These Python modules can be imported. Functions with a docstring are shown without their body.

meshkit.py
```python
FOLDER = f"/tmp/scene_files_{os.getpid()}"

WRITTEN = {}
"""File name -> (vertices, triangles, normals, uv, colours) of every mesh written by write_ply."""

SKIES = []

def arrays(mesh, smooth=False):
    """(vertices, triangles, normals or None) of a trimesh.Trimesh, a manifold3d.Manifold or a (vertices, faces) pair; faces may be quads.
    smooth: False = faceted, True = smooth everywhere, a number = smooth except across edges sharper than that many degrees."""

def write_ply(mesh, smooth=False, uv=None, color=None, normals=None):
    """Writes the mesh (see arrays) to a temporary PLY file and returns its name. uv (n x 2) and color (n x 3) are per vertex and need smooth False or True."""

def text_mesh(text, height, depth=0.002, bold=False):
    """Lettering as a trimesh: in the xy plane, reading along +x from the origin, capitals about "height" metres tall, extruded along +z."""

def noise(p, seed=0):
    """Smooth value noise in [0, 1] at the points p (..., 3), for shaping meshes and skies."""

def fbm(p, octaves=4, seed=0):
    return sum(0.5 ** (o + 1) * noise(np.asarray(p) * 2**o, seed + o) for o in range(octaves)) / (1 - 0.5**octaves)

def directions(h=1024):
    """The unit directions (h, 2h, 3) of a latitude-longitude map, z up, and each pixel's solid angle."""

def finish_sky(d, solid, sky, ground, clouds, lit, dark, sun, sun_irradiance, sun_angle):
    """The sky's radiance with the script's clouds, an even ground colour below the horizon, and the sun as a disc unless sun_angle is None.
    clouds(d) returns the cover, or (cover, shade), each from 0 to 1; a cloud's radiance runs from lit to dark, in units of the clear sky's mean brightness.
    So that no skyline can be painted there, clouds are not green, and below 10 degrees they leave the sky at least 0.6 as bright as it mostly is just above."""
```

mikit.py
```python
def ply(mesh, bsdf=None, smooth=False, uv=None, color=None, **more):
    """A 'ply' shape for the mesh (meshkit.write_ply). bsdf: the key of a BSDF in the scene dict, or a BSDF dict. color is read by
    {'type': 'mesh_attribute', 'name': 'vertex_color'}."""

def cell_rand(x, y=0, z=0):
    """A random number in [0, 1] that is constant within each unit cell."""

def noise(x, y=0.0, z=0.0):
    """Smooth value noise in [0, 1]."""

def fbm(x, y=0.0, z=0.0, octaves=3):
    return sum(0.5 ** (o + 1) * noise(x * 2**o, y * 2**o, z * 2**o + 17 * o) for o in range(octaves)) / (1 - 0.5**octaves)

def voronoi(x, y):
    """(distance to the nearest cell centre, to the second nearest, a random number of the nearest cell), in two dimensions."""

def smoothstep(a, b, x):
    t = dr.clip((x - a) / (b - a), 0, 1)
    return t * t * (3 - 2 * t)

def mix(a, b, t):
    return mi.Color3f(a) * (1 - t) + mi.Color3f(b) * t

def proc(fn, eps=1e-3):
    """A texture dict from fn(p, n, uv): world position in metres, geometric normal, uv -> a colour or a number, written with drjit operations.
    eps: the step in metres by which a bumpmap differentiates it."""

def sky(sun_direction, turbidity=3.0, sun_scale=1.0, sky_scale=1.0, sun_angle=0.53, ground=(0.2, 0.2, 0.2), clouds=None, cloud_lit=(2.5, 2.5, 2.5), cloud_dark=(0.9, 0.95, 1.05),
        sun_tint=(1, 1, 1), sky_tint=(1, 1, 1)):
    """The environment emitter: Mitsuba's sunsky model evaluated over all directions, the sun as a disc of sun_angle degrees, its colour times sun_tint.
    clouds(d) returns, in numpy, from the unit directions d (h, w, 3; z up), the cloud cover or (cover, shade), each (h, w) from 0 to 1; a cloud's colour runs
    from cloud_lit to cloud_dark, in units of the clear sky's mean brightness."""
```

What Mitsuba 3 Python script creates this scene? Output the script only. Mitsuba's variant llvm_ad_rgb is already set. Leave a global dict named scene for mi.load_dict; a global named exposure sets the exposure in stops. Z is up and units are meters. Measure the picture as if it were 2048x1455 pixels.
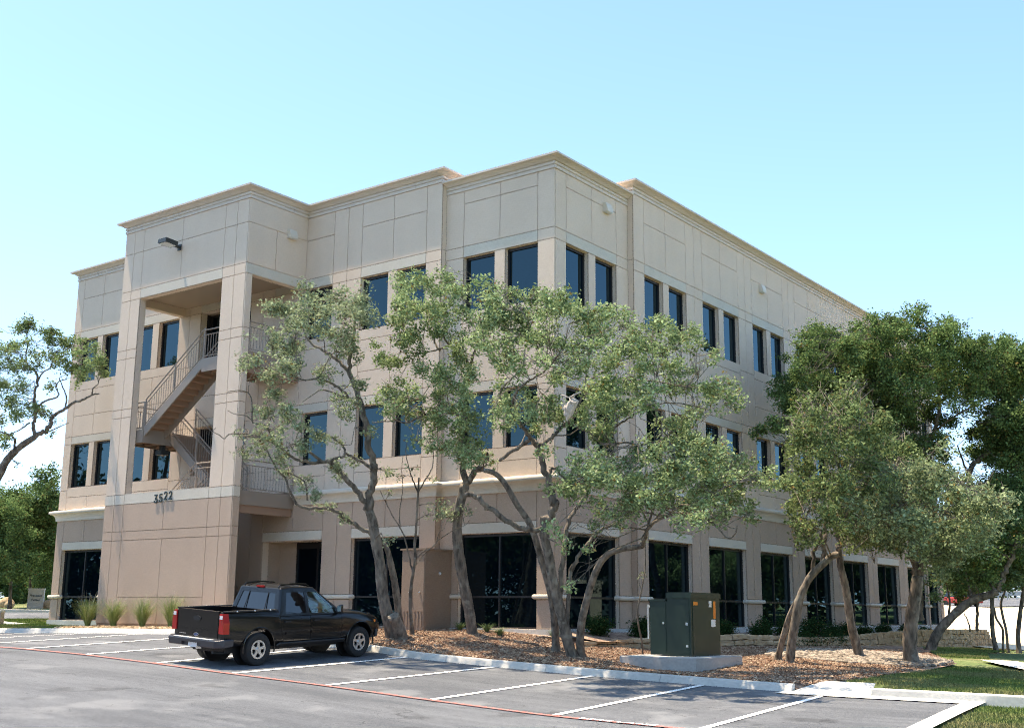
import math, random
import numpy as np, trimesh, mitsuba as mi, mikit, meshkit, manifold3d as m3, shapely.geometry as sg
import drjit as dr
from scipy.interpolate import RBFInterpolator
from scipy.spatial import cKDTree
T = mi.ScalarTransform4f
scene, labels = {}, {}

# ---------------------------------------------------------------- camera, sky, exposure
EYE, YAW, PITCH, ROLL, FOV = np.array([18.5587, -26.7996, 0.2677]), -36.8451, 12.0225, 0.4982, 47.668
def cam_axes():
    y, p, r = map(math.radians, (YAW, PITCH, ROLL))
    f = np.array([math.sin(y)*math.cos(p), math.cos(y)*math.cos(p), math.sin(p)])
    rt = np.array([math.cos(y), -math.sin(y), 0.0]); up = np.cross(rt, f)
    return math.cos(r)*rt + math.sin(r)*up, -math.sin(r)*rt + math.cos(r)*up, f
_r, _u, _f = cam_axes()
scene['camera'] = {'type': 'perspective', 'fov': FOV, 'fov_axis': 'x', 'near_clip': 0.1, 'far_clip': 3000.0,
                   'to_world': T().look_at(origin=EYE.tolist(), target=(EYE + _f).tolist(), up=_u.tolist())}
SUN = (-0.33, -0.105, 1.0)
scene['sky_light'] = mikit.sky(SUN, turbidity=4.2, sun_scale=1.45, sky_scale=1.75, sky_tint=(1.06, 1.10, 1.06), sun_tint=(1.0, 0.985, 0.94))
exposure = 2.25

# ---------------------------------------------------------------- materials
def rgb(*c): return {'type': 'rgb', 'value': list(c)}
def principled(name, color, rough=0.6, **k):
    b = {'type': 'principled', 'base_color': color if isinstance(color, dict) else rgb(*color), 'roughness': rough, **k}
    scene[name] = {'type': 'twosided', 'bsdf': b}
def bump(name, color, fn, scale, rough=0.8, **k):
    scene[name] = {'type': 'twosided', 'bsdf': {'type': 'bumpmap', 'arbitrary': mikit.proc(fn, eps=0.004), 'scale': scale,
                   'bsdf': {'type': 'principled', 'base_color': color if isinstance(color, dict) else rgb(*color), 'roughness': rough, **k}}}
noise, fbm, mix, sstep = mikit.noise, mikit.fbm, mikit.mix, mikit.smoothstep

def stucco_fn(a, b):
    def fn(p, n, uv):
        g = noise(p.x*38, p.y*38, p.z*38)*0.6 + noise(p.x*90, p.y*90, p.z*90)*0.4
        w = fbm(p.x*0.6, p.y*0.6, p.z*0.9, octaves=3)
        streak = noise((p.x + p.y)*3.1, 5.0, p.z*0.25)
        return mix(a, b, dr.clip(0.5 + (g - 0.5)*1.1 + (w - 0.5)*0.5 + (streak - 0.5)*0.25, 0, 1))
    return mikit.proc(fn)
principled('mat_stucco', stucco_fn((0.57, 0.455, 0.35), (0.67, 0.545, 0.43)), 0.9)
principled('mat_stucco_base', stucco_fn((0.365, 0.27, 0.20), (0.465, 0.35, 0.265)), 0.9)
principled('mat_lintel', stucco_fn((0.48, 0.43, 0.35), (0.60, 0.54, 0.45)), 0.85)
principled('mat_cornice', stucco_fn((0.53, 0.455, 0.385), (0.63, 0.55, 0.475)), 0.9)
principled('mat_joint', (0.27, 0.19, 0.14), 0.9)
def pad_c(p, n, uv):
    g = fbm(p.x*22, p.y*22, p.z*22, octaves=2); w = fbm(p.x*1.3, p.y*1.3, p.z*3, octaves=3)
    return mix((0.26, 0.25, 0.24), (0.42, 0.41, 0.39), dr.clip(0.5 + (g-0.5)*0.6 + (w-0.5)*0.9, 0, 1))
principled('mat_pad', mikit.proc(pad_c), 0.9)
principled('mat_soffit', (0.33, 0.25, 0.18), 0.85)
principled('mat_enclosure', stucco_fn((0.20, 0.14, 0.10), (0.28, 0.205, 0.15)), 0.75)
def concrete(p, n, uv):
    g = fbm(p.x*22, p.y*22, p.z*22, octaves=2); w = fbm(p.x*1.3, p.y*1.3, p.z*1.3, octaves=3)
    return mix((0.36, 0.355, 0.33), (0.57, 0.56, 0.52), dr.clip(0.55 + (g-0.5)*0.6 + (w-0.5)*0.9, 0, 1))
principled('mat_concrete', mikit.proc(concrete), 0.85)
def asphalt(p, n, uv):
    g = noise(p.x*70, p.y*70, 1.0); h = noise(p.x*24, p.y*24, 4.0)
    w = fbm(p.x*0.35, p.y*0.9, 2.0, octaves=4); st = fbm(p.x*0.5, p.y*5.0, 7.0, octaves=2)
    pale = sstep(0.62, 0.8, fbm(p.x*0.8 + 3, p.y*0.8, 9.0, octaves=4))
    c = mix((0.055, 0.060, 0.068), (0.124, 0.131, 0.141), dr.clip(0.42 + (g-0.5)*0.45 + (h-0.5)*0.35 + (w-0.5)*0.9 + (st-0.5)*0.5, 0, 1))
    v1, v2, _ = mikit.voronoi(p.x*0.42 + fbm(p.x*1.7, p.y*1.7, 3.0, octaves=2)*0.9, p.y*0.42 + fbm(p.x*1.7, p.y*1.7, 8.0, octaves=2)*0.9)
    crack = (1 - sstep(0.004, 0.014, v2 - v1))*sstep(0.50, 0.62, fbm(p.x*0.22, p.y*0.22, 5.0, octaves=2))
    oil = sstep(0.70, 0.82, fbm(p.x*1.1, p.y*1.1, 12.0, octaves=3))
    c = mix(c, (0.20, 0.205, 0.21), pale*0.4)
    return c*(1 - 0.45*crack)*(1 - 0.35*oil)
principled('mat_asphalt', mikit.proc(asphalt), 0.88)
def paint(c, worn):
    def fn(p, n, uv):
        return mix(c, worn, sstep(0.55, 0.85, fbm(p.x*14, p.y*14, 1.0, octaves=3)))
    return mikit.proc(fn)
principled('mat_white_paint', paint((0.80, 0.80, 0.78), (0.42, 0.42, 0.41)), 0.6)
principled('mat_red_paint', paint((0.36, 0.14, 0.12), (0.22, 0.17, 0.165)), 0.7)
def soil(p, n, uv):
    g = fbm(p.x*9, p.y*9, 3.0, octaves=3); w = fbm(p.x*0.8, p.y*0.8, 1.0, octaves=3)
    return mix((0.11, 0.068, 0.048), (0.36, 0.255, 0.18), dr.clip(0.45 + (g-0.5)*1.5 + (w-0.5)*0.9, 0, 1))
principled('mat_mulch', mikit.proc(soil), 0.95)
def turf(p, n, uv):
    g = fbm(p.x*12, p.y*12, 3.0, octaves=3); w = fbm(p.x*0.45, p.y*0.7, 1.0, octaves=4)
    c = mix((0.045, 0.07, 0.02), (0.125, 0.16, 0.055), dr.clip(0.5 + (g-0.5)*1.5, 0, 1))
    return mix(c, (0.26, 0.22, 0.12), sstep(0.5, 0.75, w)*0.7)
principled('mat_turf', mikit.proc(turf), 0.95)
def field(p, n, uv):
    w = fbm(p.x*0.12, p.y*0.12, 1.0, octaves=4)
    return mix((0.40, 0.33, 0.22), (0.58, 0.50, 0.37), w)
principled('mat_dry_field', mikit.proc(field), 0.95)
def bark(p, n, uv):
    g = fbm(p.x*16, p.y*16, p.z*4, octaves=3); w = fbm(p.x*3, p.y*3, p.z*2, octaves=2)
    lich = sstep(0.58, 0.75, fbm(p.x*7 + 5, p.y*7, p.z*6, octaves=3))
    c = mix((0.06, 0.05, 0.04), (0.26, 0.215, 0.17), dr.clip(0.45 + (g-0.5)*1.7 + (w-0.5)*0.5, 0, 1))
    return mix(c, (0.33, 0.32, 0.27), lich*0.4)
def bark_h(p, n, uv): return fbm(p.x*16, p.y*16, p.z*4, octaves=3)
bump('mat_bark', mikit.proc(bark), bark_h, 0.03, 0.95)
VC = {'type': 'mesh_attribute', 'name': 'vertex_color'}
scene['mat_leaf'] = {'type': 'principledthin', 'base_color': VC, 'roughness': 0.34, 'eta': 1.5, 'diff_trans': 0.5}
scene['mat_leaf_far'] = {'type': 'principledthin', 'base_color': VC, 'roughness': 0.6, 'eta': 1.4, 'diff_trans': 0.6}
scene['mat_tinted'] = {'type': 'twosided', 'bsdf': {'type': 'diffuse', 'reflectance': {'type': 'mesh_attribute', 'name': 'vertex_color'}}}
scene['mat_window_glass'] = {'type': 'twosided', 'bsdf': {'type': 'plastic', 'int_ior': 1.66, 'diffuse_reflectance': rgb(0.001, 0.003, 0.006), 'specular_reflectance': rgb(0.55, 0.86, 1.0)}}
principled('mat_window_frame', (0.018, 0.016, 0.016), 0.4)
principled('mat_rail', (0.25, 0.20, 0.16), 0.5)
principled('mat_stair', (0.36, 0.29, 0.235), 0.7)
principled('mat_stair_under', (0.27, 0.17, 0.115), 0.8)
principled('mat_black', (0.012, 0.012, 0.013), 0.5)
principled('mat_lamp', (0.028, 0.032, 0.032), 0.45)
principled('mat_lens', (0.55, 0.56, 0.55), 0.3)
principled('mat_beige_metal', (0.60, 0.54, 0.45), 0.5)
principled('mat_number', (0.015, 0.028, 0.03), 0.45)
scene['mat_truck'] = {'type': 'twosided', 'bsdf': {'type': 'principled', 'base_color': rgb(0.0045, 0.004, 0.004), 'roughness': 0.14, 'metallic': 0.0, 'clearcoat': 0.8, 'clearcoat_gloss': 0.98, 'specular': 0.35}}
principled('mat_tyre', (0.018, 0.018, 0.018), 0.85)
principled('mat_alloy', (0.62, 0.62, 0.61), 0.32, metallic=0.85)
principled('mat_bumper', (0.055, 0.055, 0.062), 0.3, metallic=0.3)
principled('mat_chrome', (0.7, 0.7, 0.7), 0.15, metallic=1.0)
principled('mat_red_lens', (0.38, 0.006, 0.004), 0.12, clearcoat=1.0)
principled('mat_white_lens', (0.75, 0.72, 0.70), 0.12, clearcoat=1.0)
principled('mat_amber_lens', (0.75, 0.20, 0.02), 0.15, clearcoat=1.0)
scene['mat_car_glass'] = {'type': 'twosided', 'bsdf': {'type': 'plastic', 'int_ior': 1.75, 'diffuse_reflectance': rgb(0.004, 0.004, 0.005)}}
scene['mat_clear_glass'] = {'type': 'thindielectric', 'int_ior': 1.5, 'specular_transmittance': rgb(0.66, 0.78, 0.70)}
principled('mat_seat', (0.30, 0.29, 0.26), 0.9)
principled('mat_plate', (0.62, 0.65, 0.66), 0.4)
principled('mat_blue', (0.03, 0.05, 0.13), 0.3, clearcoat=1.0)
def xf_green(p, n, uv):
    w = fbm(p.x*1.7, p.y*1.7, p.z*0.7, octaves=3); d = fbm(p.x*9, p.y*9, p.z*2.0, octaves=2)
    return mix((0.007, 0.020, 0.014), (0.016, 0.034, 0.023), dr.clip(0.5 + (w-0.5)*1.2 + (d-0.5)*0.4, 0, 1))
principled('mat_cabinet', mikit.proc(xf_green), 0.38, specular=0.5)
principled('mat_orange', (0.75, 0.25, 0.03), 0.6)
principled('mat_white', (0.75, 0.75, 0.73), 0.6)
def limestone(p, n, uv):
    g = fbm(p.x*7, p.y*7, p.z*7, octaves=3); w = fbm(p.x*1.6, p.y*1.6, p.z*1.6, octaves=2)
    return mix(mix((0.27, 0.175, 0.095), (0.44, 0.33, 0.20), w), (0.50, 0.41, 0.28), dr.clip(g*1.3-0.35, 0, 1))
principled('mat_limestone', mikit.proc(limestone), 0.95)
def cloth(p, n, uv):
    return mix((0.36, 0.30, 0.245), (0.52, 0.455, 0.385), noise(p.x*20, p.y*20, p.z*20))
principled('mat_cloth', mikit.proc(cloth), 0.95)
principled('mat_red_car', (0.45, 0.03, 0.02), 0.3, clearcoat=1.0)

# ---------------------------------------------------------------- helpers
def add(key, mesh, mat, smooth=False, color=None, **more):
    base, i = key, 0
    while key in scene:
        i += 1; key = f'{base}_{i:03d}'
    scene[key] = mikit.ply(mesh, mat, smooth=smooth, color=color, **more)
    return key
def top(name):
    base, i = name, 0
    while name in labels or name in scene:
        i += 1; name = f'{base}_{i:03d}'
    return name
def tag(key, label, category=None, group=None, kind=None):
    d = {'label': label}
    if category: d['category'] = category
    if group: d['group'] = group
    if kind: d['kind'] = kind
    labels[key] = d
def structure(key, label=None):
    labels[key] = {'kind': 'structure', **({'label': label} if label else {})}
def box(lo, hi):
    lo, hi = np.array(lo, float), np.array(hi, float)
    m = trimesh.creation.box(extents=np.abs(hi - lo)); m.apply_translation((lo + hi)/2); return m
def cat(ms): return trimesh.util.concatenate([m for m in ms if m is not None])
def tm(man):
    m = man.to_mesh(); return trimesh.Trimesh(m.vert_properties[:, :3], m.tri_verts, process=False)
def man(mesh): return m3.Manifold(m3.Mesh(np.asarray(mesh.vertices, np.float32), np.asarray(mesh.faces, np.uint32)))
def rot(deg, axis, pt=(0, 0, 0)): return trimesh.transformations.rotation_matrix(math.radians(deg), axis, pt)
def tube(points, radii, sides=8, caps=True):
    P = np.array(points, float); n = len(P); R = np.broadcast_to(np.asarray(radii, float), (n,))
    t = np.gradient(P, axis=0); t /= np.linalg.norm(t, axis=1, keepdims=True) + 1e-12
    a = np.cross(t[0], [0.3, 0.2, 0.93]); a /= np.linalg.norm(a); A = []
    for k in range(n):
        a = a - t[k]*(a @ t[k]); a /= np.linalg.norm(a) + 1e-12; A.append(a)
    A = np.array(A); B = np.cross(t, A); an = np.arange(sides)*2*np.pi/sides
    V = (P[:, None] + R[:, None, None]*(np.cos(an)[None, :, None]*A[:, None] + np.sin(an)[None, :, None]*B[:, None])).reshape(-1, 3)
    F = []
    for k in range(n-1):
        for j in range(sides):
            a0, a1 = k*sides+j, k*sides+(j+1) % sides
            F += [[a0, a1, a1+sides], [a0, a1+sides, a0+sides]]
    if caps:
        V = np.vstack([V, P[0], P[-1]]); c0, c1 = n*sides, n*sides+1
        for j in range(sides):
            F += [[c0, (j+1) % sides, j], [c1, (n-1)*sides+j, (n-1)*sides+(j+1) % sides]]
    return trimesh.Trimesh(V, np.array(F), process=False)
def sweep(path, prof, closed=False):
    """Sweep profile [(n, z)] along the xy path; outward n is to the right of travel. Mitred corners, capped ends."""
    P = np.array(path, float); n = len(P)
    d = np.diff(P, axis=0); d /= np.linalg.norm(d, axis=1, keepdims=True); N = np.stack([d[:, 1], -d[:, 0]], 1)
    V = []
    for i in range(n):
        n0, n1 = N[max(i-1, 0)], N[min(i, n-2)]
        m = n0 + n1; m /= max(m @ n0, 1e-6)
        for (o, z) in prof: V.append([P[i, 0]+m[0]*o, P[i, 1]+m[1]*o, z])
    k = len(prof); F = []
    for i in range(n-1):
        for j in range(k):
            a, b = i*k+j, i*k+(j+1) % k
            F += [[a, a+k, b+k], [a, b+k, b]]
    tri = trimesh.creation.triangulate_polygon(sg.Polygon(prof), engine='earcut')
    fv, ff = tri; fv = np.array(fv)
    idx = [int(np.argmin(np.linalg.norm(np.array(prof)-q, axis=1))) for q in fv]
    for f in ff:
        F.append([idx[f[0]], idx[f[1]], idx[f[2]]]); F.append([(n-1)*k+idx[f[0]], (n-1)*k+idx[f[2]], (n-1)*k+idx[f[1]]])
    m = trimesh.Trimesh(np.array(V), np.array(F), process=False)
    m.fix_normals(); return m
def cut_path(path, step):
    """Split a polyline into runs about 'step' long (corners stay inside runs)."""
    P = [np.array(p, float) for p in path]; L = np.cumsum([0]+[np.linalg.norm(b-a) for a, b in zip(P, P[1:])])
    n = max(1, round(L[-1]/step)); edges = np.linspace(0, L[-1], n+1)
    corners = L[1:-1]
    edges = [e if i in (0, n) or not len(corners) or np.min(np.abs(corners-e)) > 0.5 else e+0.75 for i, e in enumerate(edges)]
    edges = sorted(e for e in edges if e <= L[-1]); runs = []
    at = lambda s: np.array([np.interp(s, L, [p[0] for p in P]), np.interp(s, L, [p[1] for p in P])])
    for a, b in zip(edges, edges[1:]):
        if b-a < 0.1: continue
        runs.append([at(a+0.006)]+[p for p, l in zip(P, L) if a+0.02 < l < b-0.02]+[at(b-0.006)])
    return runs
RNG = np.random.default_rng(11)

# ---------------------------------------------------------------- terrain
CX = np.array([-80, -20.4, -14.5, -10.9, -8, -5, -2.7, -1.4, 1.2, 4.1, 6.9, 8.9, 12.4, 16, 40, 80])
CZ = np.array([-.8, -.62, -.53, -.50, -.56, -.66, -.77, -.90, -1.02, -1.13, -1.21, -1.26, -1.27, -1.3, -1.5, -1.6])
NX = np.array([-80, -18, -10.3, -9.2, -6.6, -3.9, -1.3, 1.55, 4.3, 7.0, 9.7, 12.6, 16, 40, 80])
NZ = np.array([-.9, -.70, -.75, -.765, -.83, -.94, -1.07, -1.19, -1.33, -1.45, -1.50, -1.50, -1.5, -1.6, -1.7])
def smooth_tab(X, Z):
    g = np.linspace(-80, 80, 1601); z = np.interp(g, X, Z); k = np.hanning(21); k /= k.sum()
    return g, np.convolve(np.pad(z, 10, mode='edge'), k, 'valid')
_c, _n = smooth_tab(CX, CZ), smooth_tab(NX, NZ)
def lot(x, y):
    """Height of the paved parking lot."""
    x, y = np.asarray(x, float), np.asarray(y, float)
    c, n = np.interp(x, *_c), np.interp(x, *_n)
    t = (y + 4.35)/(-5.75); t = np.where(t > 1.25, 1.25 + (t-1.25)*np.exp(-np.clip(t-1.25, 0, 9)*0.6), t)
    return c + (n-c)*np.clip(t, 0, 2.2)
CT = [(x, -4.2, float(np.interp(x, *_c))+.15) for x in np.arange(-40, 13, 1.0)]
BZ = [(x, y, z) for x, y, z in [(-24, -.2, -.36), (-20, -.2, -.36), (-17, -2.8, -.36), (-14, -2.8, -.36), (-10.4, -2.8, -.36), (-9, -.2, -.26), (-6, -.2, -.25), (-4, -.2, -.24), (-2, 0, -.26), (0, 0, -.38), (0.2, 2, -.45), (0.25, 6, -.5), (.25, 12, -.55), (.25, 20, -.6), (.25, 30, -.7), (0, 35, -.8)]]
TB = [(-3.3, -2.9, -.47), (-2.2, -1.0, -.38), (2.1, -2.3, -.85), (.9, -1.3, -.69), (-3.4, -2.1, -.42), (3.0, -.8, -.84), (6.6, .5, -.91), (5.9, 1.5, -.86), (6.8, 4.6, -.87), (8.4, 3.9, -.97), (6.2, 12.5, -.88), (5, 15.5, -.85), (8.5, 19.5, -1.0), (7.8, 17.5, -1.0), (8.2, 19, -1.02), (5.2, 21, -.98),
      (4.3, -1.2, -.96), (5.9, -2.9, -1.07), (4.6, -2.9, -1.04), (3.7, -2.9, -.88), (2.4, 1.6, -.76), (3.2, 5, -.74), (4.0, 9, -.80), (4.0, 15, -.88), (4, 22, -1.0), (3.6, 29, -1.2), (3.0, 33.5, -1.32), (10, 8, -1.0), (11.5, 2, -1.08), (10.5, -2.6, -1.12), (13, -2, -1.15), (12.5, 6, -1.05), (16, 4, -1.1), (20, 0, -1.2),
      (6, 26, -1.12), (4, 36, -1.35)]
FAR = [(1.92, 37.74, -1.06), (-3.53, 59.11, -0.69), (-8.92, 80.4, 0.17), (-14.3, 101.67, 1.11), (-18.82, 119.68, 2.33), (-25.08, 144.24, 2.81), (-63.46, 294.2, 3.39), (-4.76, 51.83, -0.78), (-12.4, 77.85, -0.04), (-18.47, 98.61, 0.86), (-23.6, 116.2, 1.93), (-30.64, 140.16, 2.48), (-22.44, -2.39, -0.45), (-27.17, 0.41, -0.29), (-31.91, 3.2, -0.14), (-36.65, 6.0, 0.01), (-42.33, 9.34, 0.28), (-52.76, 15.51, 0.51), (-71.77, 26.78, 0.69), (-133.59, 63.46, 0.85), (-24.42, -0.04, -0.45), (-29.98, 3.4, -0.23), (-35.55, 6.83, 0.0), (-41.11, 10.25, 0.27), (-51.34, 16.58, 0.49)] + [(-60, 60, 1.0), (-20, 90, 1.5), (60, 60, 0), (60, 120, 1), (-120, 60, 2), (-60, -10, -.6), (-45, -4.2, -.5), (-200, 200, 3), (200, 200, 3), (-200, 0, 0), (200, 0, -1), (0, 300, 3)]
_ctl = np.array(CT + BZ + TB + FAR)
_rbf = RBFInterpolator(_ctl[:, :2], _ctl[:, 2], kernel='linear', smoothing=0.02)
def land(x, y):
    x, y = np.asarray(x, float), np.asarray(y, float); s = np.broadcast(x, y).shape
    x, y = np.broadcast_to(x, s).ravel(), np.broadcast_to(y, s).ravel()
    z = _rbf(np.stack([x, y], 1)); c = np.interp(x, *_c)
    inr = (x > 8.72) & (x < 10.36) & (y < -2.9) & (y > -4.4)
    z = np.where(inr, np.minimum(z, c + .012 + .16*np.clip((y+4.35)/1.25, 0, 1)), z)
    return z.reshape(s)
def ground_z(x, y):
    x, y = np.asarray(x, float), np.asarray(y, float)
    return np.where(y < -4.3, lot(x, y), land(x, y))
def sheet(xs, ys, zf, dz=0.0):
    X, Y = np.meshgrid(xs, ys, indexing='ij'); Z = zf(X, Y) + dz
    nx, ny = len(xs), len(ys); I = np.arange(nx*ny).reshape(nx, ny)
    a, b, c, d = I[:-1, :-1].ravel(), I[1:, :-1].ravel(), I[1:, 1:].ravel(), I[:-1, 1:].ravel()
    return trimesh.Trimesh(np.stack([X, Y, Z], -1).reshape(-1, 3), np.vstack([np.stack([a, b, c], 1), np.stack([a, c, d], 1)]), process=False)
def strip(lo, hi, zf, dz, nt=6):
    """Surface between two polylines with equally many points, following the ground zf."""
    A, B = np.array(lo, float), np.array(hi, float); t = np.linspace(0, 1, nt+1)[None, :, None]
    Q = A[:, None]*(1-t) + B[:, None]*t; Z = zf(Q[..., 0], Q[..., 1]) + dz
    V = np.concatenate([Q, Z[..., None]], -1); n, m = V.shape[:2]; I = np.arange(n*m).reshape(n, m)
    a, b, c, d = I[:-1, :-1].ravel(), I[1:, :-1].ravel(), I[1:, 1:].ravel(), I[:-1, 1:].ravel()
    return trimesh.Trimesh(V.reshape(-1, 3), np.vstack([np.stack([a, b, c], 1), np.stack([a, c, d], 1)]), process=False)
def ribbon(path, width, zf, dz, step=0.4):
    P = np.array(path, float); L = np.r_[0, np.cumsum(np.linalg.norm(np.diff(P, axis=0), axis=1))]
    s = np.linspace(0, L[-1], max(2, int(L[-1]/step)+1)); Q = np.stack([np.interp(s, L, P[:, 0]), np.interp(s, L, P[:, 1])], 1)
    t = np.gradient(Q, axis=0); t /= np.linalg.norm(t, axis=1, keepdims=True); nn = np.stack([t[:, 1], -t[:, 0]], 1)*width/2
    m = strip(Q-nn, Q+nn, zf, dz, 2); m.fix_normals()
    if m.face_normals[:, 2].mean() < 0: m.invert()
    return m
far_axis = lambda lo, a, b, hi, st: np.unique(np.r_[np.linspace(lo, a, 26), np.arange(a, b, st), np.linspace(b, hi, 30)])
add('ground', sheet(np.unique(np.r_[far_axis(-900, -60, 45, 900, 1.5), np.arange(8.5, 10.7, .1)]), np.unique(np.r_[-900, -400, -200, -100, -60, -40, np.arange(-30, -4.3, 1.5), -4.32, -4.25, np.arange(-4.2, -2.5, .15), np.arange(-2.5, 70, 1.5), np.linspace(70, 180, 40), 250, 400, 900]), ground_z, -0.06), 'mat_turf', smooth=True)
structure('ground', 'grassy ground around the building')
# right edge of the asphalt: the flush concrete ribbon
RIB = np.array([(12.28, -4.35), (12.36, -6.0), (12.50, -8.0), (12.68, -10.2), (12.9, -13), (13.3, -18), (13.8, -24), (15, -40)])
ex = lambda y: np.interp(-y, -RIB[:, 1], RIB[:, 0])
ys = np.r_[-4.35, np.arange(-4.8, -26, -0.6), np.linspace(-26, -90, 18)]
add('parking_lot', strip([(-78, y) for y in ys], [(ex(y)-.15, y) for y in ys], lot, 0.0, 150), 'mat_asphalt', smooth=True); structure('parking_lot', 'sloping asphalt parking lot')
add('edge_strip', ribbon(RIB, .34, lot, 0.016), 'mat_concrete'); structure('edge_strip', 'flush concrete strip between asphalt and grass')
add('gutter_apron', strip([(x, -4.82) for x in np.linspace(8.6, 12.3, 20)], [(x, -4.345) for x in np.linspace(8.6, 12.15, 20)], lot, 0.02, 4), 'mat_concrete'); structure('gutter_apron', 'flush concrete apron at the foot of the kerb ramp')

def curb_run(path, key, topz, base=.15, steep=False):
    prof = [(.03, -.25), (.03, 0), (-.025, .105), (-.038, .13), (-.06, .147), (-.085, .152), (-.17, .152), (-.17, -.25)]
    if steep: prof = [(0, -.25), (0, .10), (-.004, .13), (-.02, .148), (-.05, .152), (-.17, .152), (-.17, -.25)]
    for r in cut_path(path, 3.05):
        P = np.array([(a + (b-a)*t) for a, b in zip(r, r[1:]) for t in np.linspace(0, 1, 8)[:-1]] + [r[-1]])
        m = sweep(P, prof); k = len(prof)
        m.vertices[:, 2] += np.repeat(topz(P[:, 0], np.full(len(P), -4.35)), k) + base - .15
        add(key, m, 'mat_concrete', smooth=25)
cz = lambda x, y: np.interp(x, *_c)
curb_run([(-45, -4.35), (8.75, -4.35)], 'curb__segment', cz)
add('curb', ribbon([(-45, -4.27), (8.7, -4.27)], .1, lambda x, y: cz(x, y), -.04), 'mat_concrete'); structure('curb', 'concrete kerb along the planting bed')
curb_run([(10.35, -4.35), (15.0, -4.35), (20, -4.35)], 'curb_right__segment', cz, steep=True)
add('curb_right', ribbon([(10.4, -4.27), (20, -4.27)], .1, lambda x, y: cz(x, y), -.04), 'mat_concrete'); structure('curb_right', 'concrete kerb right of the ramp')
# the kerb ramp: concrete wedge that falls from the bed to the lot
rx = np.linspace(8.76, 10.34, 9)
add('curb_ramp', strip([(x, -4.345) for x in rx], [(x, -3.1) for x in np.linspace(8.9, 10.0, 9)], lambda x, y: cz(x, y) + .012 + .16*np.clip((y+4.35)/1.25, 0, 1), 0.008, 5), 'mat_concrete'); structure('curb_ramp', 'pale concrete kerb ramp')
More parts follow.
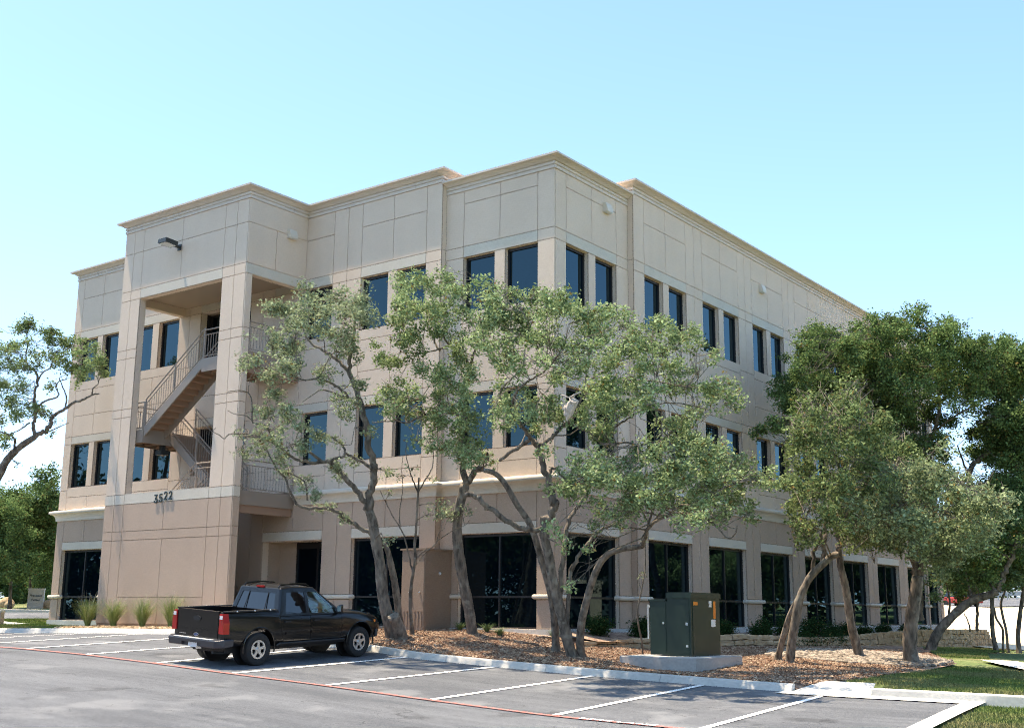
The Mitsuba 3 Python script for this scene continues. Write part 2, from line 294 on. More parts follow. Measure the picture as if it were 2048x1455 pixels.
# beds and lawns over the ground
bx = np.linspace(-6.5, 8.8, 80)
add('mulch_bed', strip([(x, -4.19) for x in bx], [(x, np.interp(x, [-6.5, -3, 0, 2, 8.8], [-.3, -.3, .4, 3, 6])) for x in bx], land, 0.0, 26), 'mat_mulch', smooth=True); structure('mulch_bed', 'planting bed of wood mulch')
by = np.linspace(-.2, 34, 60)
add('shrub_bed', strip([(.3, y) for y in by], [(np.interp(y, [-.2, 2, 6, 10, 15, 21, 29, 34], [1.6, 2.3, 2.75, 3.35, 3.5, 3.4, 3.0, 2.7]), y) for y in by], land, 0.17, 6), 'mat_mulch', smooth=True); structure('shrub_bed', 'raised bed behind the stone wall')
add('front_bed', strip([(x, -4.19) for x in np.linspace(-17.4, -9.9, 30)], [(x, -2.7) for x in np.linspace(-17.4, -9.9, 30)], land, 0.0, 5), 'mat_dry_field', smooth=True); structure('front_bed', 'narrow gravel bed in front of the stair tower')
add('walkway', strip([(x, -4.19) for x in np.linspace(-9.9, -6.5, 12)], [(x, -.1) for x in np.linspace(-9.9, -6.5, 12)], land, 0.0, 8), 'mat_concrete', smooth=True); structure('walkway', 'concrete walk to the side door')
gx = np.linspace(8.5, 14, 20)
bed_edge = [(8.9, -3.1), (9.3, -2.0), (9.2, -.5), (9.6, 1.2), (9.4, 3.2), (9.2, 5.2), (8.0, 7.5), (6.6, 11), (5.6, 16)]
be = np.array(bed_edge); by2 = np.linspace(-3.1, 16, 40)
add('mulch_bed_right', strip([(np.interp(y, [-3.1, 0, 2, 6, 10, 16], [4.5, 2.6, 2.5, 3.0, 3.5, 3.7]), y) for y in by2], [(np.interp(y, be[:, 1], be[:, 0]), y) for y in by2], land, 0.012, 16), 'mat_mulch', smooth=True); structure('mulch_bed_right', 'mulch under the right-hand oaks')
path = [(15.5, 1.4), (13.2, 2.6), (11.6, 4.4), (10.4, 6.4), (9.4, 8.4)]
add('side_path', ribbon(path, .95, land, 0.012), 'mat_concrete'); structure('side_path', 'curving concrete path at the right')
# far right: pale field and road ; far left: drive
def between(a, b, n): return [tuple(np.array(a) + (np.array(b)-np.array(a))*t) for t in np.linspace(0, 1, n)]
add('dry_field', strip(between((0.4, 25.87), (-22.65, 92.72), 40), between((9.75, 32.85), (-1.43, 108.55), 40), land, 0.03, 14), 'mat_dry_field', smooth=True); structure('dry_field', 'pale dry field beyond the trees')
add('far_road', strip(between((-23.69, 95.75), (-28.93, 110.95), 12), between((-1.94, 111.99), (-4.48, 129.2), 12), land, 0.035, 14), 'mat_asphalt', smooth=True); structure('far_road', 'road far off at the right')
add('far_drive', strip(between((-32.94, -0.93), (-39.78, 2.5), 8), between((-24.39, 5.45), (-30.09, 9.73), 8), land, 0.03, 14), 'mat_asphalt', smooth=True); structure('far_drive', 'driveway at the far left')
m = sweep(between((-40.18, 2.7), (-30.43, 9.99), 12), [(0, -.3), (0, .14), (-.3, .14), (-.3, -.3)]); m.vertices[:, 2] += land(m.vertices[:, 0], m.vertices[:, 1]); add('far_curb', m, 'mat_concrete'); structure('far_curb', 'kerb of the drive at the far left')
add('left_walk', strip(between((-27.32, -2.97), (-24.19, -0.64), 12), between((-31.94, -0.57), (-24.54, -0.39), 12), land, .03, 4), 'mat_concrete'); structure('left_walk', 'white walk at the far left')

# parking stripes
LX = [-25.55, -22.83, -20.1, -17.4, -14.68, -11.95, -9.22, -6.58, -3.87, -1.27, 1.55, 4.27, 6.99, 9.72]
LN = ['fourth left of the pickup truck', 'third left of the pickup truck', 'second left of the pickup truck', 'just left of the pickup truck, running under its left tyres', 'close along the right side of the pickup truck', 'one bay right of the pickup truck',
      'two bays right of the pickup truck, crossed by dappled tree shade', 'that starts at the red line just left of the white lettering', 'that ends at the pale kerb ramp, nearest the grass at the right']
for i, x in enumerate(LX):
    k = add('parking_stripe', ribbon([(x, -10.05), (x-.18, -4.4 if x < 8 else -4.86)], .14, lot, 0.012), 'mat_white_paint')
    if i >= 5: tag(k, 'white bay line ' + LN[i-5], 'road marking', 'white parking bay lines')
    else: tag(k, 'white bay line among those far left, near the left edge of the photo', 'road marking', 'far left bay lines')
redp = [(-45, -10.0), (-20, -10.12), (-9.2, -10.16), (7, -10.18), (12.5, -10.2)]
k = add('fire_lane_line', ribbon(redp, .12, lot, 0.0165), 'mat_red_paint'); tag(k, 'red painted line across the ends of the parking bays', 'road marking')
tx = meshkit.text_mesh('FIRE LANE', .11, .002, bold=True); tx.vertices[:, 0] *= 1.9; tx.vertices[:, 0] += 7.55; tx.vertices[:, 1] -= 10.235
tx.vertices[:, 2] = lot(tx.vertices[:, 0], tx.vertices[:, 1]) + .0205 + tx.vertices[:, 2]; add('fire_lane_line__lettering', tx, 'mat_white_paint')

# ---------------------------------------------------------------- office building
B = 'office_building'
tag(B, 'three storey tan stucco office building with blue reflecting windows and an open stair tower', 'building')
D = .22
XL, XC, TX, TY = -24.1, -4.175, -10.28, -2.85
YE, YR, YB = 4.16, 31.75, 35.1
S1, L1, S2, L2, S3, L3, L3T = -.22, 2.47, 4.94, 6.70, 9.23, 11.02, 11.37   # sills and heads
GAP = .02
LEFT = lambda y0: np.array([[1, 0, 0, 0], [0, 0, -1, y0], [0, 1, 0, 0], [0, 0, 0, 1.0]])
RIGHT = lambda x0: np.array([[0, 0, 1, x0], [1, 0, 0, 0], [0, 1, 0, 0], [0, 0, 0, 1.0]])
def place(m, M): m.apply_transform(M); return m
def panel(parent, M, s0, s1, z0, z1, mat=None, n1=0.0, store=None):
    if s1 - s0 < .06 or z1 - z0 < .06: return
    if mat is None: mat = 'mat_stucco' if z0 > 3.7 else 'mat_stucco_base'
    h = GAP/2
    m = place(box((s0+h, z0+h, n1-.035), (s1-h, z1-h, n1)), M)
    if store is None: add(parent + '__panel', m, mat)
    else: store.setdefault(mat, []).append(m)
def window(M, s0, s1, z0, z1, bars=(), rails=(), w=.05):
    k = add(B + '__window', place(cat([box((s0, z0, -.24), (s0+w, z1, -.15)), box((s1-w, z0, -.24), (s1, z1, -.15)), box((s0+w, z0, -.24), (s1-w, z0+w, -.152)), box((s0+w, z1-w-.03, -.24), (s1-w, z1, -.152))]
        + [box((b-w/2, z0+w, -.235), (b+w/2, z1-w-.03, -.155)) for b in bars] + [box((s0+w, r-.03, -.233), (s1-w, r+.03, -.157)) for r in rails]), M), 'mat_window_frame')
    pn = box((s0+.02, z0+.02, -.215), (s1-.02, z1-.02, -.20)); pc = pn.centroid; tl = PANE.normal(size=2)*.16
    pn.apply_transform(rot(tl[0], (1, 0, 0), pc) @ rot(tl[1], (0, 1, 0), pc)); add(k + '__pane', place(pn, M), 'mat_window_glass')
PANE = np.random.default_rng(77)
MW = 1.22
def bay(par, M, s0, s1, zc, holes, second='both', third='both', ground='window', store=None, wins=True):
    c = (s0+s1)/2; zm = 12.77
    if third == 'none': up = [(s0, s1)]
    for a, b in ((s0, c), (c, s1)):
        panel(par, M, a, b, zm, zc, store=store); panel(par, M, a, b, L3T, zm, store=store)
        panel(par, M, a, b, 7.83, 8.88, store=store); panel(par, M, a, b, 7.0, 7.83, store=store)
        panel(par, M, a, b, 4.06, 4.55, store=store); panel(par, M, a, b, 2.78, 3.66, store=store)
    panel(par, M, s0, s1, L3, L3T, 'mat_lintel', store=store); panel(par, M, s0, s1, L2, 7.0, 'mat_lintel', store=store); panel(par, M, s0, s1, L1, 2.78, 'mat_lintel', .012, store=store)
    panel(par, M, s0, s1, 8.88, S3, store=store); panel(par, M, s0, s1, 4.55, S2, store=store)
    for (z0, z1, how) in ((S3, L3, third), (S2, L2, second)):
        a, b = (s0, s0+MW), (s1-MW, s1)
        if how == 'both':
            panel(par, M, a[1], b[0], z0, z1, n1=-.004, store=store)
            for q in (a, b):
                holes.append((q[0], q[1], z0, z1))
                if wins: window(M, q[0], q[1], z0, z1)
        elif how == 'right':
            panel(par, M, a[1], b[0], z0, z1, store=store); panel(par, M, s0, a[1], z0, z1, store=store)
            holes.append((b[0], b[1], z0, z1)); window(M, b[0], b[1], z0, z1)
        elif how == 'door':
            holes.append((s0, s1, z0-1.05 if z0 > 8 else z0-1.0, z1))
    if ground == 'window':
        holes.append((s0, s1, S1, L1))
        if wins: window(M, s0, s1, S1, L1, bars=[c], rails=[.665])
    elif ground == 'open': holes.append((s0, s1, S1-.2, L1))
def pier(par, M, s0, s1, zc, joint=True, store=None, gf=True, base=True):
    c = (s0+s1)/2
    for a, b in (((s0, c), (c, s1)) if joint else ((s0, s1),)):
        for z0, z1 in ((L3T, zc), (L3, L3T), (9.02, L3), (7.0, 9.02), (L2, 7.0), (4.84, L2), (4.06, 4.84)): panel(par, M, a, b, z0, z1, store=store)
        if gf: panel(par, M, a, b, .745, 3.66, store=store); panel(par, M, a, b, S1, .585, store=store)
def backing(key, M, s0, s1, z0, z1, holes, depth=.30, mat='mat_joint'):
    p = sg.box(s0, z0, s1, z1)
    for h in holes: p = p.difference(sg.box(h[0], h[2], h[1], h[3]))
    ms = [trimesh.creation.extrude_polygon(g, depth-.022, engine='earcut') for g in getattr(p, 'geoms', [p])]
    m = cat(ms); m.apply_translation((0, 0, -depth)); add(key, place(m, M), mat)
    # the reveals round the openings are stucco
    for (a, b, c, d) in holes:
        if c < z0+.3: ring = sg.box(a-.012, z0, b+.012, d+.012).difference(sg.box(a+.004, z0-1, b-.004, d-.004))
        else: ring = sg.box(a-.012, c-.012, b+.012, d+.012).difference(sg.box(a+.004, c+.004, b-.004, d-.004))
        m = trimesh.creation.extrude_polygon(ring, depth-.046, engine='earcut'); m.apply_translation((0, 0, -depth+.01)); add(key + '__reveal', place(m, M), 'mat_stucco')
def sill_band(par, x0, x1, M, ret=.14):
    prof = [(-.02, .60), (.05, .60), (.075, .612), (.088, .64), (.09, .665), (.088, .69), (.075, .718), (.05, .73), (-.02, .73)]
    pts = [(x0, .15), (x0, 0), (x1, 0), (x1, .15)]
    m = sweep(pts, prof)   # local: s along x, outward -y -> n
    v = m.vertices.copy(); m.vertices = np.stack([v[:, 0], v[:, 2], -v[:, 1]], 1)
    m = place(m, M); add(B + '__sill_band', m, 'mat_lintel', smooth=40)

# --- front wall, left bays (plane y = -D)
M = LEFT(-D); W = B + '__front_wall'; holes = []
ZB, ZK = 13.60, 13.20
bay(W, M, -23.6, -20.8, ZB, holes); bay(W, M, -19.98, -17.14, ZB, holes)
bay(W, M, -15.87, -13.06, ZB, holes, second='door', third='door', ground='none')
bay(W, M, -11.81, -8.97, ZB, holes, second='right', third='right', ground='open')
bay(W, M, -7.65, -4.81, ZB, holes)
for a, b, j in ((XL, -23.6, 0), (-20.8, -19.98, 0), (-17.14, -15.87, 1), (-13.06, -11.81, 1), (-8.97, -7.65, 1), (-4.81, XC, 0)): pier(W, M, a, b, ZB, bool(j))
panel(W, M, -19.98, -17.14, S1, L1); panel(W, M, -15.87, -13.06, S1, 2.78)
backing(W, M, XL, XC, -.6, ZB+.3, holes)
for a, b in ((XL, -23.6), (-20.8, -19.98), (-8.97, -7.65), (-4.81, XC-.02)): sill_band(W, a, b, M)
# --- corner pavilion, front (y = 0) and side (x = 0)
M = LEFT(0); W = B + '__corner_wall'; holes = []
bay(W, M, -3.45, -.61, ZK, holes)
pier(W, M, XC, -3.45, ZK, False); pier(W, M, -.61, 0, ZK, False); backing(W, M, XC-.1, -.03, -.7, ZK+.3, holes)
sill_band(W, XC+.06, -3.45, M)
M2 = RIGHT(0); holes = []
bay(W, M2, .61, 3.45, ZK, holes); pier(W, M2, 0.036, .61, ZK, False); pier(W, M2, 3.45, YE, ZK, False); backing(W + '_side', M2, .036, YE+.1, -.8, ZK+.3, holes)
sill_band(W, 3.45, YE-.06, M2)
prof = [(-.02, .60), (.05, .60), (.075, .612), (.088, .64), (.09, .665), (.088, .69), (.075, .718), (.05, .73), (-.02, .73)]
add(B + '__sill_band', sweep([(-.61, .15), (-.61, 0), (0, 0), (0, .61), (-.15, .61)], prof), 'mat_lintel', smooth=40)
# --- side wall (plane x = D)
M = RIGHT(D); W = B + '__side_wall'; holes = []; store = {}
edges = [(4.82 + 4.04*k, 4.82 + 4.04*k + 2.84) for k in range(7)]
for k, (a, b) in enumerate(edges): bay(W, M, a, b, ZB, holes, store=None if k < 3 else store)
pe = [(YE, 4.82)] + [(edges[k][1], edges[k+1][0]) for k in range(6)] + [(edges[6][1], YR+.4)]
for k, (a, b) in enumerate(pe): pier(W, M, a, b, ZB, 0 < k < 7, store=None if k < 4 else store); sill_band(W, a + (.05 if k == 0 else 0), b, M)
backing(W, M, YE, YR+.4, -1.0, ZB+.3, holes)
M3 = RIGHT(0); holes = []
bay(W, M3, 32.0, 34.6, ZK, holes, store=store); pier(W, M3, YR+.4, 32.0, ZK, False, store=store); pier(W, M3, 34.6, YB, ZK, False, store=store); backing(W + '_end', M3, YR+.3, YB, -1.0, ZK+.3, holes)
for mt, ms in store.items():
    k = add(W + '__far_panels', cat(ms), mt); labels[k] = {'kind': 'stuff', 'label': 'stucco panels of the far end of the side wall'}
# --- body: roof and the walls nobody sees
add(B + '__roof', cat([box((XL+.3, .12, 12.9), (-.32, YB, 13.1)), box((XL, .1, -.6), (XL+.3, 16, 13.6)), box((XL, 16, -1), (-.4, 16.3, 13.2)), box((-12, 16.3, -1), (-11.7, YB, 13.2)), box((-12, YB-.3, -1), (-.3, YB-.01, 13.2)),
    box((XL+.3, .1, 3.8), (-.35, YB-.3, 4.0)), box((XL+.3, .1, 8.1), (-.35, YB-.3, 8.3))]), 'mat_stucco')
# parapet ends that stand above the corner pavilion
add(B + '__parapet', cat([box((XC-1.6, .12, 13.1), (XC-.002, 1.6, 13.92)), box((-1.6, YE+.002, 13.1), (D-.34, YE+1.6, 13.92))]), 'mat_cornice')
CORN = [(-.06, 0), (.03, 0), (.03, .085), (.0, .092), (.0, .122), (.035, .129), (.035, .20), (.012, .206), (.012, .228), (.055, .234), (.075, .25), (.115, .29), (.17, .318), (.23, .333), (.262, .336), (.262, .395), (.24, .402), (-.25, .402), (-.25, 0)]
def cornice(path, z):
    for r in cut_path(path, 2.9): add(B + '__cornice', sweep(r, [(n, zz+z) for n, zz in CORN]), 'mat_cornice', smooth=22)
cornice([(XL, 1.2), (XL, -D), (-17.06, -D)], ZB)
cornice([(-17.05, -.2), (-17.05, TY), (TX, TY), (TX, -D), (XC, -D), (XC, 1.5)], ZB)
cornice([(XC+.002, 0), (0, 0), (0, YE)], ZK)
cornice([(-1.4, YE), (D, YE), (D, YR+.4), (-.5, YR+.4)], ZB)
cornice([(0, YR+.402), (0, YB), (-2, YB)], ZK)
BELT = [(-.05, 3.62), (.05, 3.62), (.05, 3.70), (.075, 3.78), (.125, 3.85), (.19, 3.885), (.215, 3.89), (.245, 3.905), (.255, 3.94), (.25, 3.985), (.225, 4.02), (.17, 4.04), (-.05, 4.085)]
def belt(path):
    for r in cut_path(path, 4.1): add(B + '__belt_course', sweep(r, BELT), 'mat_lintel', smooth=35)
belt([(XL, 1.0), (XL, -D), (-17.06, -D)]); belt([(TX+.0, -D), (XC, -D), (XC, 0), (0, 0), (0, YE), (D, YE), (D, YR+.4), (0, YR+.4), (0, YB), (-1, YB)])
add(B + '__foundation', sweep([(XL, .6), (XL, -D), (-17.1, -D)], [(-.1, -.8), (.05, -.8), (.05, S1), (-.3, S1)]), 'mat_concrete')
add(B + '__foundation', sweep([(-8.97, -D), (XC, -D), (XC, 0), (0, 0), (0, YE), (D, YE), (D, YR), (0, YR+.4), (0, YB)], [(-.1, -1.4), (.05, -1.4), (.05, S1), (-.3, S1)]), 'mat_concrete')
for x, y0, y1, z1 in ((XC, -D+.036, -.001, ZB),):
    for a, b, mt in ((-.6, 3.62, 'mat_stucco_base'), (4.06, 9.02, 'mat_stucco'), (9.02, L3T, 'mat_stucco'), (L3T, z1, 'mat_stucco')): add(B + '__return', box((x-.05, y0, a+.01), (x+.001, y1, b-.01)), mt)
for a, b, mt in ((-.9, 3.62, 'mat_stucco_base'), (4.06, 9.02, 'mat_stucco'), (9.02, L3T, 'mat_stucco'), (L3T, ZB, 'mat_stucco')): add(B + '__return', box((.001, YE-.001, a+.01), (D-.036, YE+.05, b-.01)), mt)
# ground-floor door recess
k = add(B + '__entry', cat([box((-11.81, .6, -.4), (-11.0, .75, 2.6)), box((-11.95, -D+.02, -.4), (-11.81, .75, 2.6)), box((-8.97, -D+.3, -.4), (-8.85, .75, 2.6)), box((-11.9, -D+.3, L1), (-8.9, .75, L1+.1))]), 'mat_stucco_base')
add(k + '__door', cat([box((-11.0, .6, -.3), (-10.93, .7, L1)), box((-9.04, .6, -.3), (-8.98, .7, L1)), box((-10.02, .6, -.3), (-9.94, .7, L1)), box((-10.93, .602, 2.25), (-9.04, .698, L1-.002))]), 'mat_window_frame')
add(k + '__pane', box((-10.95, .64, -.3), (-9.0, .66, 2.3)), 'mat_window_glass')
# upper doors behind the stair landings
for z0, z1 in ((8.18, L3), (3.94, L2)):
    k = add(B + '__door', cat([box((-15.87, .28, z0), (-15.8, .36, z1)), box((-13.13, .28, z0), (-13.06, .36, z1)), box((-14.5, .28, z0), (-14.42, .36, z1)), box((-15.8, .282, z1-.09), (-13.13, .358, z1)), box((-15.95, -.0, z0-.1), (-15.87, .4, z1+.1)), box((-13.06, -.0, z0-.1), (-12.98, .4, z1+.1))]), 'mat_window_frame')
    add(k + '__pane', box((-15.82, .31, z0), (-13.1, .33, z1-.02)), 'mat_window_glass')
    add(k + '__recess', box((-15.9, -.0, z1+.001), (-13.0, .4, z1+.1)), 'mat_soffit')

# ---------------------------------------------------------------- stair tower (part of the building)
W = B + '__stair_tower'
T4, T3, T1 = -17.05, -15.95, -11.48; CM = -13.74; P1, P2 = -16.5, -10.88
M = LEFT(TY)
vx = [T4, P1, T3, CM, T1, P2, TX-.036]
for a, b in zip(vx, vx[1:]):
    for z0, z1 in ((12.77, 13.6), (11.37, 12.77)): panel(W, M, a, b, z0, z1)
for a, b in ((T4, P1), (P1, T3), (T1, P2), (P2, TX-.036)):
    for z0, z1 in ((L3, L3T), (9.2, L3), (8.88, 9.2), (7.06, 8.88), (6.76, 7.06), (4.06, 6.76)): panel(W, M, a, b, z0, z1)
panel(W, M, T3, T1, L3, L3T, 'mat_lintel')
for a, b in ((T4, P1), (P1, T3), (T3, T1), (T1, P2), (P2, TX-.036)): panel(W, M, a, b, 3.72, 4.06, 'mat_lintel', .004)
for a, b in zip(vx, vx[1:]):
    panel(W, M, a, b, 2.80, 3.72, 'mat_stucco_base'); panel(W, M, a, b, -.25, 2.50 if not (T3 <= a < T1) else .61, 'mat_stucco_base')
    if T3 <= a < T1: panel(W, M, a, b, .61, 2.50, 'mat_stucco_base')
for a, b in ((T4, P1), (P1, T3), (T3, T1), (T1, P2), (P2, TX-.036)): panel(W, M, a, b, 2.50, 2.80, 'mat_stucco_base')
backing(W, M, T4+.03, TX-.03, -.8, 13.9, [(T3, T1, 4.06, L3)], .27)
# side returns over the openings, right and left
MR = RIGHT(TX)
for a, b in ((TY, -1.62), (-1.62, -D-.02)):
    panel(W, MR, a, b, 11.37, 12.77)
panel(W, MR, TY, -D-.02, 12.77, 13.6); panel(W, MR, TY, -D-.02, L3, 11.37, 'mat_lintel')
add(W + '__side_beam', box((TX-.27, TY+.27, L3), (TX-.026, -D+.02, 13.95)), 'mat_stucco'); add(W + '__side_beam', box((T4+.0, TY+.27, L3), (T4+.27, -D+.02, 13.95)), 'mat_stucco')
for z0, z1, mt in ((L3, L3T, 0), (9.2, L3, 0), (8.88, 9.2, 0), (7.06, 8.88, 0), (6.76, 7.06, 0), (4.06, 6.76, 0), (3.72, 4.06, 'mat_lintel'), (2.8, 3.72, 0), (2.5, 2.8, 0), (-.25, 2.5, 0)):
    if z0 < L3: panel(W, MR, TY, TY+.275, z0, z1, mt or None)
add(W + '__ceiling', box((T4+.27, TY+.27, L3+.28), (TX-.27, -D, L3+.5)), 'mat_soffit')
add(W + '__roof', box((T4+.02, TY+.02, 13.2), (TX-.04, -D, 13.4)), 'mat_stucco')
add(W + '__wall_cap', box((T3+.01, TY-.0, 4.055), (T1-.01, TY+.28, 4.075)), 'mat_lintel')
add(W + '__side_wall', cat([box((T4+.01, TY+.27, -.8), (T4+.29, -D, 3.3))]), 'mat_stucco_base')
# --- steel stair
SKEY = B + '__staircase'
def flight(x0, z0, x1, z1, ya, yb, n):
    """Treads rise from (x0, z0) to (x1, z1) between ya and yb; stringers, closed risers, rails with balusters."""
    sx = (x1-x0)/n; sz = (z1-z0)/n; treads = []
    for i in range(n):
        a, b = sorted((x0+sx*i, x0+sx*(i+1)+.02*np.sign(sx)))
        treads += [box((a, ya+.05, z0+sz*(i+1)-.05), (b, yb-.05, z0+sz*(i+1)))]
        c = x0+sx*i; treads += [box((c-.012, ya+.05, z0+sz*i-.06), (c+.012, yb-.05, z0+sz*(i+1)-.05))]
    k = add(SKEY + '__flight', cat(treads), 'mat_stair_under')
    st = []
    for y in (ya, yb-.05):
        q = sg.Polygon([(x0, z0-.22), (x1, z1-.22), (x1, z1+.13), (x0, z0+.13)]); m = trimesh.creation.extrude_polygon(q, .05, engine='earcut')
        v = m.vertices.copy(); m.vertices = np.stack([v[:, 0], y+.05-v[:, 2], v[:, 1]], 1); m.fix_normals(); st.append(m)
    add(k.replace('__flight', '__stringer', 1), cat(st), 'mat_rail')
    for y in (ya+.025, yb-.025): rail((x0, y, z0+.12), (x1, y, z1+.12))
def rail(a, b, h=1.0, posts=True):
    a, b = np.array(a, float), np.array(b, float); L = np.linalg.norm((b-a)[:2]); up = np.array([0, 0, 1.0])
    bars = [tube([a+up*h, b+up*h], .024, 6), tube([a+up*(h-.17), b+up*(h-.17)], .016, 6), tube([a+up*.09, b+up*.09], .018, 6)]
    n = max(1, int(L/1.4))
    bars += [tube([a+(b-a)*t, a+(b-a)*t+up*h], .024, 6) for t in np.linspace(0, 1, n+1)]
    k = add(B + '__railing', cat(bars), 'mat_rail', smooth=40)
    m = int(L/.125); key = k + '__balusters'
    add(key, cat([tube([a+(b-a)*t+up*.09, a+(b-a)*t+up*(h-.17)], .0095, 4) for t in (np.arange(m)+.5)/m]), 'mat_rail'); labels[key] = {'kind': 'stuff', 'label': 'thin upright bars of the railing'}
YA, YM, YW = TY+.33, -1.5, -.32
flight(-15.62, 6.28, -12.62, 8.42, YA, -1.62, 12); flight(-12.62, 3.92, -15.62, 6.24, -1.42, YW, 13); flight(-15.62, 1.75, -12.62, 3.88, YA, -1.62, 12)
flight(-12.62, -.25, -15.62, 1.72, -1.42, YW, 11)
def landing(x0, x1, z, y0=YA, y1=-.24):
    k = add(SKEY + '__landing', box((x0, y0, z-.09), (x1, y1, z)), 'mat_concrete')
    add(k.replace('__landing', '__fascia', 1), cat([box((x0, y0-.03, z-.40), (x1, y0-.001, z+.06)), box((x1, y0-.03, z-.40), (x1+.04, y1, z+.06)), box((x0-.04, y0-.03, z-.40), (x0-.001, y1, z+.06))]), 'mat_rail')
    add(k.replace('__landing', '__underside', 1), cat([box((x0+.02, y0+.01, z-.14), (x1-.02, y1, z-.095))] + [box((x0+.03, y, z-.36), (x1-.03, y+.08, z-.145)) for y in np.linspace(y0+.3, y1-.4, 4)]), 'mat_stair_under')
landing(-12.6, -10.42, 3.9); landing(-12.6, -10.42, 8.42); landing(-16.75, -15.64, 6.28); landing(-16.75, -15.64, 1.75)
for z in (3.94, 8.46):
    rail((-12.6, YA, z), (-11.3, YA, z)); rail((-10.40, YA+.05, z), (-10.40, -.3, z))
    rail((-12.6, -1.6, z), (-12.6, -1.45, z))
for z in (6.3,): rail((-16.7, YA, z), (-15.66, YA, z)); rail((-16.72, YA, z), (-16.72, -.3, z))
add(SKEY + '__beam', box((-10.55, -2.5, 3.25), (-10.43, -.25, 3.50)), 'mat_stair_under'); add(SKEY + '__beam', box((-10.55, -2.5, 7.78), (-10.43, -.25, 8.02)), 'mat_stair_under')
k = add(SKEY + '__light', cat([box((-15.98, -1.7, 5.55), (-15.66, -1.38, 5.72)), box((-15.9, -1.62, 5.72), (-15.74, -1.46, 5.9))]), 'mat_lamp')
# house number, raised on stand-offs
x = -14.27
for ch, dz in zip('3522', (-.075, -.06, .0, .0)):
    t = meshkit.text_mesh(ch, .27, .02, bold=True); t.vertices[:, 0] *= .92; w = t.bounds[1, 0]
    v = t.vertices.copy(); t.vertices = np.stack([v[:, 0]+x, TY-.022-v[:, 2], v[:, 1]+3.765+dz], 1)
    st = box((x+.06, TY-.025, 3.86+dz), (x+.09, TY, 3.89+dz))
    add(B + '__house_number__digit', cat([t, st]), 'mat_number'); x += w + .05

# ---------------------------------------------------------------- lamps on the walls
k = top('floodlight'); tag(k, 'dark box floodlight on a short arm high on the stair tower front', 'light')
fl = cat([box((-.22, -.76, -.07), (.22, -.26, .065))]); sl = trimesh.creation.box(extents=(.42, .48, .02)); sl.apply_translation((0, -.51, .074))
Mf = trimesh.transformations.translation_matrix((-13.86, TY, 12.53)) @ rot(-4, (1, 0, 0))
def aff(m, M): m = m.copy(); m.apply_transform(M); return m
add(k + '__housing', aff(cat([fl, sl]), Mf), 'mat_lamp'); add(k + '__arm', aff(cat([box((-.04, -.26, -.05), (.04, 0, .03)), box((-.09, -.03, -.12), (.09, -.002, .1))]), Mf), 'mat_lamp'); add(k + '__lens', aff(box((-.18, -.72, -.08), (.18, -.30, -.072)), Mf), 'mat_lens')
def wall_box(M, s, z, label):
    k = top('security_light'); tag(k, label, 'light', None)
    v = sg.Polygon([(0, -.13), (.17, -.13), (.17, -.02), (.10, .17), (0, .17)]); m = trimesh.creation.extrude_polygon(v, .34, engine='earcut')
    p = m.vertices.copy(); m.vertices = np.stack([p[:, 2]+s-.17, p[:, 1]+z, p[:, 0]+.001], 1); m.fix_normals(); add(k + '__cover', place(m, M), 'mat_beige_metal')
    add(k + '__lens', place(box((s-.14, z-.145, .03), (s+.14, z-.131, .15)), M), 'mat_lens')
wall_box(RIGHT(TX), -1.0, 12.78, 'small beige wall light box on the right side of the stair tower')
wall_box(RIGHT(0), 2.85, 12.72, 'beige wall light box high on the corner pavilion, right of the building corner')
wall_box(RIGHT(D), 13.75, 12.55, 'beige wall light box far along the long side wall under the cornice')

# ---------------------------------------------------------------- pickup truck
TK = top('pickup_truck'); tag(TK, 'black crew cab pickup truck with silver wheels parked nose to the kerb', 'pickup truck')
TO = np.array([-2.95, -7.08]); g0 = lambda dx, dy: float(lot(TO[0]+dx, TO[1]+dy))
ax_f = np.array([0.03, 3.2, g0(0, 1.6)-g0(0, -1.6)]); ax_f /= np.linalg.norm(ax_f)
ax_l = np.array([-1.55, 0.03, g0(-.78, 0)-g0(.78, 0)]); ax_l -= ax_f*(ax_l @ ax_f); ax_l /= np.linalg.norm(ax_l)
TM = np.eye(4); TM[:3, 0], TM[:3, 1], TM[:3, 2] = ax_f, ax_l, np.cross(ax_f, ax_l)
TM[:3, 3] = (TO[0], TO[1], (g0(.78, 1.6)+g0(-.78, 1.6)+g0(.78, -1.6)+g0(-.78, -1.6))/4)
def tk(part, mesh, mat, smooth=False): return add(TK + '__' + part, aff(mesh, TM), mat, smooth=smooth)
def section(x, w, zb, zt, cr):
    h = [(w-.14, zb), (w-.05, zb+.03), (w-.01, zb+.14), (w+.008, .66), (w+.012, .80), (w-.004, zt-.16), (w-.03, zt-.06), (w-.075, zt-.008), (w*.72, zt+cr*.55), (w*.3, zt+cr*.95)]
    pts = h + [(-y, z) for y, z in h[::-1]]
    return [(x, y, z) for y, z in pts]
ST = [(-2.62, .80, .52, 1.19, 0), (-2.585, .86, .47, 1.21, 0), (-2.3, .885, .44, 1.215, 0), (-1.6, .90, .42, 1.21, 0), (-1.06, .90, .40, 1.20, 0), (-.98, .90, .40, 1.12, 0), (0, .90, .40, 1.115, 0), (.8, .90, .40, 1.105, .01), (1.05, .90, .40, 1.105, .04), (1.4, .895, .40, 1.09, .055), (1.8, .885, .40, 1.055, .06), (2.12, .865, .41, .995, .055), (2.3, .82, .42, .92, .04), (2.4, .75, .44, .80, .01), (2.44, .68, .47, .72, 0)]
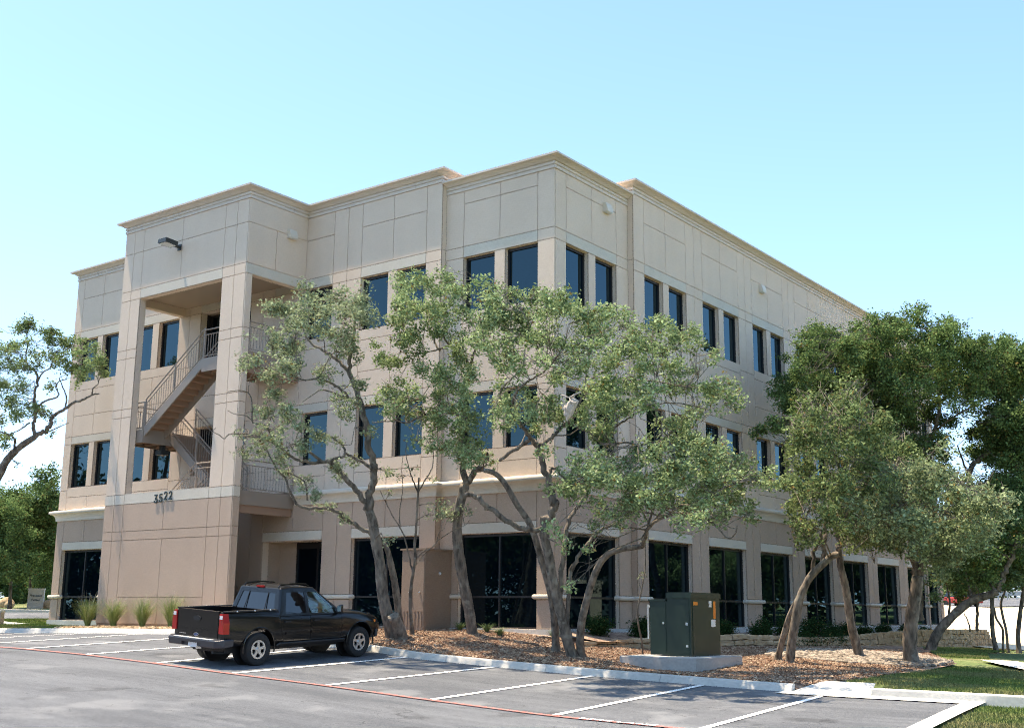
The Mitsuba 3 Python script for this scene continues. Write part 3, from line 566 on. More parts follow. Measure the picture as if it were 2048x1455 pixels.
def loft(st):
    V = np.array([section(*s) for s in st]); n, k = V.shape[:2]; V = V.reshape(-1, 3); F = []
    for i in range(n-1):
        for j in range(k):
            a, b = i*k+j, i*k+(j+1) % k; F += [[a, b, b+k], [a, b+k, a+k]]
    for j in range(1, k-1): F += [[0, j+1, j], [(n-1)*k, (n-1)*k+j, (n-1)*k+j+1]]
    m = trimesh.Trimesh(V, np.array(F), process=True); m.fix_normals(); return m
def cyl_y(x, z, r, y0, y1, n=40):
    m = trimesh.creation.cylinder(r, abs(y1-y0), sections=n); m.apply_transform(rot(90, (1, 0, 0))); m.apply_translation((x, (y0+y1)/2, z)); return m
body = man(loft(ST))
for ax in (1.6, -1.6):
    for s in (1, -1): body = body - man(cyl_y(ax, .40, .445, s*.52, s*1.1))
body = body - man(box((-2.50, -.74, .72), (-1.12, .74, 1.4))) - man(box((-1.02, -.80, .60), (.92, .80, 1.3)))
def seam(poly, y0, y1):
    m = trimesh.creation.extrude_polygon(sg.Polygon(poly), y1-y0, engine='earcut'); v = m.vertices.copy(); m.vertices = np.stack([v[:, 0], y1-v[:, 2], v[:, 1]], 1); m.fix_normals(); return man(m)
FD = [(-.06, .47), (.93, .47), (.95, .8), (.93, 1.3), (-.06, 1.3)]
RD = [(-.98, .80), (-.86, .47), (-.07, .47), (-.07, 1.3), (-1.0, 1.3)]
doors = []
for s in (1, -1):
    for nm, q in (('front_door', FD), ('rear_door', RD)):
        y0, y1 = (.80, 1.0) if s > 0 else (-1.0, -.80)
        out = seam(sg.Polygon(q).buffer(.006, join_style=2).exterior.coords[:-1], y0, y1); inn = seam(q, y0, y1)
        doors.append((nm, tm(body ^ inn))); body = body - out
        yy = sorted((s*.895, s*.93)); hx = .0 if nm == 'front_door' else -.9
        doors[-1] += (cat([box((hx+.02, yy[0], .93), (hx+.2, yy[1], .965))]),)
tk('body', tm(body), 'mat_truck', 32)
for nm, dm, hd in doors:
    k = tk(nm, dm, 'mat_truck', 32); add(k + '__handle', aff(hd, TM), 'mat_black')
# cab
def ball(p, r, n=2): m = trimesh.creation.icosphere(n, r); m.apply_translation(p); return m
def hull(pts, r): return m3.Manifold.batch_hull([man(ball(p, r)) for p in pts])
def sym(P): return [(x, s*y, z) for x, y, z in P for s in (1, -1)]
outer = hull(sym([(-1.0, .82, 1.06), (.98, .82, 1.04), (-.84, .66, 1.635), (.12, .645, 1.64), (-.5, .655, 1.66), (-.2, .4, 1.69), (-.6, .4, 1.69)]), .065)
inner = hull(sym([(-.93, .80, 1.0), (.9, .80, 1.0), (-.80, .63, 1.605), (.10, .62, 1.61), (-.4, .4, 1.645)]), .04)
cab = (outer - inner) - man(box((-2, -1.2, .8), (2, 1.2, 1.075)))
def prism_y(poly): return seam(poly, -1.3, 1.3)
def prism_x(poly, x0, x1):
    m = trimesh.creation.extrude_polygon(sg.Polygon(poly), x1-x0, engine='earcut'); v = m.vertices.copy(); m.vertices = np.stack([v[:, 2]+x0, v[:, 0], v[:, 1]], 1); m.fix_normals(); return man(m)
rw = [(-.84, 1.13), (-.19, 1.12), (-.19, 1.60), (-.74, 1.60)]; fw = [(-.09, 1.12), (.84, 1.10), (.80, 1.17), (.28, 1.585), (-.09, 1.60)]
ws = [(-.70, 1.14), (.70, 1.14), (.57, 1.61), (-.57, 1.61)]; bk = [(-.68, 1.17), (.68, 1.17), (.57, 1.58), (-.57, 1.58)]
cab = cab - prism_y(rw) - prism_y(fw) - prism_x(ws, .15, 1.4) - prism_x(bk, -1.6, -.78)
tk('cab', tm(cab), 'mat_truck', 32)
shell = hull(sym([(-1.0, .82, 1.06), (.98, .82, 1.04), (-.84, .66, 1.635), (.12, .645, 1.64), (-.5, .655, 1.66)]), .052) - hull(sym([(-1.0, .82, 1.06), (.98, .82, 1.04), (-.84, .66, 1.635), (.12, .645, 1.64), (-.5, .655, 1.66)]), .046)
def grow(q, d=.008): return list(sg.Polygon(q).buffer(d, join_style=2).exterior.coords[:-1])
for s in (1, -1):
    half = man(box((-2, 0.3, .9), (2, 1.3, 2))) if s > 0 else man(box((-2, -1.3, .9), (2, -.3, 2)))
    tk('rear_side_window', tm((shell ^ prism_y(grow(rw))) ^ half), 'mat_car_glass'); tk('front_side_window', tm(shell ^ prism_y(grow(fw)) ^ half), 'mat_clear_glass')
tk('windshield', tm(shell ^ prism_x(grow(ws), .15, 1.4)), 'mat_clear_glass')
rear_glass = tk('rear_window', tm(shell ^ prism_x(grow(bk), -1.6, -.78)), 'mat_car_glass')
add(rear_glass + '__divider', aff(cat([tube([(-1.055, s*.36, 1.17), (-.915, s*.33, 1.59)], .012, 6) for s in (1, -1)]), TM), 'mat_black')
for s in (1, -1):
    pts = [(-.86, s*.60, 1.705), (-.82, s*.60, 1.755), (-.4, s*.585, 1.785), (.0, s*.58, 1.765), (.08, s*.58, 1.72)]; tk('roof_rail', tube(pts, .02, 8), 'mat_truck', 40)
tk('brake_light', box((-.905, -.13, 1.69), (-.86, .13, 1.725)), 'mat_red_lens')
tk('seat', cat([tm(hull([(.15, s*.4-.2, .72), (.15, s*.4+.2, .72), (.6, s*.4-.2, .78), (.6, s*.4+.2, .78)], .07)) for s in (1, -1)] + [tm(hull([(.12, s*.4-.18, .75), (.12, s*.4+.18, .75), (-.06, s*.4-.14, 1.3), (-.06, s*.4+.14, 1.3)], .06)) for s in (1, -1)] + [tm(hull([(-.1, s*.4-.08, 1.45), (-.1, s*.4+.08, 1.45)], .07)) for s in (1, -1)]), 'mat_seat', 40)
tk('dashboard', cat([box((.72, -.78, .8), (1.0, .78, 1.10)), box((-.98, -.76, .66), (-.35, .76, 1.05))]), 'mat_black')
an = np.linspace(0, 2*np.pi, 24); tk('steering_wheel', tube([(.62-.12*math.sin(a), .38+.19*math.cos(a), 1.06+.15*math.sin(a)) for a in an], .016, 6), 'mat_black', 40)
# bed
tk('bed', cat([box((-2.5, -.738, .72), (-1.14, .738, .735))] + [box((-2.49, y-.02, .735), (-1.15, y+.02, .745)) for y in np.linspace(-.6, .6, 7)]), 'mat_black')
for s in (1, -1): tk('bed_rail', cat([box((-2.56, s*.80-.055, 1.205), (-1.08, s*.80+.055, 1.235))]), 'mat_black')
for s in (1, -1):
    for x in (-2.25, -1.75, -1.3): tk('tie_down', ball((x, s*.862, 1.222), .022, 1), 'mat_chrome', True)
tg = cat([box((-2.632, -.70, .60), (-2.60, .70, 1.19)), box((-2.642, -.70, .785), (-2.628, .70, .805)), box((-2.64, -.70, 1.18), (-2.56, .70, 1.225))])
tgk = tk('tailgate', tg, 'mat_truck'); 
hp = trimesh.creation.cylinder(.13, .02, sections=28); hp.apply_transform(rot(90, (0, 1, 0))); hp.apply_scale((1, 1, .42)); hp.apply_translation((-2.642, 0.02, 1.04)); add(tgk + '__handle', aff(hp, TM), 'mat_black')
bd = trimesh.creation.cylinder(.085, .014, sections=28); bd.apply_transform(rot(90, (0, 1, 0))); bd.apply_scale((1, 1, .45)); bd.apply_translation((-2.642, 0.02, .685)); b2 = bd.copy(); b2.apply_translation((-.006, 0, 0)); b2.vertices[:, 1] = .02+(b2.vertices[:, 1]-.02)*.85; b2.vertices[:, 2] = .685+(b2.vertices[:, 2]-.685)*.8
bk_ = add(tgk + '__badge', aff(bd, TM), 'mat_chrome'); 
add(TK + '__oval_badge', aff(b2, TM), 'mat_blue')
add(tgk + '__nameplate', aff(box((-2.637, .40, .675), (-2.63, .62, .69)), TM), 'mat_chrome')
for s in (1, -1):
    q = sg.Polygon([(.745, .75), (.905, .74), (.895, .98), (.84, 1.18), (.755, 1.18)]); m = trimesh.creation.extrude_polygon(q, .17, engine='earcut'); v = m.vertices.copy(); m.vertices = np.stack([v[:, 2]-2.645, s*v[:, 0], v[:, 1]], 1); m.fix_normals()
    k = tk('tail_light', m, 'mat_red_lens'); add(k + '__reversing_lens', aff(cat([box((-2.655, s*.815-.045, 1.06), (-2.642, s*.815+.045, 1.14))]), TM), 'mat_white_lens')
bp = sg.Polygon([(-.97, 0), (-.98, .10), (-.95, .17), (.95, .17), (.98, .10), (.97, 0), (.8, -.09), (-.8, -.09)])
bm = tm(hull(sym([(-2.76, .78, .47), (-2.76, .80, .58), (-2.62, .93, .48), (-2.62, .93, .60), (-2.4, .93, .5), (-2.4, .93, .6)]), .03) - man(box((-2.58, -.7, .3), (-2.2, .7, .8))) - man(box((-2.9, -.33, .40), (-2.74, .33, .53))))
bmk = tk('rear_bumper', bm, 'mat_bumper', 30); add(bmk + '__step_pad', aff(box((-2.78, -.66, .612), (-2.63, .66, .622)), TM), 'mat_lens')
plk = tk('licence_plate', box((-2.742, -.155, .42), (-2.735, .155, .545)), 'mat_plate')
tk('hitch', box((-2.8, -.26, .40), (-2.70, -.2, .46)), 'mat_chrome')
tk('front_bumper', tm(hull(sym([(2.46, .62, .50), (2.46, .62, .60), (2.2, .86, .50), (2.2, .86, .62)]), .035)), 'mat_bumper', 30)
for s in (1, -1):
    tk('headlight', tm(hull([(2.33, s*.62, .72), (2.33, s*.62, .84), (2.24, s*.76, .72), (2.22, s*.76, .86)], .03)), 'mat_white_lens', 30)
    tk('turn_signal', tm(hull([(2.235, s*.80, .70), (2.21, s*.80, .86), (2.13, s*.85, .76), (2.12, s*.85, .86)], .02)), 'mat_amber_lens', 30)
    mk = tk('mirror', tm(hull([(.80, s*1.02, 1.14), (.80, s*1.02, 1.26), (.82, s*.93, 1.13), (.82, s*.93, 1.25)], .035)), 'mat_truck', 30); add(mk + '__stay', aff(box((.78, min(s*.86, s*.95), 1.10), (.86, max(s*.86, s*.95), 1.15)), TM), 'mat_black')
    add(mk + '__mirror_glass', aff(box((.757, s*.975-.065, 1.13), (.764, s*.975+.065, 1.26)), TM), 'mat_chrome')
    y0, y1 = sorted((s*.905, s*.928)); tk('side_moulding', cat([box((-.84, y0, .655), (-.09, y1, .715)), box((-.05, y0, .655), (.90, y1, .715))]), 'mat_truck')
    tk('rocker_panel', tm(hull([(-1.05, s*.86, .42), (1.08, s*.86, .42), (-1.0, s*.89, .46), (1.05, s*.89, .46)], .03)), 'mat_black', 30)
    for ax, nm in ((1.6, 'fender_flare'), (-1.6, 'fender_flare')):
        aa = np.linspace(math.radians(-14), math.radians(194), 24); pts = [(ax+.455*math.cos(a), s*.897, .40+.455*math.sin(a)) for a in aa]; tk(nm, tube(pts, .018, 6), 'mat_truck', 40)
        # dark liner inside the arch
        tk('wheel_arch_liner', cyl_y(ax, .40, .44, s*.50, s*.54), 'mat_black')
tk('underbody', cat([box((-2.3, -.55, .30), (2.2, .55, .44)), box((-1.68, -.75, .30), (-1.52, .75, .42)), box((1.52, -.75, .30), (1.68, .75, .42))]) , 'mat_black')
tk('exhaust', cat([tube([(-1.9, -.45, .30), (-2.35, -.5, .30), (-2.6, -.52, .33)], .03, 8), box((-1.9, .2, .26), (-1.3, .5, .4))]), 'mat_lamp')
# wheels: tyre lathe, five-spoke rim
RW = .365
def ring_lathe(prof, n=48):
    m = trimesh.creation.revolve(np.array(prof), sections=n); m.apply_transform(rot(90, (1, 0, 0))); return m
tyre = ring_lathe([(.215, -.10), (.25, -.118), (.31, -.122), (.345, -.112), (.362, -.085), (RW, -.04), (RW, .04), (.362, .085), (.345, .112), (.31, .122), (.25, .118), (.215, .10), (.215, -.10)])
disc = sg.Point(0, 0).buffer(.208, 48)
for k in range(5):
    a = 2*math.pi*k/5 + .3; h = sg.Polygon([(.085*math.cos(a-.30), .085*math.sin(a-.30)), (.172*math.cos(a-.42), .172*math.sin(a-.42)), (.178*math.cos(a), .178*math.sin(a)), (.172*math.cos(a+.42), .172*math.sin(a+.42)), (.085*math.cos(a+.30), .085*math.sin(a+.30)), (.078*math.cos(a), .078*math.sin(a))]).buffer(-.012).buffer(.012); disc = disc.difference(h)
rim = trimesh.creation.extrude_polygon(disc, .035, engine='earcut'); rim.apply_transform(rot(-90, (1, 0, 0))); rim.apply_translation((0, .065, 0))
rim = cat([rim, ring_lathe([(.196, .06), (.218, .06), (.218, .118), (.204, .122), (.196, .10), (.196, .06)]), cyl_y(0, 0, .05, .09, .125, 20)])
back = cyl_y(0, 0, .205, -.02, .02, 32)
for x in (1.6, -1.6):
    for s in (1, -1):
        Mw = trimesh.transformations.translation_matrix((x, s*.78, RW)) @ (np.eye(4) if s > 0 else rot(180, (0, 0, 1)))
        k = tk('wheel', aff(back, Mw), 'mat_black'); add(k + '__tyre', aff(aff(tyre, Mw), TM), 'mat_tyre', smooth=35); add(k + '__rim', aff(aff(rim, Mw), TM), 'mat_alloy', smooth=30)

TREES = {
 'T1': {"b":[[[-3.32,-2.89,-0.54,0.23],[-3.34,-3.03,-0.08,0.217],[-3.38,-3.26,0.65,0.203],[-3.35,-3.44,1.44,0.189],[-3.36,-3.61,2.04,0.176],[-3.37,-3.76,2.57,0.162],[-3.41,-3.88,2.9,0.149]],[[-3.41,-3.88,2.9,0.135],[-3.33,-3.91,3.43,0.13],[-3.23,-3.9,3.9,0.124],[-3.24,-3.93,4.17,0.118],[-3.33,-4.05,4.58,0.113],[-3.37,-4.19,5.18,0.107],[-3.43,-4.31,5.72,0.101],[-3.5,-4.42,6.13,0.096]],[[-3.5,-4.42,6.13,0.089],[-3.62,-4.54,6.47,0.079],[-3.64,-4.6,6.88,0.069],[-3.57,-4.58,7.23,0.058],[-3.52,-4.59,7.64,0.048],[-3.45,-4.61,8.19,0.038],[-3.39,-4.62,8.61,0.028]],[[-3.53,-4.5,6.33,0.068],[-3.76,-4.65,6.75,0.062],[-4.02,-4.79,7.03,0.055],[-4.24,-4.87,7.19,0.048],[-4.46,-4.95,7.34,0.042],[-4.73,-5.07,7.5,0.035],[-4.9,-5.17,7.86,0.028],[-4.97,-5.2,8.29,0.021]],[[-3.5,-4.32,5.75,0.061],[-3.59,-4.58,5.84,0.055],[-3.59,-4.78,6.01,0.049],[-3.67,-5.05,6.18,0.043],[-3.8,-5.34,6.26,0.037],[-3.8,-5.52,6.33,0.032],[-4.04,-5.84,6.23,0.026],[-4.25,-6.19,6.34,0.02]],[[-3.54,-4.63,5.82,0.034],[-3.69,-4.87,5.94,0.029],[-3.89,-5.15,6.03,0.025],[-3.99,-5.33,6.04,0.02],[-4.11,-5.48,5.89,0.015],[-4.29,-5.66,5.7,0.011]],[[-3.51,-4.47,7.24,0.034],[-3.7,-4.55,7.39,0.029],[-3.91,-4.63,7.4,0.024],[-4.18,-4.68,7.22,0.019],[-4.35,-4.66,7.03,0.014]],[[-3.41,-3.87,2.87,0.102],[-3.49,-4.12,3.22,0.095],[-3.62,-4.43,3.6,0.088],[-3.75,-4.69,3.86,0.081],[-3.83,-4.9,4.04,0.074],[-3.86,-5.06,4.16,0.067]],[[-3.86,-5.06,4.14,0.06],[-4.05,-5.33,4.08,0.054],[-4.23,-5.62,4.1,0.049],[-4.35,-5.87,4.18,0.043],[-4.49,-6.19,4.42,0.037],[-4.65,-6.5,4.59,0.032],[-4.86,-6.83,4.67,0.026],[-4.98,-7.06,4.65,0.021]],[[-4.7,-6.45,4.6,0.026],[-5.0,-6.8,4.74,0.024],[-5.25,-7.08,4.75,0.021],[-5.36,-7.24,4.69,0.019],[-5.38,-7.32,4.59,0.016],[-5.42,-7.46,4.67,0.014],[-5.48,-7.62,4.75,0.011],[-5.35,-7.64,4.83,0.009]],[[-4.46,-6.22,4.41,0.039],[-4.5,-6.4,4.59,0.036],[-4.58,-6.67,4.96,0.032],[-4.76,-6.93,5.01,0.028],[-4.66,-7.05,5.31,0.024],[-4.6,-7.21,5.68,0.02],[-4.73,-7.44,5.78,0.017],[-4.92,-7.68,5.73,0.013]],[[-4.72,-6.97,5.06,0.02],[-4.79,-7.18,5.17,0.016],[-4.91,-7.4,5.18,0.012],[-4.98,-7.6,5.26,0.008]],[[-3.86,-5.06,4.16,0.053],[-3.61,-4.85,4.23,0.047],[-3.52,-4.76,4.37,0.04],[-3.58,-4.81,4.57,0.034],[-3.75,-4.93,4.74,0.027],[-3.93,-5.03,4.82,0.02]],[[-3.98,-5.13,4.1,0.053],[-4.07,-5.52,4.33,0.042],[-4.16,-5.89,4.49,0.031],[-4.16,-6.15,4.49,0.02]],[[-3.17,-3.98,3.96,0.068],[-3.3,-4.25,4.14,0.056],[-3.45,-4.53,4.26,0.045],[-3.53,-4.75,4.37,0.034]],[[-3.44,-3.73,2.26,0.081],[-3.64,-4.07,2.49,0.075],[-3.77,-4.32,2.61,0.069],[-3.91,-4.62,2.84,0.064],[-4.06,-4.89,2.92,0.058],[-4.42,-5.28,2.91,0.052],[-4.54,-5.53,3.05,0.046],[-4.53,-5.73,3.34,0.04],[-4.52,-5.94,3.65,0.035],[-4.58,-6.16,3.83,0.029],[-4.66,-6.47,4.33,0.024]],[[-4.27,-5.34,3.09,0.033],[-4.18,-5.5,3.47,0.026],[-4.21,-5.7,3.65,0.02],[-4.38,-5.99,3.77,0.013]],[[-2.91,-2.98,-0.5,0.228],[-2.86,-3.19,-0.16,0.207],[-2.84,-3.42,0.13,0.186]],[[-3.49,-2.41,-0.44,0.151],[-3.39,-2.62,0.26,0.137],[-3.32,-2.85,0.93,0.123],[-3.29,-3.07,1.46,0.109],[-3.26,-3.26,1.85,0.095],[-3.28,-3.43,2.05,0.081]]],"k":[[-4.74,-6.5,8.11,0.34],[-4.65,-6.05,8.31,0.44],[-3.19,-6.82,8.26,0.32],[-2.65,-7.11,7.67,0.36],[-4.01,-5.43,8.23,0.34],[-3.56,-6.71,7.52,0.33],[-3.97,-7.27,7.14,0.26],[-4.41,-6.39,7.07,0.37],[-5.2,-5.28,7.3,0.35],[-5.42,-6.87,6.77,0.21],[-4.28,-7.36,6.36,0.28],[-4.97,-6.27,6.4,0.3],[-3.22,-7.23,6.26,0.33],[-3.95,-6.19,6.45,0.33],[-3.25,-5.47,8.42,0.35],[-2.65,-5.54,8.12,0.37],[-1.71,-6.05,8.05,0.32],[-2.22,-6.26,7.53,0.39],[-1.63,-6.35,7.43,0.32],[-2.16,-6.19,7.1,0.36],[-4.07,-4.94,7.76,0.28],[-3.51,-4.51,7.23,0.3],[-3.42,-5.01,7.05,0.24],[-3.7,-5.89,7.44,0.21],[-4.55,-4.82,6.75,0.25],[-3.57,-5.44,6.31,0.21],[-2.58,-5.2,5.94,0.24],[-2.55,-5.95,5.42,0.28],[-2.98,-5.37,5.37,0.24],[-4.79,-6.21,5.87,0.27],[-5.11,-6.15,5.57,0.3],[-3.59,-6.91,5.21,0.26],[-3.73,-6.5,5.06,0.26],[-3.24,-6.46,4.81,0.23],[-3.1,-6.1,4.67,0.23],[-4.19,-6.77,4.78,0.26],[-5.52,-6.11,4.79,0.22],[-6.28,-5.91,4.95,0.15],[-5.87,-5.41,4.6,0.3],[-3.84,-6.54,4.35,0.28],[-6.49,-5.74,4.46,0.17],[-3.4,-6.28,4.31,0.26],[-3.83,-5.04,4.75,0.19],[-2.43,-4.99,4.93,0.17],[-4.2,-6.48,4.07,0.26],[-5.49,-4.93,3.96,0.22],[-3.89,-4.96,3.94,0.24],[-3.75,-4.19,4.2,0.19],[-4.06,-5.7,3.3,0.13],[-2.99,-6.1,3.03,0.2],[-4.11,-4.69,2.97,0.22],[-3.7,-4.42,2.66,0.17],[-2.33,-4.3,2.05,0.12],[-2.94,-3.78,3.92,0.15],[-4.22,-5.41,3.68,0.16],[-4.42,-3.99,3.87,0.17]]},
 'T2': {"b":[[[-2.12,-0.93,-0.43,0.195],[-2.11,-1.07,0.14,0.191],[-2.14,-1.31,0.95,0.187],[-2.15,-1.5,1.63,0.183],[-2.13,-1.67,2.31,0.179],[-2.02,-1.76,2.99,0.175],[-1.86,-1.77,3.47,0.171],[-1.79,-1.78,3.7,0.167]],[[-1.79,-1.77,3.67,0.125],[-1.81,-1.84,4.02,0.115],[-1.83,-1.97,4.56,0.105],[-1.77,-2.01,5.04,0.096],[-1.66,-2.04,5.6,0.086],[-1.66,-2.11,6.01,0.076],[-1.55,-2.1,6.43,0.066],[-1.45,-2.1,6.84,0.056]],[[-1.45,-2.1,6.84,0.056],[-1.53,-2.2,7.26,0.048],[-1.87,-2.45,7.55,0.04],[-2.08,-2.65,7.97,0.033],[-2.17,-2.78,8.54,0.025],[-2.27,-2.9,8.97,0.017]],[[-1.45,-2.1,6.84,0.056],[-1.17,-2.19,7.36,0.045],[-0.81,-2.22,7.88,0.035],[-0.5,-2.29,8.39,0.024],[-0.32,-2.41,8.77,0.014]],[[-1.65,-2.04,5.52,0.063],[-1.85,-2.41,5.7,0.054],[-2.11,-2.75,5.61,0.046],[-2.3,-3.05,5.51,0.037],[-2.56,-3.37,5.29,0.029],[-2.73,-3.69,5.33,0.02]],[[-1.78,-2.0,5.05,0.042],[-2.09,-2.32,4.75,0.035],[-2.24,-2.56,4.62,0.028],[-2.37,-2.84,4.71,0.021],[-2.49,-3.12,4.83,0.014]],[[-2.1,-2.61,7.4,0.042],[-2.27,-2.59,7.57,0.035],[-2.45,-2.65,8.02,0.028],[-2.74,-2.76,8.33,0.021],[-3.04,-2.86,8.58,0.014]],[[-2.73,-3.69,5.33,0.027],[-2.89,-3.92,5.28,0.02],[-3.1,-4.19,5.22,0.014]],[[-1.85,-2.47,7.54,0.035],[-2.1,-2.82,7.37,0.027],[-2.28,-3.14,7.26,0.019],[-2.67,-3.63,7.23,0.011]],[[-1.79,-1.77,3.67,0.111],[-1.58,-1.81,3.93,0.106],[-1.34,-1.79,4.06,0.101],[-1.16,-1.79,4.08,0.096]]],"k":[[-2.43,-3.23,9.31,0.37],[-2.19,-4.0,8.97,0.25],[-0.15,-5.37,8.25,0.33],[-1.4,-2.96,9.08,0.32],[-0.74,-3.39,8.64,0.24],[-1.65,-4.75,8.29,0.31],[-0.78,-5.16,7.99,0.34],[-0.73,-4.41,8.15,0.34],[-0.35,-4.25,8.24,0.26],[-2.07,-4.33,8.03,0.31],[-0.56,-4.93,7.68,0.34],[-0.88,-4.0,8.0,0.35],[-0.6,-3.66,8.06,0.31],[-2.61,-3.26,7.81,0.39],[-2.05,-4.26,7.31,0.3],[-2.09,-2.99,7.96,0.31],[-1.73,-2.51,7.8,0.39],[-0.22,-3.65,7.49,0.34],[-3.45,-3.34,7.24,0.31],[-2.82,-3.56,6.92,0.32],[-2.19,-3.54,7.08,0.27],[-1.01,-4.46,6.4,0.3],[-0.44,-4.69,6.15,0.29],[-0.26,-4.45,6.03,0.33],[-1.67,-2.44,6.9,0.32],[-0.39,-3.41,6.43,0.3],[-1.05,-3.08,7.18,0.31],[-3.54,-3.04,6.38,0.37],[-2.37,-3.79,5.84,0.35],[-0.96,-4.87,5.64,0.23],[-1.08,-3.93,5.8,0.26],[-3.15,-3.6,5.87,0.3],[-1.17,-5.4,5.23,0.23],[-2.43,-2.92,5.66,0.36],[-1.33,-3.51,5.47,0.37],[0.11,-4.72,5.1,0.33],[0.33,-4.72,5.39,0.29],[-0.11,-3.97,5.94,0.26],[-1.43,-3.26,5.07,0.35],[-1.21,-2.76,4.97,0.31],[-1.01,-2.44,5.44,0.27],[-0.8,-3.77,4.51,0.23],[-1.04,-2.79,4.57,0.35],[-1.05,-2.18,4.8,0.27],[-0.31,-3.89,4.11,0.33],[0.34,-4.15,4.03,0.29],[-1.69,-1.06,4.51,0.26],[-0.6,-5.23,4.43,0.14],[-1.01,-4.13,4.52,0.21]]},
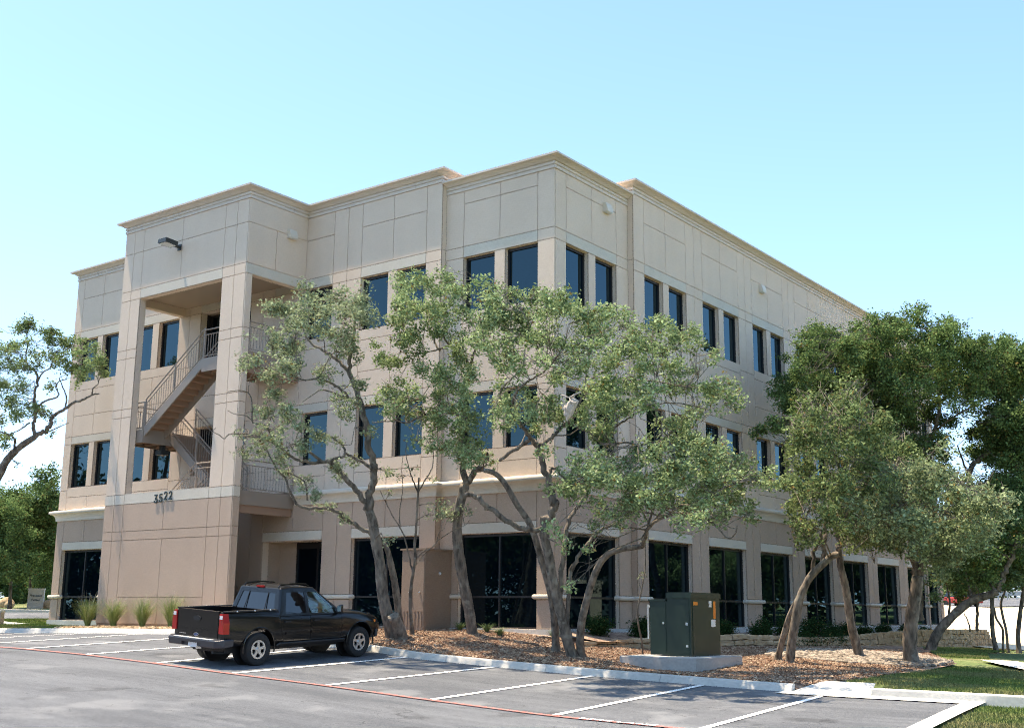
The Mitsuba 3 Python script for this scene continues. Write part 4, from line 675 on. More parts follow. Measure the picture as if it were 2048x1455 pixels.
 'T3': {"b":[[[2.15,-2.25,-0.89,0.185],[2.11,-2.41,-0.55,0.178],[2.09,-2.59,-0.07,0.171],[2.06,-2.79,0.47,0.163],[2.03,-2.99,1.01,0.156],[2.04,-3.17,1.55,0.149],[2.03,-3.32,1.97,0.142],[2.04,-3.43,2.27,0.135]],[[2.04,-3.43,2.27,0.123],[2.12,-3.45,2.44,0.118],[2.29,-3.4,2.61,0.113],[2.39,-3.41,2.82,0.108],[2.36,-3.53,3.1,0.104],[2.33,-3.68,3.45,0.099],[2.33,-3.8,3.74,0.094],[2.3,-3.93,4.04,0.09],[2.27,-4.03,4.21,0.085]],[[2.26,-4.03,4.19,0.067],[2.3,-4.36,4.35,0.062],[2.37,-4.65,4.49,0.056],[2.42,-4.97,4.63,0.051],[2.51,-5.25,4.76,0.046],[2.65,-5.53,5.06,0.041],[2.96,-5.67,5.3,0.037],[3.31,-5.76,5.42,0.032],[3.7,-5.81,5.55,0.027],[4.09,-5.89,5.77,0.022]],[[2.26,-4.03,4.19,0.067],[2.37,-3.87,4.28,0.062],[2.52,-3.71,4.45,0.056],[2.62,-3.58,4.63,0.051],[2.76,-3.42,4.8,0.046],[2.89,-3.28,5.0,0.04],[2.99,-3.2,5.38,0.035],[3.11,-3.15,5.88,0.03],[3.2,-3.11,6.38,0.024],[3.24,-3.12,6.88,0.019]],[[2.96,-3.39,4.73,0.055],[3.42,-3.54,4.52,0.049],[3.82,-3.72,4.25,0.043],[4.23,-3.92,4.1,0.038],[4.78,-4.05,4.07,0.032],[5.27,-4.2,3.98,0.027],[5.85,-4.32,4.01,0.021],[6.35,-4.54,4.17,0.016]],[[3.47,-2.71,4.52,0.037],[3.81,-2.79,4.73,0.033],[4.14,-2.87,4.84,0.029],[4.47,-2.94,4.96,0.026],[4.85,-2.99,5.07,0.022],[5.35,-2.92,5.12,0.019],[5.83,-2.82,5.03,0.015],[6.29,-2.73,4.88,0.012]],[[2.05,-4.63,4.89,0.036],[1.91,-4.85,5.06,0.033],[1.88,-5.01,5.34,0.03],[2.03,-5.02,5.57,0.027],[2.28,-4.95,5.79,0.024],[2.48,-4.92,5.96,0.021],[2.6,-4.99,6.36,0.018],[2.78,-5.04,6.82,0.015],[2.96,-5.09,7.27,0.012]],[[2.54,-3.85,4.27,0.03],[2.54,-3.64,4.48,0.025],[2.73,-3.26,4.54,0.02],[2.95,-2.92,4.85,0.015]],[[2.4,-3.44,2.82,0.061],[2.31,-3.53,3.4,0.055],[2.31,-3.47,3.66,0.049],[2.35,-3.33,3.73,0.043],[2.38,-3.14,3.56,0.037],[2.48,-2.9,3.45,0.031],[2.62,-2.67,3.44,0.025]],[[3.12,-2.95,5.91,0.037],[3.4,-2.69,6.17,0.033],[3.68,-2.42,6.44,0.028],[4.04,-2.05,6.53,0.023],[4.35,-1.71,6.62,0.018],[4.43,-1.59,6.89,0.013]],[[4.42,-1.57,6.76,0.025],[4.28,-1.66,6.89,0.02],[4.24,-1.72,7.15,0.015],[4.29,-1.71,7.41,0.01]],[[3.77,-2.59,5.89,0.031],[4.49,-2.35,5.85,0.026],[5.09,-2.18,5.69,0.021],[5.69,-2.03,5.59,0.017],[6.19,-1.97,5.6,0.012]],[[2.03,-3.42,2.21,0.086],[1.86,-3.62,2.22,0.084],[1.7,-3.81,2.24,0.082],[1.5,-4.05,2.35,0.081],[1.27,-4.36,2.63,0.079],[1.14,-4.55,2.75,0.077],[1.06,-4.73,2.94,0.076],[0.97,-4.88,3.02,0.074],[0.87,-5.01,2.99,0.072]],[[1.24,-1.71,-0.66,0.128],[1.34,-1.9,-0.08,0.123],[1.41,-2.11,0.48,0.118],[1.42,-2.35,1.03,0.113],[1.39,-2.64,1.65,0.108],[1.38,-2.88,2.13,0.103],[1.34,-3.11,2.5,0.098],[1.23,-3.39,2.85,0.093],[1.13,-3.68,3.27,0.089],[1.06,-3.9,3.51,0.084],[0.98,-4.1,3.63,0.079],[0.86,-4.3,3.67,0.074]],[[2.29,-4.02,4.21,0.073],[2.09,-4.01,4.35,0.067],[1.71,-4.06,4.19,0.061],[1.4,-4.06,4.03,0.056],[1.15,-4.03,3.92,0.05]],[[2.25,-2.06,-0.84,0.136],[2.37,-2.3,-0.43,0.129],[2.56,-2.5,0.06,0.122],[2.78,-2.65,0.48,0.116],[3.04,-2.8,0.95,0.109],[3.32,-2.91,1.36,0.102],[3.61,-2.97,1.61,0.096],[3.95,-2.96,1.72,0.089],[4.31,-2.92,1.76,0.083],[4.56,-2.95,1.78,0.076]],[[4.56,-2.95,1.78,0.065],[4.78,-3.21,1.95,0.057],[5.02,-3.47,2.16,0.05],[5.36,-3.63,2.31,0.043],[5.75,-3.75,2.39,0.036],[6.13,-3.86,2.42,0.029],[6.53,-3.92,2.37,0.022]],[[6.53,-3.92,2.37,0.033],[6.85,-3.84,2.18,0.028],[7.03,-3.86,2.01,0.024],[7.22,-3.88,1.84,0.019],[7.43,-3.95,1.91,0.015],[7.56,-4.1,2.08,0.011]],[[4.66,-2.95,2.08,0.041],[4.84,-3.06,2.42,0.035],[5.05,-3.14,2.75,0.029],[5.27,-3.22,3.08,0.023],[5.47,-3.31,3.41,0.017],[5.61,-3.44,3.73,0.011]],[[4.81,-3.01,2.25,0.035],[5.5,-3.29,2.66,0.03],[6.22,-3.44,2.64,0.025],[6.76,-3.76,2.79,0.02],[7.38,-4.03,2.95,0.015],[7.98,-4.29,3.0,0.011]],[[2.07,-2.77,0.35,0.086],[2.12,-2.77,1.26,0.081],[2.17,-2.7,1.87,0.076],[2.17,-2.6,2.25,0.071],[2.22,-2.46,2.63,0.066],[2.35,-2.25,2.95,0.061],[2.41,-2.07,3.22,0.056],[2.43,-1.95,3.55,0.051]],[[2.13,-2.57,-0.21,0.074],[2.21,-2.59,0.53,0.069],[2.28,-2.57,1.14,0.064],[2.41,-2.46,1.57,0.059],[2.65,-2.26,2.01,0.053],[2.88,-2.04,2.28,0.048],[3.15,-1.76,2.45,0.043],[3.4,-1.51,2.71,0.038]],[[2.43,-1.95,3.55,0.038],[2.72,-1.89,3.66,0.032],[2.94,-1.88,3.78,0.025],[3.26,-1.8,3.89,0.019],[3.66,-1.72,4.25,0.013]],[[3.29,-1.34,2.73,0.025],[3.59,-1.39,3.02,0.019],[3.9,-1.41,3.26,0.013]]],"k":[[2.09,-6.11,7.78,0.21],[3.39,-7.35,7.12,0.22],[2.08,-5.12,7.77,0.28],[2.48,-4.99,7.7,0.12],[3.63,-7.75,6.75,0.25],[2.49,-5.81,7.21,0.31],[3.64,-8.04,6.38,0.28],[2.2,-5.81,6.89,0.31],[2.02,-5.04,7.11,0.32],[2.52,-5.26,7.29,0.24],[2.44,-4.37,7.88,0.27],[5.04,-7.54,6.72,0.24],[4.83,-6.77,6.93,0.25],[2.35,-3.94,7.6,0.32],[4.64,-6.61,6.69,0.28],[2.81,-5.16,6.93,0.31],[3.94,-6.08,6.58,0.26],[2.6,-5.15,6.63,0.27],[3.86,-6.34,6.13,0.26],[2.89,-6.07,6.41,0.26],[3.38,-7.31,6.01,0.25],[2.37,-6.53,6.29,0.23],[3.0,-4.57,6.65,0.28],[4.35,-6.01,6.0,0.2],[2.06,-4.96,6.29,0.22],[4.15,-7.24,5.53,0.19],[4.5,-7.23,5.46,0.19],[3.24,-7.22,5.64,0.2],[1.75,-4.77,6.02,0.2],[4.02,-7.1,5.3,0.17],[1.6,-4.35,5.63,0.22],[2.28,-4.7,5.5,0.19],[1.93,-5.05,5.15,0.26],[1.93,-4.33,5.25,0.24],[3.17,-6.16,4.54,0.25],[3.02,-5.42,4.82,0.18],[3.39,-7.2,4.44,0.17],[2.36,-5.55,4.44,0.16],[2.28,-3.65,5.21,0.25],[4.13,-6.7,4.38,0.22],[3.12,-4.73,4.65,0.24],[1.62,-3.26,4.77,0.23],[2.64,-3.59,5.02,0.25],[4.08,-5.58,5.48,0.16],[4.18,-6.4,3.57,0.15],[3.34,-4.17,7.52,0.28],[4.5,-5.35,6.87,0.3],[4.91,-5.29,6.93,0.15],[3.44,-3.54,7.03,0.34],[4.54,-5.53,6.13,0.29],[4.04,-3.98,7.12,0.24],[4.06,-3.33,7.25,0.28],[5.1,-5.15,6.37,0.32],[4.53,-3.53,7.03,0.22],[6.23,-5.87,6.14,0.25],[4.25,-3.1,6.59,0.32],[6.6,-5.85,6.26,0.24],[4.62,-1.94,7.42,0.23],[5.43,-3.68,6.51,0.3],[5.46,-2.78,6.9,0.24],[5.24,-1.59,7.17,0.25],[5.34,-2.58,6.62,0.22],[6.32,-3.59,6.26,0.21],[5.84,-5.09,6.01,0.25],[5.21,-3.02,6.37,0.24],[5.66,-6.47,5.74,0.28],[2.78,-3.55,6.31,0.28],[4.77,-6.07,5.49,0.25],[5.29,-5.96,5.51,0.3],[4.68,-4.36,5.83,0.27],[6.17,-5.53,5.35,0.28],[5.62,-4.03,5.81,0.3],[5.4,-3.0,5.98,0.27],[3.65,-5.08,5.65,0.21],[4.18,-4.74,5.43,0.27],[4.4,-4.45,5.42,0.3],[3.95,-2.97,5.7,0.32],[5.91,-5.48,4.98,0.28],[6.37,-5.51,4.93,0.3],[4.77,-1.8,5.69,0.29],[4.87,-1.29,5.76,0.23],[4.69,-4.52,5.02,0.32],[3.26,-2.93,5.37,0.28],[5.31,-4.75,4.89,0.26],[6.41,-5.83,4.55,0.21],[6.64,-3.2,5.34,0.3],[6.22,-1.82,5.6,0.24],[6.05,-1.89,5.35,0.28],[5.98,-1.1,5.4,0.2],[6.42,-1.61,5.06,0.11],[7.22,-4.47,4.5,0.17],[7.47,-4.66,5.74,0.15],[6.33,-2.94,5.99,0.14],[5.23,-1.46,6.15,0.15],[3.52,-5.01,5.03,0.23],[2.37,-3.21,5.11,0.27],[3.47,-3.25,5.0,0.32],[3.79,-2.94,5.01,0.28],[3.95,-4.01,4.56,0.31],[4.13,-4.93,4.42,0.23],[4.07,-3.66,4.41,0.26],[6.33,-3.97,4.49,0.26],[6.49,-4.74,4.34,0.22],[5.57,-2.09,5.0,0.19],[5.31,-2.31,4.51,0.24],[4.52,-1.55,4.83,0.2],[5.08,-6.14,3.49,0.32],[4.47,-4.64,3.59,0.28],[5.31,-5.22,3.38,0.32],[5.09,-4.14,3.68,0.28],[7.04,-6.72,3.41,0.28],[6.15,-4.44,3.77,0.28],[6.52,-4.21,3.83,0.32],[5.77,-2.5,4.31,0.22],[7.97,-6.31,3.39,0.32],[7.28,-4.27,3.67,0.32],[7.26,-3.13,3.63,0.25],[7.23,-3.62,3.45,0.32],[8.0,-6.0,3.12,0.35],[6.47,-3.92,3.47,0.35],[7.03,-5.78,3.14,0.35],[6.76,-6.12,2.97,0.35],[4.66,-3.43,3.36,0.35],[6.12,-6.56,2.9,0.35],[5.13,-5.69,3.01,0.28],[4.07,-4.66,3.27,0.28],[3.95,-5.04,3.31,0.25],[4.13,-5.78,2.9,0.2],[7.0,-2.14,3.37,0.28],[8.0,-3.52,3.21,0.16],[7.62,-2.78,3.07,0.22],[6.73,-2.23,3.24,0.32],[6.71,-3.11,3.12,0.35],[6.44,-3.54,3.13,0.35],[6.65,-4.84,2.94,0.35],[5.93,-4.41,2.92,0.32],[5.96,-5.38,2.77,0.32],[4.5,-4.33,3.09,0.32],[5.36,-6.0,3.05,0.27],[5.42,-5.3,2.65,0.32],[4.9,-3.84,2.65,0.28],[5.8,-4.83,2.84,0.32],[6.5,-5.26,2.47,0.25],[5.63,-2.84,2.66,0.32],[7.03,-4.62,2.56,0.32],[6.24,-2.32,2.85,0.28],[6.68,-2.4,2.93,0.28],[7.23,-4.0,2.4,0.25],[6.28,-3.03,2.44,0.32],[7.61,-6.27,2.1,0.22],[6.54,-4.81,2.11,0.16],[6.59,-1.92,2.72,0.22],[7.36,-3.06,2.39,0.2],[4.79,-5.11,2.36,0.25],[4.36,-4.7,2.16,0.16],[4.15,-5.0,3.01,0.22],[4.28,-5.45,2.8,0.2],[5.32,-5.58,2.33,0.2],[5.52,-6.74,1.52,0.09],[4.72,-6.76,1.98,0.16],[4.77,-6.65,1.72,0.12],[4.43,-5.78,0.81,0.11],[2.81,-3.6,1.69,0.11]]},
 'T4': {"b":[[[-3.34,-2.08,-0.31,0.069],[-3.3,-2.22,0.33,0.065],[-3.22,-2.31,0.87,0.061],[-3.11,-2.35,1.34,0.056],[-3.02,-2.38,1.68,0.052],[-3.0,-2.45,2.02,0.048],[-2.92,-2.5,2.43,0.043],[-2.83,-2.58,2.97,0.039],[-2.75,-2.64,3.44,0.035],[-2.68,-2.7,3.85,0.03]],[[-2.75,-2.64,3.44,0.028],[-2.87,-2.73,3.79,0.023],[-2.97,-2.8,4.13,0.018],[-3.04,-2.87,4.55,0.013],[-3.02,-2.84,4.9,0.008]],[[-2.75,-2.64,3.44,0.028],[-2.52,-2.63,3.77,0.024],[-2.34,-2.63,3.97,0.02],[-2.21,-2.67,4.23,0.016],[-2.09,-2.79,4.7,0.012],[-1.97,-2.84,4.96,0.008]],[[-3.13,-2.35,1.28,0.03],[-3.19,-2.46,1.75,0.027],[-3.27,-2.6,2.29,0.024],[-3.39,-2.7,2.57,0.02],[-3.53,-2.81,2.84,0.017],[-3.67,-2.94,3.19,0.013],[-3.8,-3.06,3.53,0.01]],[[-3.33,-2.7,2.5,0.022],[-3.33,-2.73,2.98,0.018],[-3.24,-2.73,3.6,0.015],[-3.26,-2.78,4.08,0.011],[-3.23,-2.77,4.5,0.007]],[[-3.03,-2.37,1.64,0.03],[-2.79,-2.35,1.84,0.027],[-2.54,-2.29,1.93,0.023],[-2.34,-2.29,2.12,0.019],[-2.21,-2.35,2.34,0.016],[-2.01,-2.34,2.47,0.012]],[[-3.05,-2.34,1.48,0.019],[-2.83,-2.2,1.82,0.014],[-2.61,-2.04,2.03,0.008]],[[-2.24,-2.41,2.11,0.016],[-1.79,-2.28,2.4,0.013],[-1.44,-2.18,2.53,0.01],[-1.25,-2.21,2.68,0.007]]],"k":[[-2.17,-2.36,2.93,0.27],[-2.13,-1.9,2.85,0.22],[-2.78,-2.07,2.86,0.2],[-1.66,-1.79,2.99,0.18],[-2.47,-1.76,3.19,0.17],[-2.77,-2.85,4.08,0.11],[-2.52,-2.41,3.86,0.13],[-3.07,-3.17,3.86,0.11],[-3.4,-3.09,3.41,0.08]]},
 'T5': {"b":[[[3.18,-0.67,-0.83,0.033],[3.19,-0.71,-0.49,0.03],[3.16,-0.82,-0.06,0.028],[3.17,-0.87,0.31,0.025],[3.29,-0.87,0.81,0.023],[3.41,-0.88,1.3,0.02],[3.46,-0.94,1.8,0.018],[3.47,-0.96,2.05,0.015]],[[3.35,-0.97,0.8,0.013],[3.3,-1.01,1.05,0.009],[3.36,-0.97,1.3,0.006]]],"k":[[3.59,-1.17,2.1,0.1],[3.26,-0.84,1.18,0.06]]},
 'R1': {"b":[[[6.6,0.51,-0.94,0.146],[6.7,0.43,-0.49,0.139],[6.84,0.37,0.04,0.133],[6.98,0.31,0.52,0.127],[7.11,0.3,0.81,0.121],[7.31,0.33,1.15,0.115],[7.58,0.42,1.43,0.109],[7.78,0.49,1.62,0.103],[7.95,0.57,1.67,0.096]],[[6.09,0.99,-0.81,0.1],[6.31,0.83,-0.33,0.096],[6.55,0.69,0.16,0.092],[6.77,0.58,0.48,0.089],[6.96,0.47,0.7,0.085]],[[7.52,0.57,1.44,0.073],[7.58,0.57,1.89,0.068],[7.62,0.58,2.25,0.062],[7.68,0.63,2.56,0.057],[7.83,0.72,2.92,0.052],[7.95,0.79,3.29,0.047],[7.99,0.8,3.66,0.042],[7.92,0.75,3.97,0.036],[7.82,0.66,4.34,0.031]],[[7.1,0.95,1.19,0.062],[7.21,0.85,1.73,0.058],[7.38,0.84,2.09,0.053],[7.46,0.81,2.27,0.049]],[[7.8,0.75,2.5,0.049],[8.08,0.73,2.55,0.041],[8.44,0.77,2.56,0.033],[8.81,0.79,2.68,0.025],[9.17,0.81,2.75,0.018]],[[7.5,0.72,2.27,0.025],[7.29,0.47,2.38,0.018],[7.12,0.26,2.43,0.012]],[[7.88,0.83,3.85,0.031],[7.68,0.4,4.44,0.025],[7.53,0.03,4.9,0.018],[7.36,-0.31,5.24,0.012]],[[7.89,0.91,3.61,0.031],[8.3,0.72,4.18,0.024],[8.65,0.52,4.62,0.018],[8.93,0.31,4.93,0.012]]],"k":[[7.77,0.75,3.62,0.24],[8.31,-1.06,2.83,0.34],[7.1,0.27,2.9,0.38],[8.98,-1.69,5.0,0.32],[7.94,-0.55,3.12,0.27],[9.52,-2.01,4.22,0.27],[9.64,-3.21,2.84,0.21],[9.41,-3.69,4.02,0.18],[8.86,-1.83,2.52,0.32],[9.25,-3.88,4.4,0.23],[9.45,-1.11,3.53,0.37],[8.77,-0.04,3.2,0.35],[9.79,-2.11,3.89,0.23],[8.07,0.43,3.78,0.23],[9.37,-2.99,2.84,0.2],[9.26,-4.22,4.23,0.22],[9.75,-3.66,4.3,0.22],[7.76,-0.76,2.1,0.37],[10.03,-2.56,4.26,0.35],[9.36,-1.6,2.83,0.29],[10.3,-2.42,2.95,0.23],[8.8,-0.74,5.33,0.34],[9.27,-0.17,2.68,0.26],[8.78,-2.85,4.02,0.26],[8.83,1.46,3.11,0.38],[7.83,-0.98,2.53,0.33],[9.67,-3.23,2.14,0.18],[9.13,-3.38,2.42,0.28],[8.34,-0.33,2.32,0.25],[8.8,0.56,3.2,0.35],[9.92,-2.54,4.05,0.26],[8.97,0.94,3.93,0.26],[9.06,-2.74,4.79,0.22],[8.73,-2.15,4.57,0.19],[8.92,-1.46,4.5,0.33],[9.15,-1.55,3.44,0.2],[7.63,-0.88,3.29,0.37],[8.33,0.37,4.21,0.36],[8.5,-2.79,4.19,0.34],[7.24,-0.03,4.16,0.23],[9.91,-3.06,3.84,0.28],[8.59,1.54,3.62,0.24],[9.02,-3.64,2.87,0.32],[8.13,-1.63,3.36,0.33],[8.03,0.41,4.61,0.28],[9.76,-3.09,4.57,0.32],[8.22,-2.3,4.03,0.22],[9.11,-0.28,3.82,0.22],[9.44,-0.71,4.21,0.34],[8.65,0.41,3.67,0.23],[8.12,-0.82,3.96,0.35],[8.23,-1.82,3.72,0.3],[9.32,-1.0,4.83,0.37],[9.4,-1.76,4.93,0.29],[9.54,-3.3,3.05,0.31],[9.61,-3.69,3.62,0.31],[8.9,-2.0,3.67,0.21],[9.09,-2.51,3.97,0.3],[9.68,-2.33,2.5,0.23],[7.61,0.46,4.35,0.33],[9.16,-1.29,4.72,0.33],[8.77,-2.69,4.22,0.22],[8.23,-2.38,2.0,0.22],[8.41,-2.41,1.83,0.18],[6.99,0.25,2.38,0.17]]},
 'R2': {"b":[[[6.82,4.62,-0.88,0.162],[6.78,4.49,-0.49,0.153],[6.74,4.33,-0.03,0.144],[6.74,4.17,0.56,0.135],[6.73,4.03,1.08,0.126],[6.69,3.88,1.54,0.117],[6.7,3.78,1.94,0.108]],[[6.7,3.78,1.94,0.094],[6.72,3.79,2.21,0.088],[6.67,3.74,2.47,0.081],[6.59,3.68,2.74,0.074],[6.56,3.65,3.01,0.068],[6.64,3.66,3.41,0.061],[6.71,3.67,3.82,0.054]],[[6.62,3.66,3.14,0.054],[7.12,3.72,3.46,0.046],[7.65,3.81,3.78,0.037],[8.14,3.85,4.15,0.028],[8.48,3.85,4.26,0.02]]],"k":[[8.98,3.85,3.26,0.3],[8.98,0.77,4.2,0.25],[9.56,0.9,4.1,0.33],[7.3,4.14,2.44,0.43],[9.31,1.47,3.1,0.24],[8.71,2.64,3.85,0.24],[7.88,2.07,2.48,0.41],[7.54,4.23,4.53,0.27],[9.25,1.42,3.35,0.29],[7.97,2.41,2.86,0.27],[8.98,0.95,3.22,0.39],[7.43,4.53,2.39,0.31],[8.77,2.08,2.25,0.35],[8.74,2.09,2.99,0.27],[8.52,0.5,3.01,0.33],[9.65,1.33,2.54,0.25],[9.04,2.31,2.67,0.31],[8.79,5.06,3.58,0.33],[8.5,1.66,2.71,0.29],[8.91,2.0,4.41,0.32],[7.6,3.4,3.78,0.29],[8.35,4.09,2.53,0.43],[7.46,4.76,3.33,0.22],[7.57,4.57,2.2,0.25],[8.24,2.22,2.54,0.27],[8.24,3.61,4.37,0.33],[7.81,1.88,3.02,0.42],[7.54,2.75,2.34,0.34],[8.46,4.96,4.36,0.29],[8.34,5.46,3.1,0.29],[8.0,1.6,3.33,0.4],[8.99,1.23,3.45,0.32],[8.74,1.26,3.4,0.33],[8.76,4.89,4.05,0.42],[7.18,3.09,2.14,0.18],[8.23,0.93,2.14,0.22],[7.54,2.33,1.93,0.15],[7.66,3.21,2.17,0.26],[8.7,1.04,1.92,0.19],[7.11,4.13,2.11,0.19]]},
 'R3': {"b":[[[8.44,3.93,-0.99,0.244],[8.45,3.82,-0.51,0.231],[8.53,3.75,-0.01,0.218],[8.63,3.7,0.43,0.205],[8.74,3.67,0.87,0.192],[8.82,3.63,1.25,0.18]],[[8.82,3.63,1.25,0.128],[8.76,3.53,1.69,0.119],[8.77,3.48,2.13,0.109],[8.83,3.49,2.51,0.1],[8.9,3.5,2.9,0.09]],[[8.85,3.65,1.25,0.115],[9.04,3.59,1.62,0.105],[9.23,3.55,1.93,0.094],[9.39,3.49,2.24,0.084],[9.57,3.47,2.42,0.074],[9.77,3.47,2.6,0.063]],[[9.37,3.54,2.18,0.051],[9.66,3.52,2.11,0.042],[9.88,3.41,2.16,0.034],[10.13,3.38,2.03,0.025]],[[8.9,3.5,2.9,0.077],[8.82,3.42,3.35,0.066],[8.65,3.27,3.8,0.055],[8.46,3.12,4.18,0.044],[8.31,2.96,4.7,0.033]],[[8.91,3.44,3.15,0.065],[9.11,3.63,3.74,0.049],[9.13,3.74,4.07,0.033]],[[9.03,3.8,4.09,0.039],[9.26,3.66,4.25,0.029],[9.49,3.55,4.42,0.019]],[[9.77,3.47,2.6,0.038],[10.26,3.52,2.84,0.026],[10.67,3.47,3.19,0.015]]],"k":[[10.99,-1.91,3.29,0.37],[8.87,0.68,2.73,0.33],[10.39,2.3,2.95,0.23],[9.79,1.62,2.2,0.43],[10.27,2.07,2.81,0.37],[10.51,-1.21,2.51,0.27],[10.69,-1.45,2.8,0.24],[11.51,-0.43,2.69,0.32],[9.64,2.56,2.74,0.37],[10.95,0.82,2.07,0.39],[8.82,1.76,2.53,0.37],[10.74,0.22,2.83,0.34],[9.61,1.54,3.26,0.38],[9.54,0.91,3.57,0.33],[10.18,1.28,1.37,0.4],[9.22,1.93,3.04,0.33],[10.2,0.31,1.91,0.34],[11.29,-2.03,3.08,0.36],[8.62,0.9,2.88,0.33],[9.63,-1.0,2.67,0.33],[10.67,3.79,3.18,0.31],[10.03,2.7,2.67,0.26],[11.01,0.01,1.87,0.37],[10.29,-1.79,3.1,0.29],[10.84,-1.77,2.97,0.25],[10.06,3.41,3.62,0.35],[10.86,-2.18,2.13,0.27],[8.96,2.8,2.79,0.29],[10.09,1.98,1.92,0.23],[9.79,-1.81,2.75,0.25],[10.73,2.34,2.19,0.44],[10.05,3.12,2.5,0.24],[11.39,-0.58,2.22,0.28],[9.18,0.99,2.08,0.4],[10.72,-0.25,2.2,0.24],[9.6,-0.24,2.69,0.27],[9.67,0.37,2.12,0.31],[9.24,0.53,3.1,0.23],[10.42,0.76,1.56,0.21],[10.73,0.55,3.05,0.35],[10.97,-1.5,2.8,0.28],[9.37,2.28,3.86,0.33],[10.59,2.95,3.24,0.24],[9.81,0.46,3.32,0.27],[8.74,1.35,2.46,0.29],[11.71,-0.16,2.54,0.32],[9.86,0.04,3.07,0.27],[9.89,-3.01,2.34,0.32],[10.14,0.84,3.43,0.39],[10.62,-2.08,2.1,0.36],[10.21,1.27,2.77,0.33],[10.96,0.59,2.49,0.36],[10.5,3.92,2.7,0.44],[10.11,2.58,2.15,0.44],[11.56,-1.3,2.69,0.35],[8.64,2.64,2.41,0.39],[10.23,0.7,2.38,0.36],[10.29,0.15,1.59,0.33],[11.87,-0.12,2.69,0.34],[10.42,-2.26,2.22,0.38],[10.66,0.61,1.54,0.31],[10.65,1.51,3.21,0.32],[10.25,-0.49,1.85,0.36],[9.47,-0.88,2.09,0.28],[9.54,1.94,3.55,0.42],[9.7,-0.37,2.87,0.35]]},
 'R4': {"b":[[[6.22,12.52,-0.9,0.212],[6.39,12.46,-0.55,0.202],[6.61,12.45,-0.2,0.192],[6.93,12.5,0.15,0.183],[7.32,12.61,0.52,0.173],[7.7,12.73,0.78,0.164],[8.05,12.87,0.89,0.154],[8.35,12.97,1.02,0.145]],[[8.35,12.97,1.02,0.113],[8.53,12.99,1.44,0.103],[8.74,13.05,1.84,0.094],[8.93,13.06,2.31,0.084],[9.05,13.05,2.7,0.075],[9.05,12.94,3.1,0.066],[8.85,12.73,3.33,0.056]],[[8.28,12.93,0.98,0.08],[8.1,13.01,1.37,0.071],[7.9,13.09,1.69,0.061],[7.67,13.15,2.02,0.051],[7.37,13.16,2.35,0.041]],[[7.61,12.74,0.76,0.048],[7.49,12.91,1.21,0.037],[7.37,13.1,1.62,0.025]]],"k":[[7.82,10.49,2.45,0.27],[7.93,11.06,2.25,0.5],[9.66,12.27,3.16,0.28],[8.35,12.47,2.76,0.35],[8.49,14.34,2.16,0.42],[8.08,14.47,2.51,0.45],[8.97,12.85,3.14,0.41],[8.24,12.09,3.28,0.48],[7.37,14.18,3.05,0.49],[8.77,14.96,3.94,0.36],[8.71,14.47,2.19,0.32],[9.41,12.42,3.1,0.46],[7.57,14.98,1.7,0.5],[7.56,14.61,3.09,0.55],[8.25,14.59,2.98,0.37],[8.6,14.36,3.78,0.49],[7.72,13.78,1.85,0.32],[7.87,14.91,3.67,0.5],[8.62,11.53,3.06,0.35],[6.83,13.69,2.09,0.41],[9.28,13.99,3.66,0.53],[8.9,14.2,2.63,0.28],[8.36,14.46,2.72,0.49],[9.06,13.69,3.48,0.44],[8.29,10.76,2.32,0.34],[7.58,12.24,1.55,0.36],[8.04,11.88,1.41,0.42],[6.9,14.31,2.93,0.29],[7.52,13.49,1.81,0.46],[8.75,14.34,2.88,0.26],[9.56,11.87,2.29,0.32],[9.59,12.41,2.83,0.31],[8.09,12.94,2.31,0.34],[6.89,13.49,1.82,0.31],[7.25,14.73,2.15,0.33],[8.08,14.62,3.33,0.54],[8.69,11.46,1.98,0.4],[6.99,13.04,2.31,0.38],[7.53,12.35,1.98,0.48],[8.25,11.83,2.58,0.41]]},
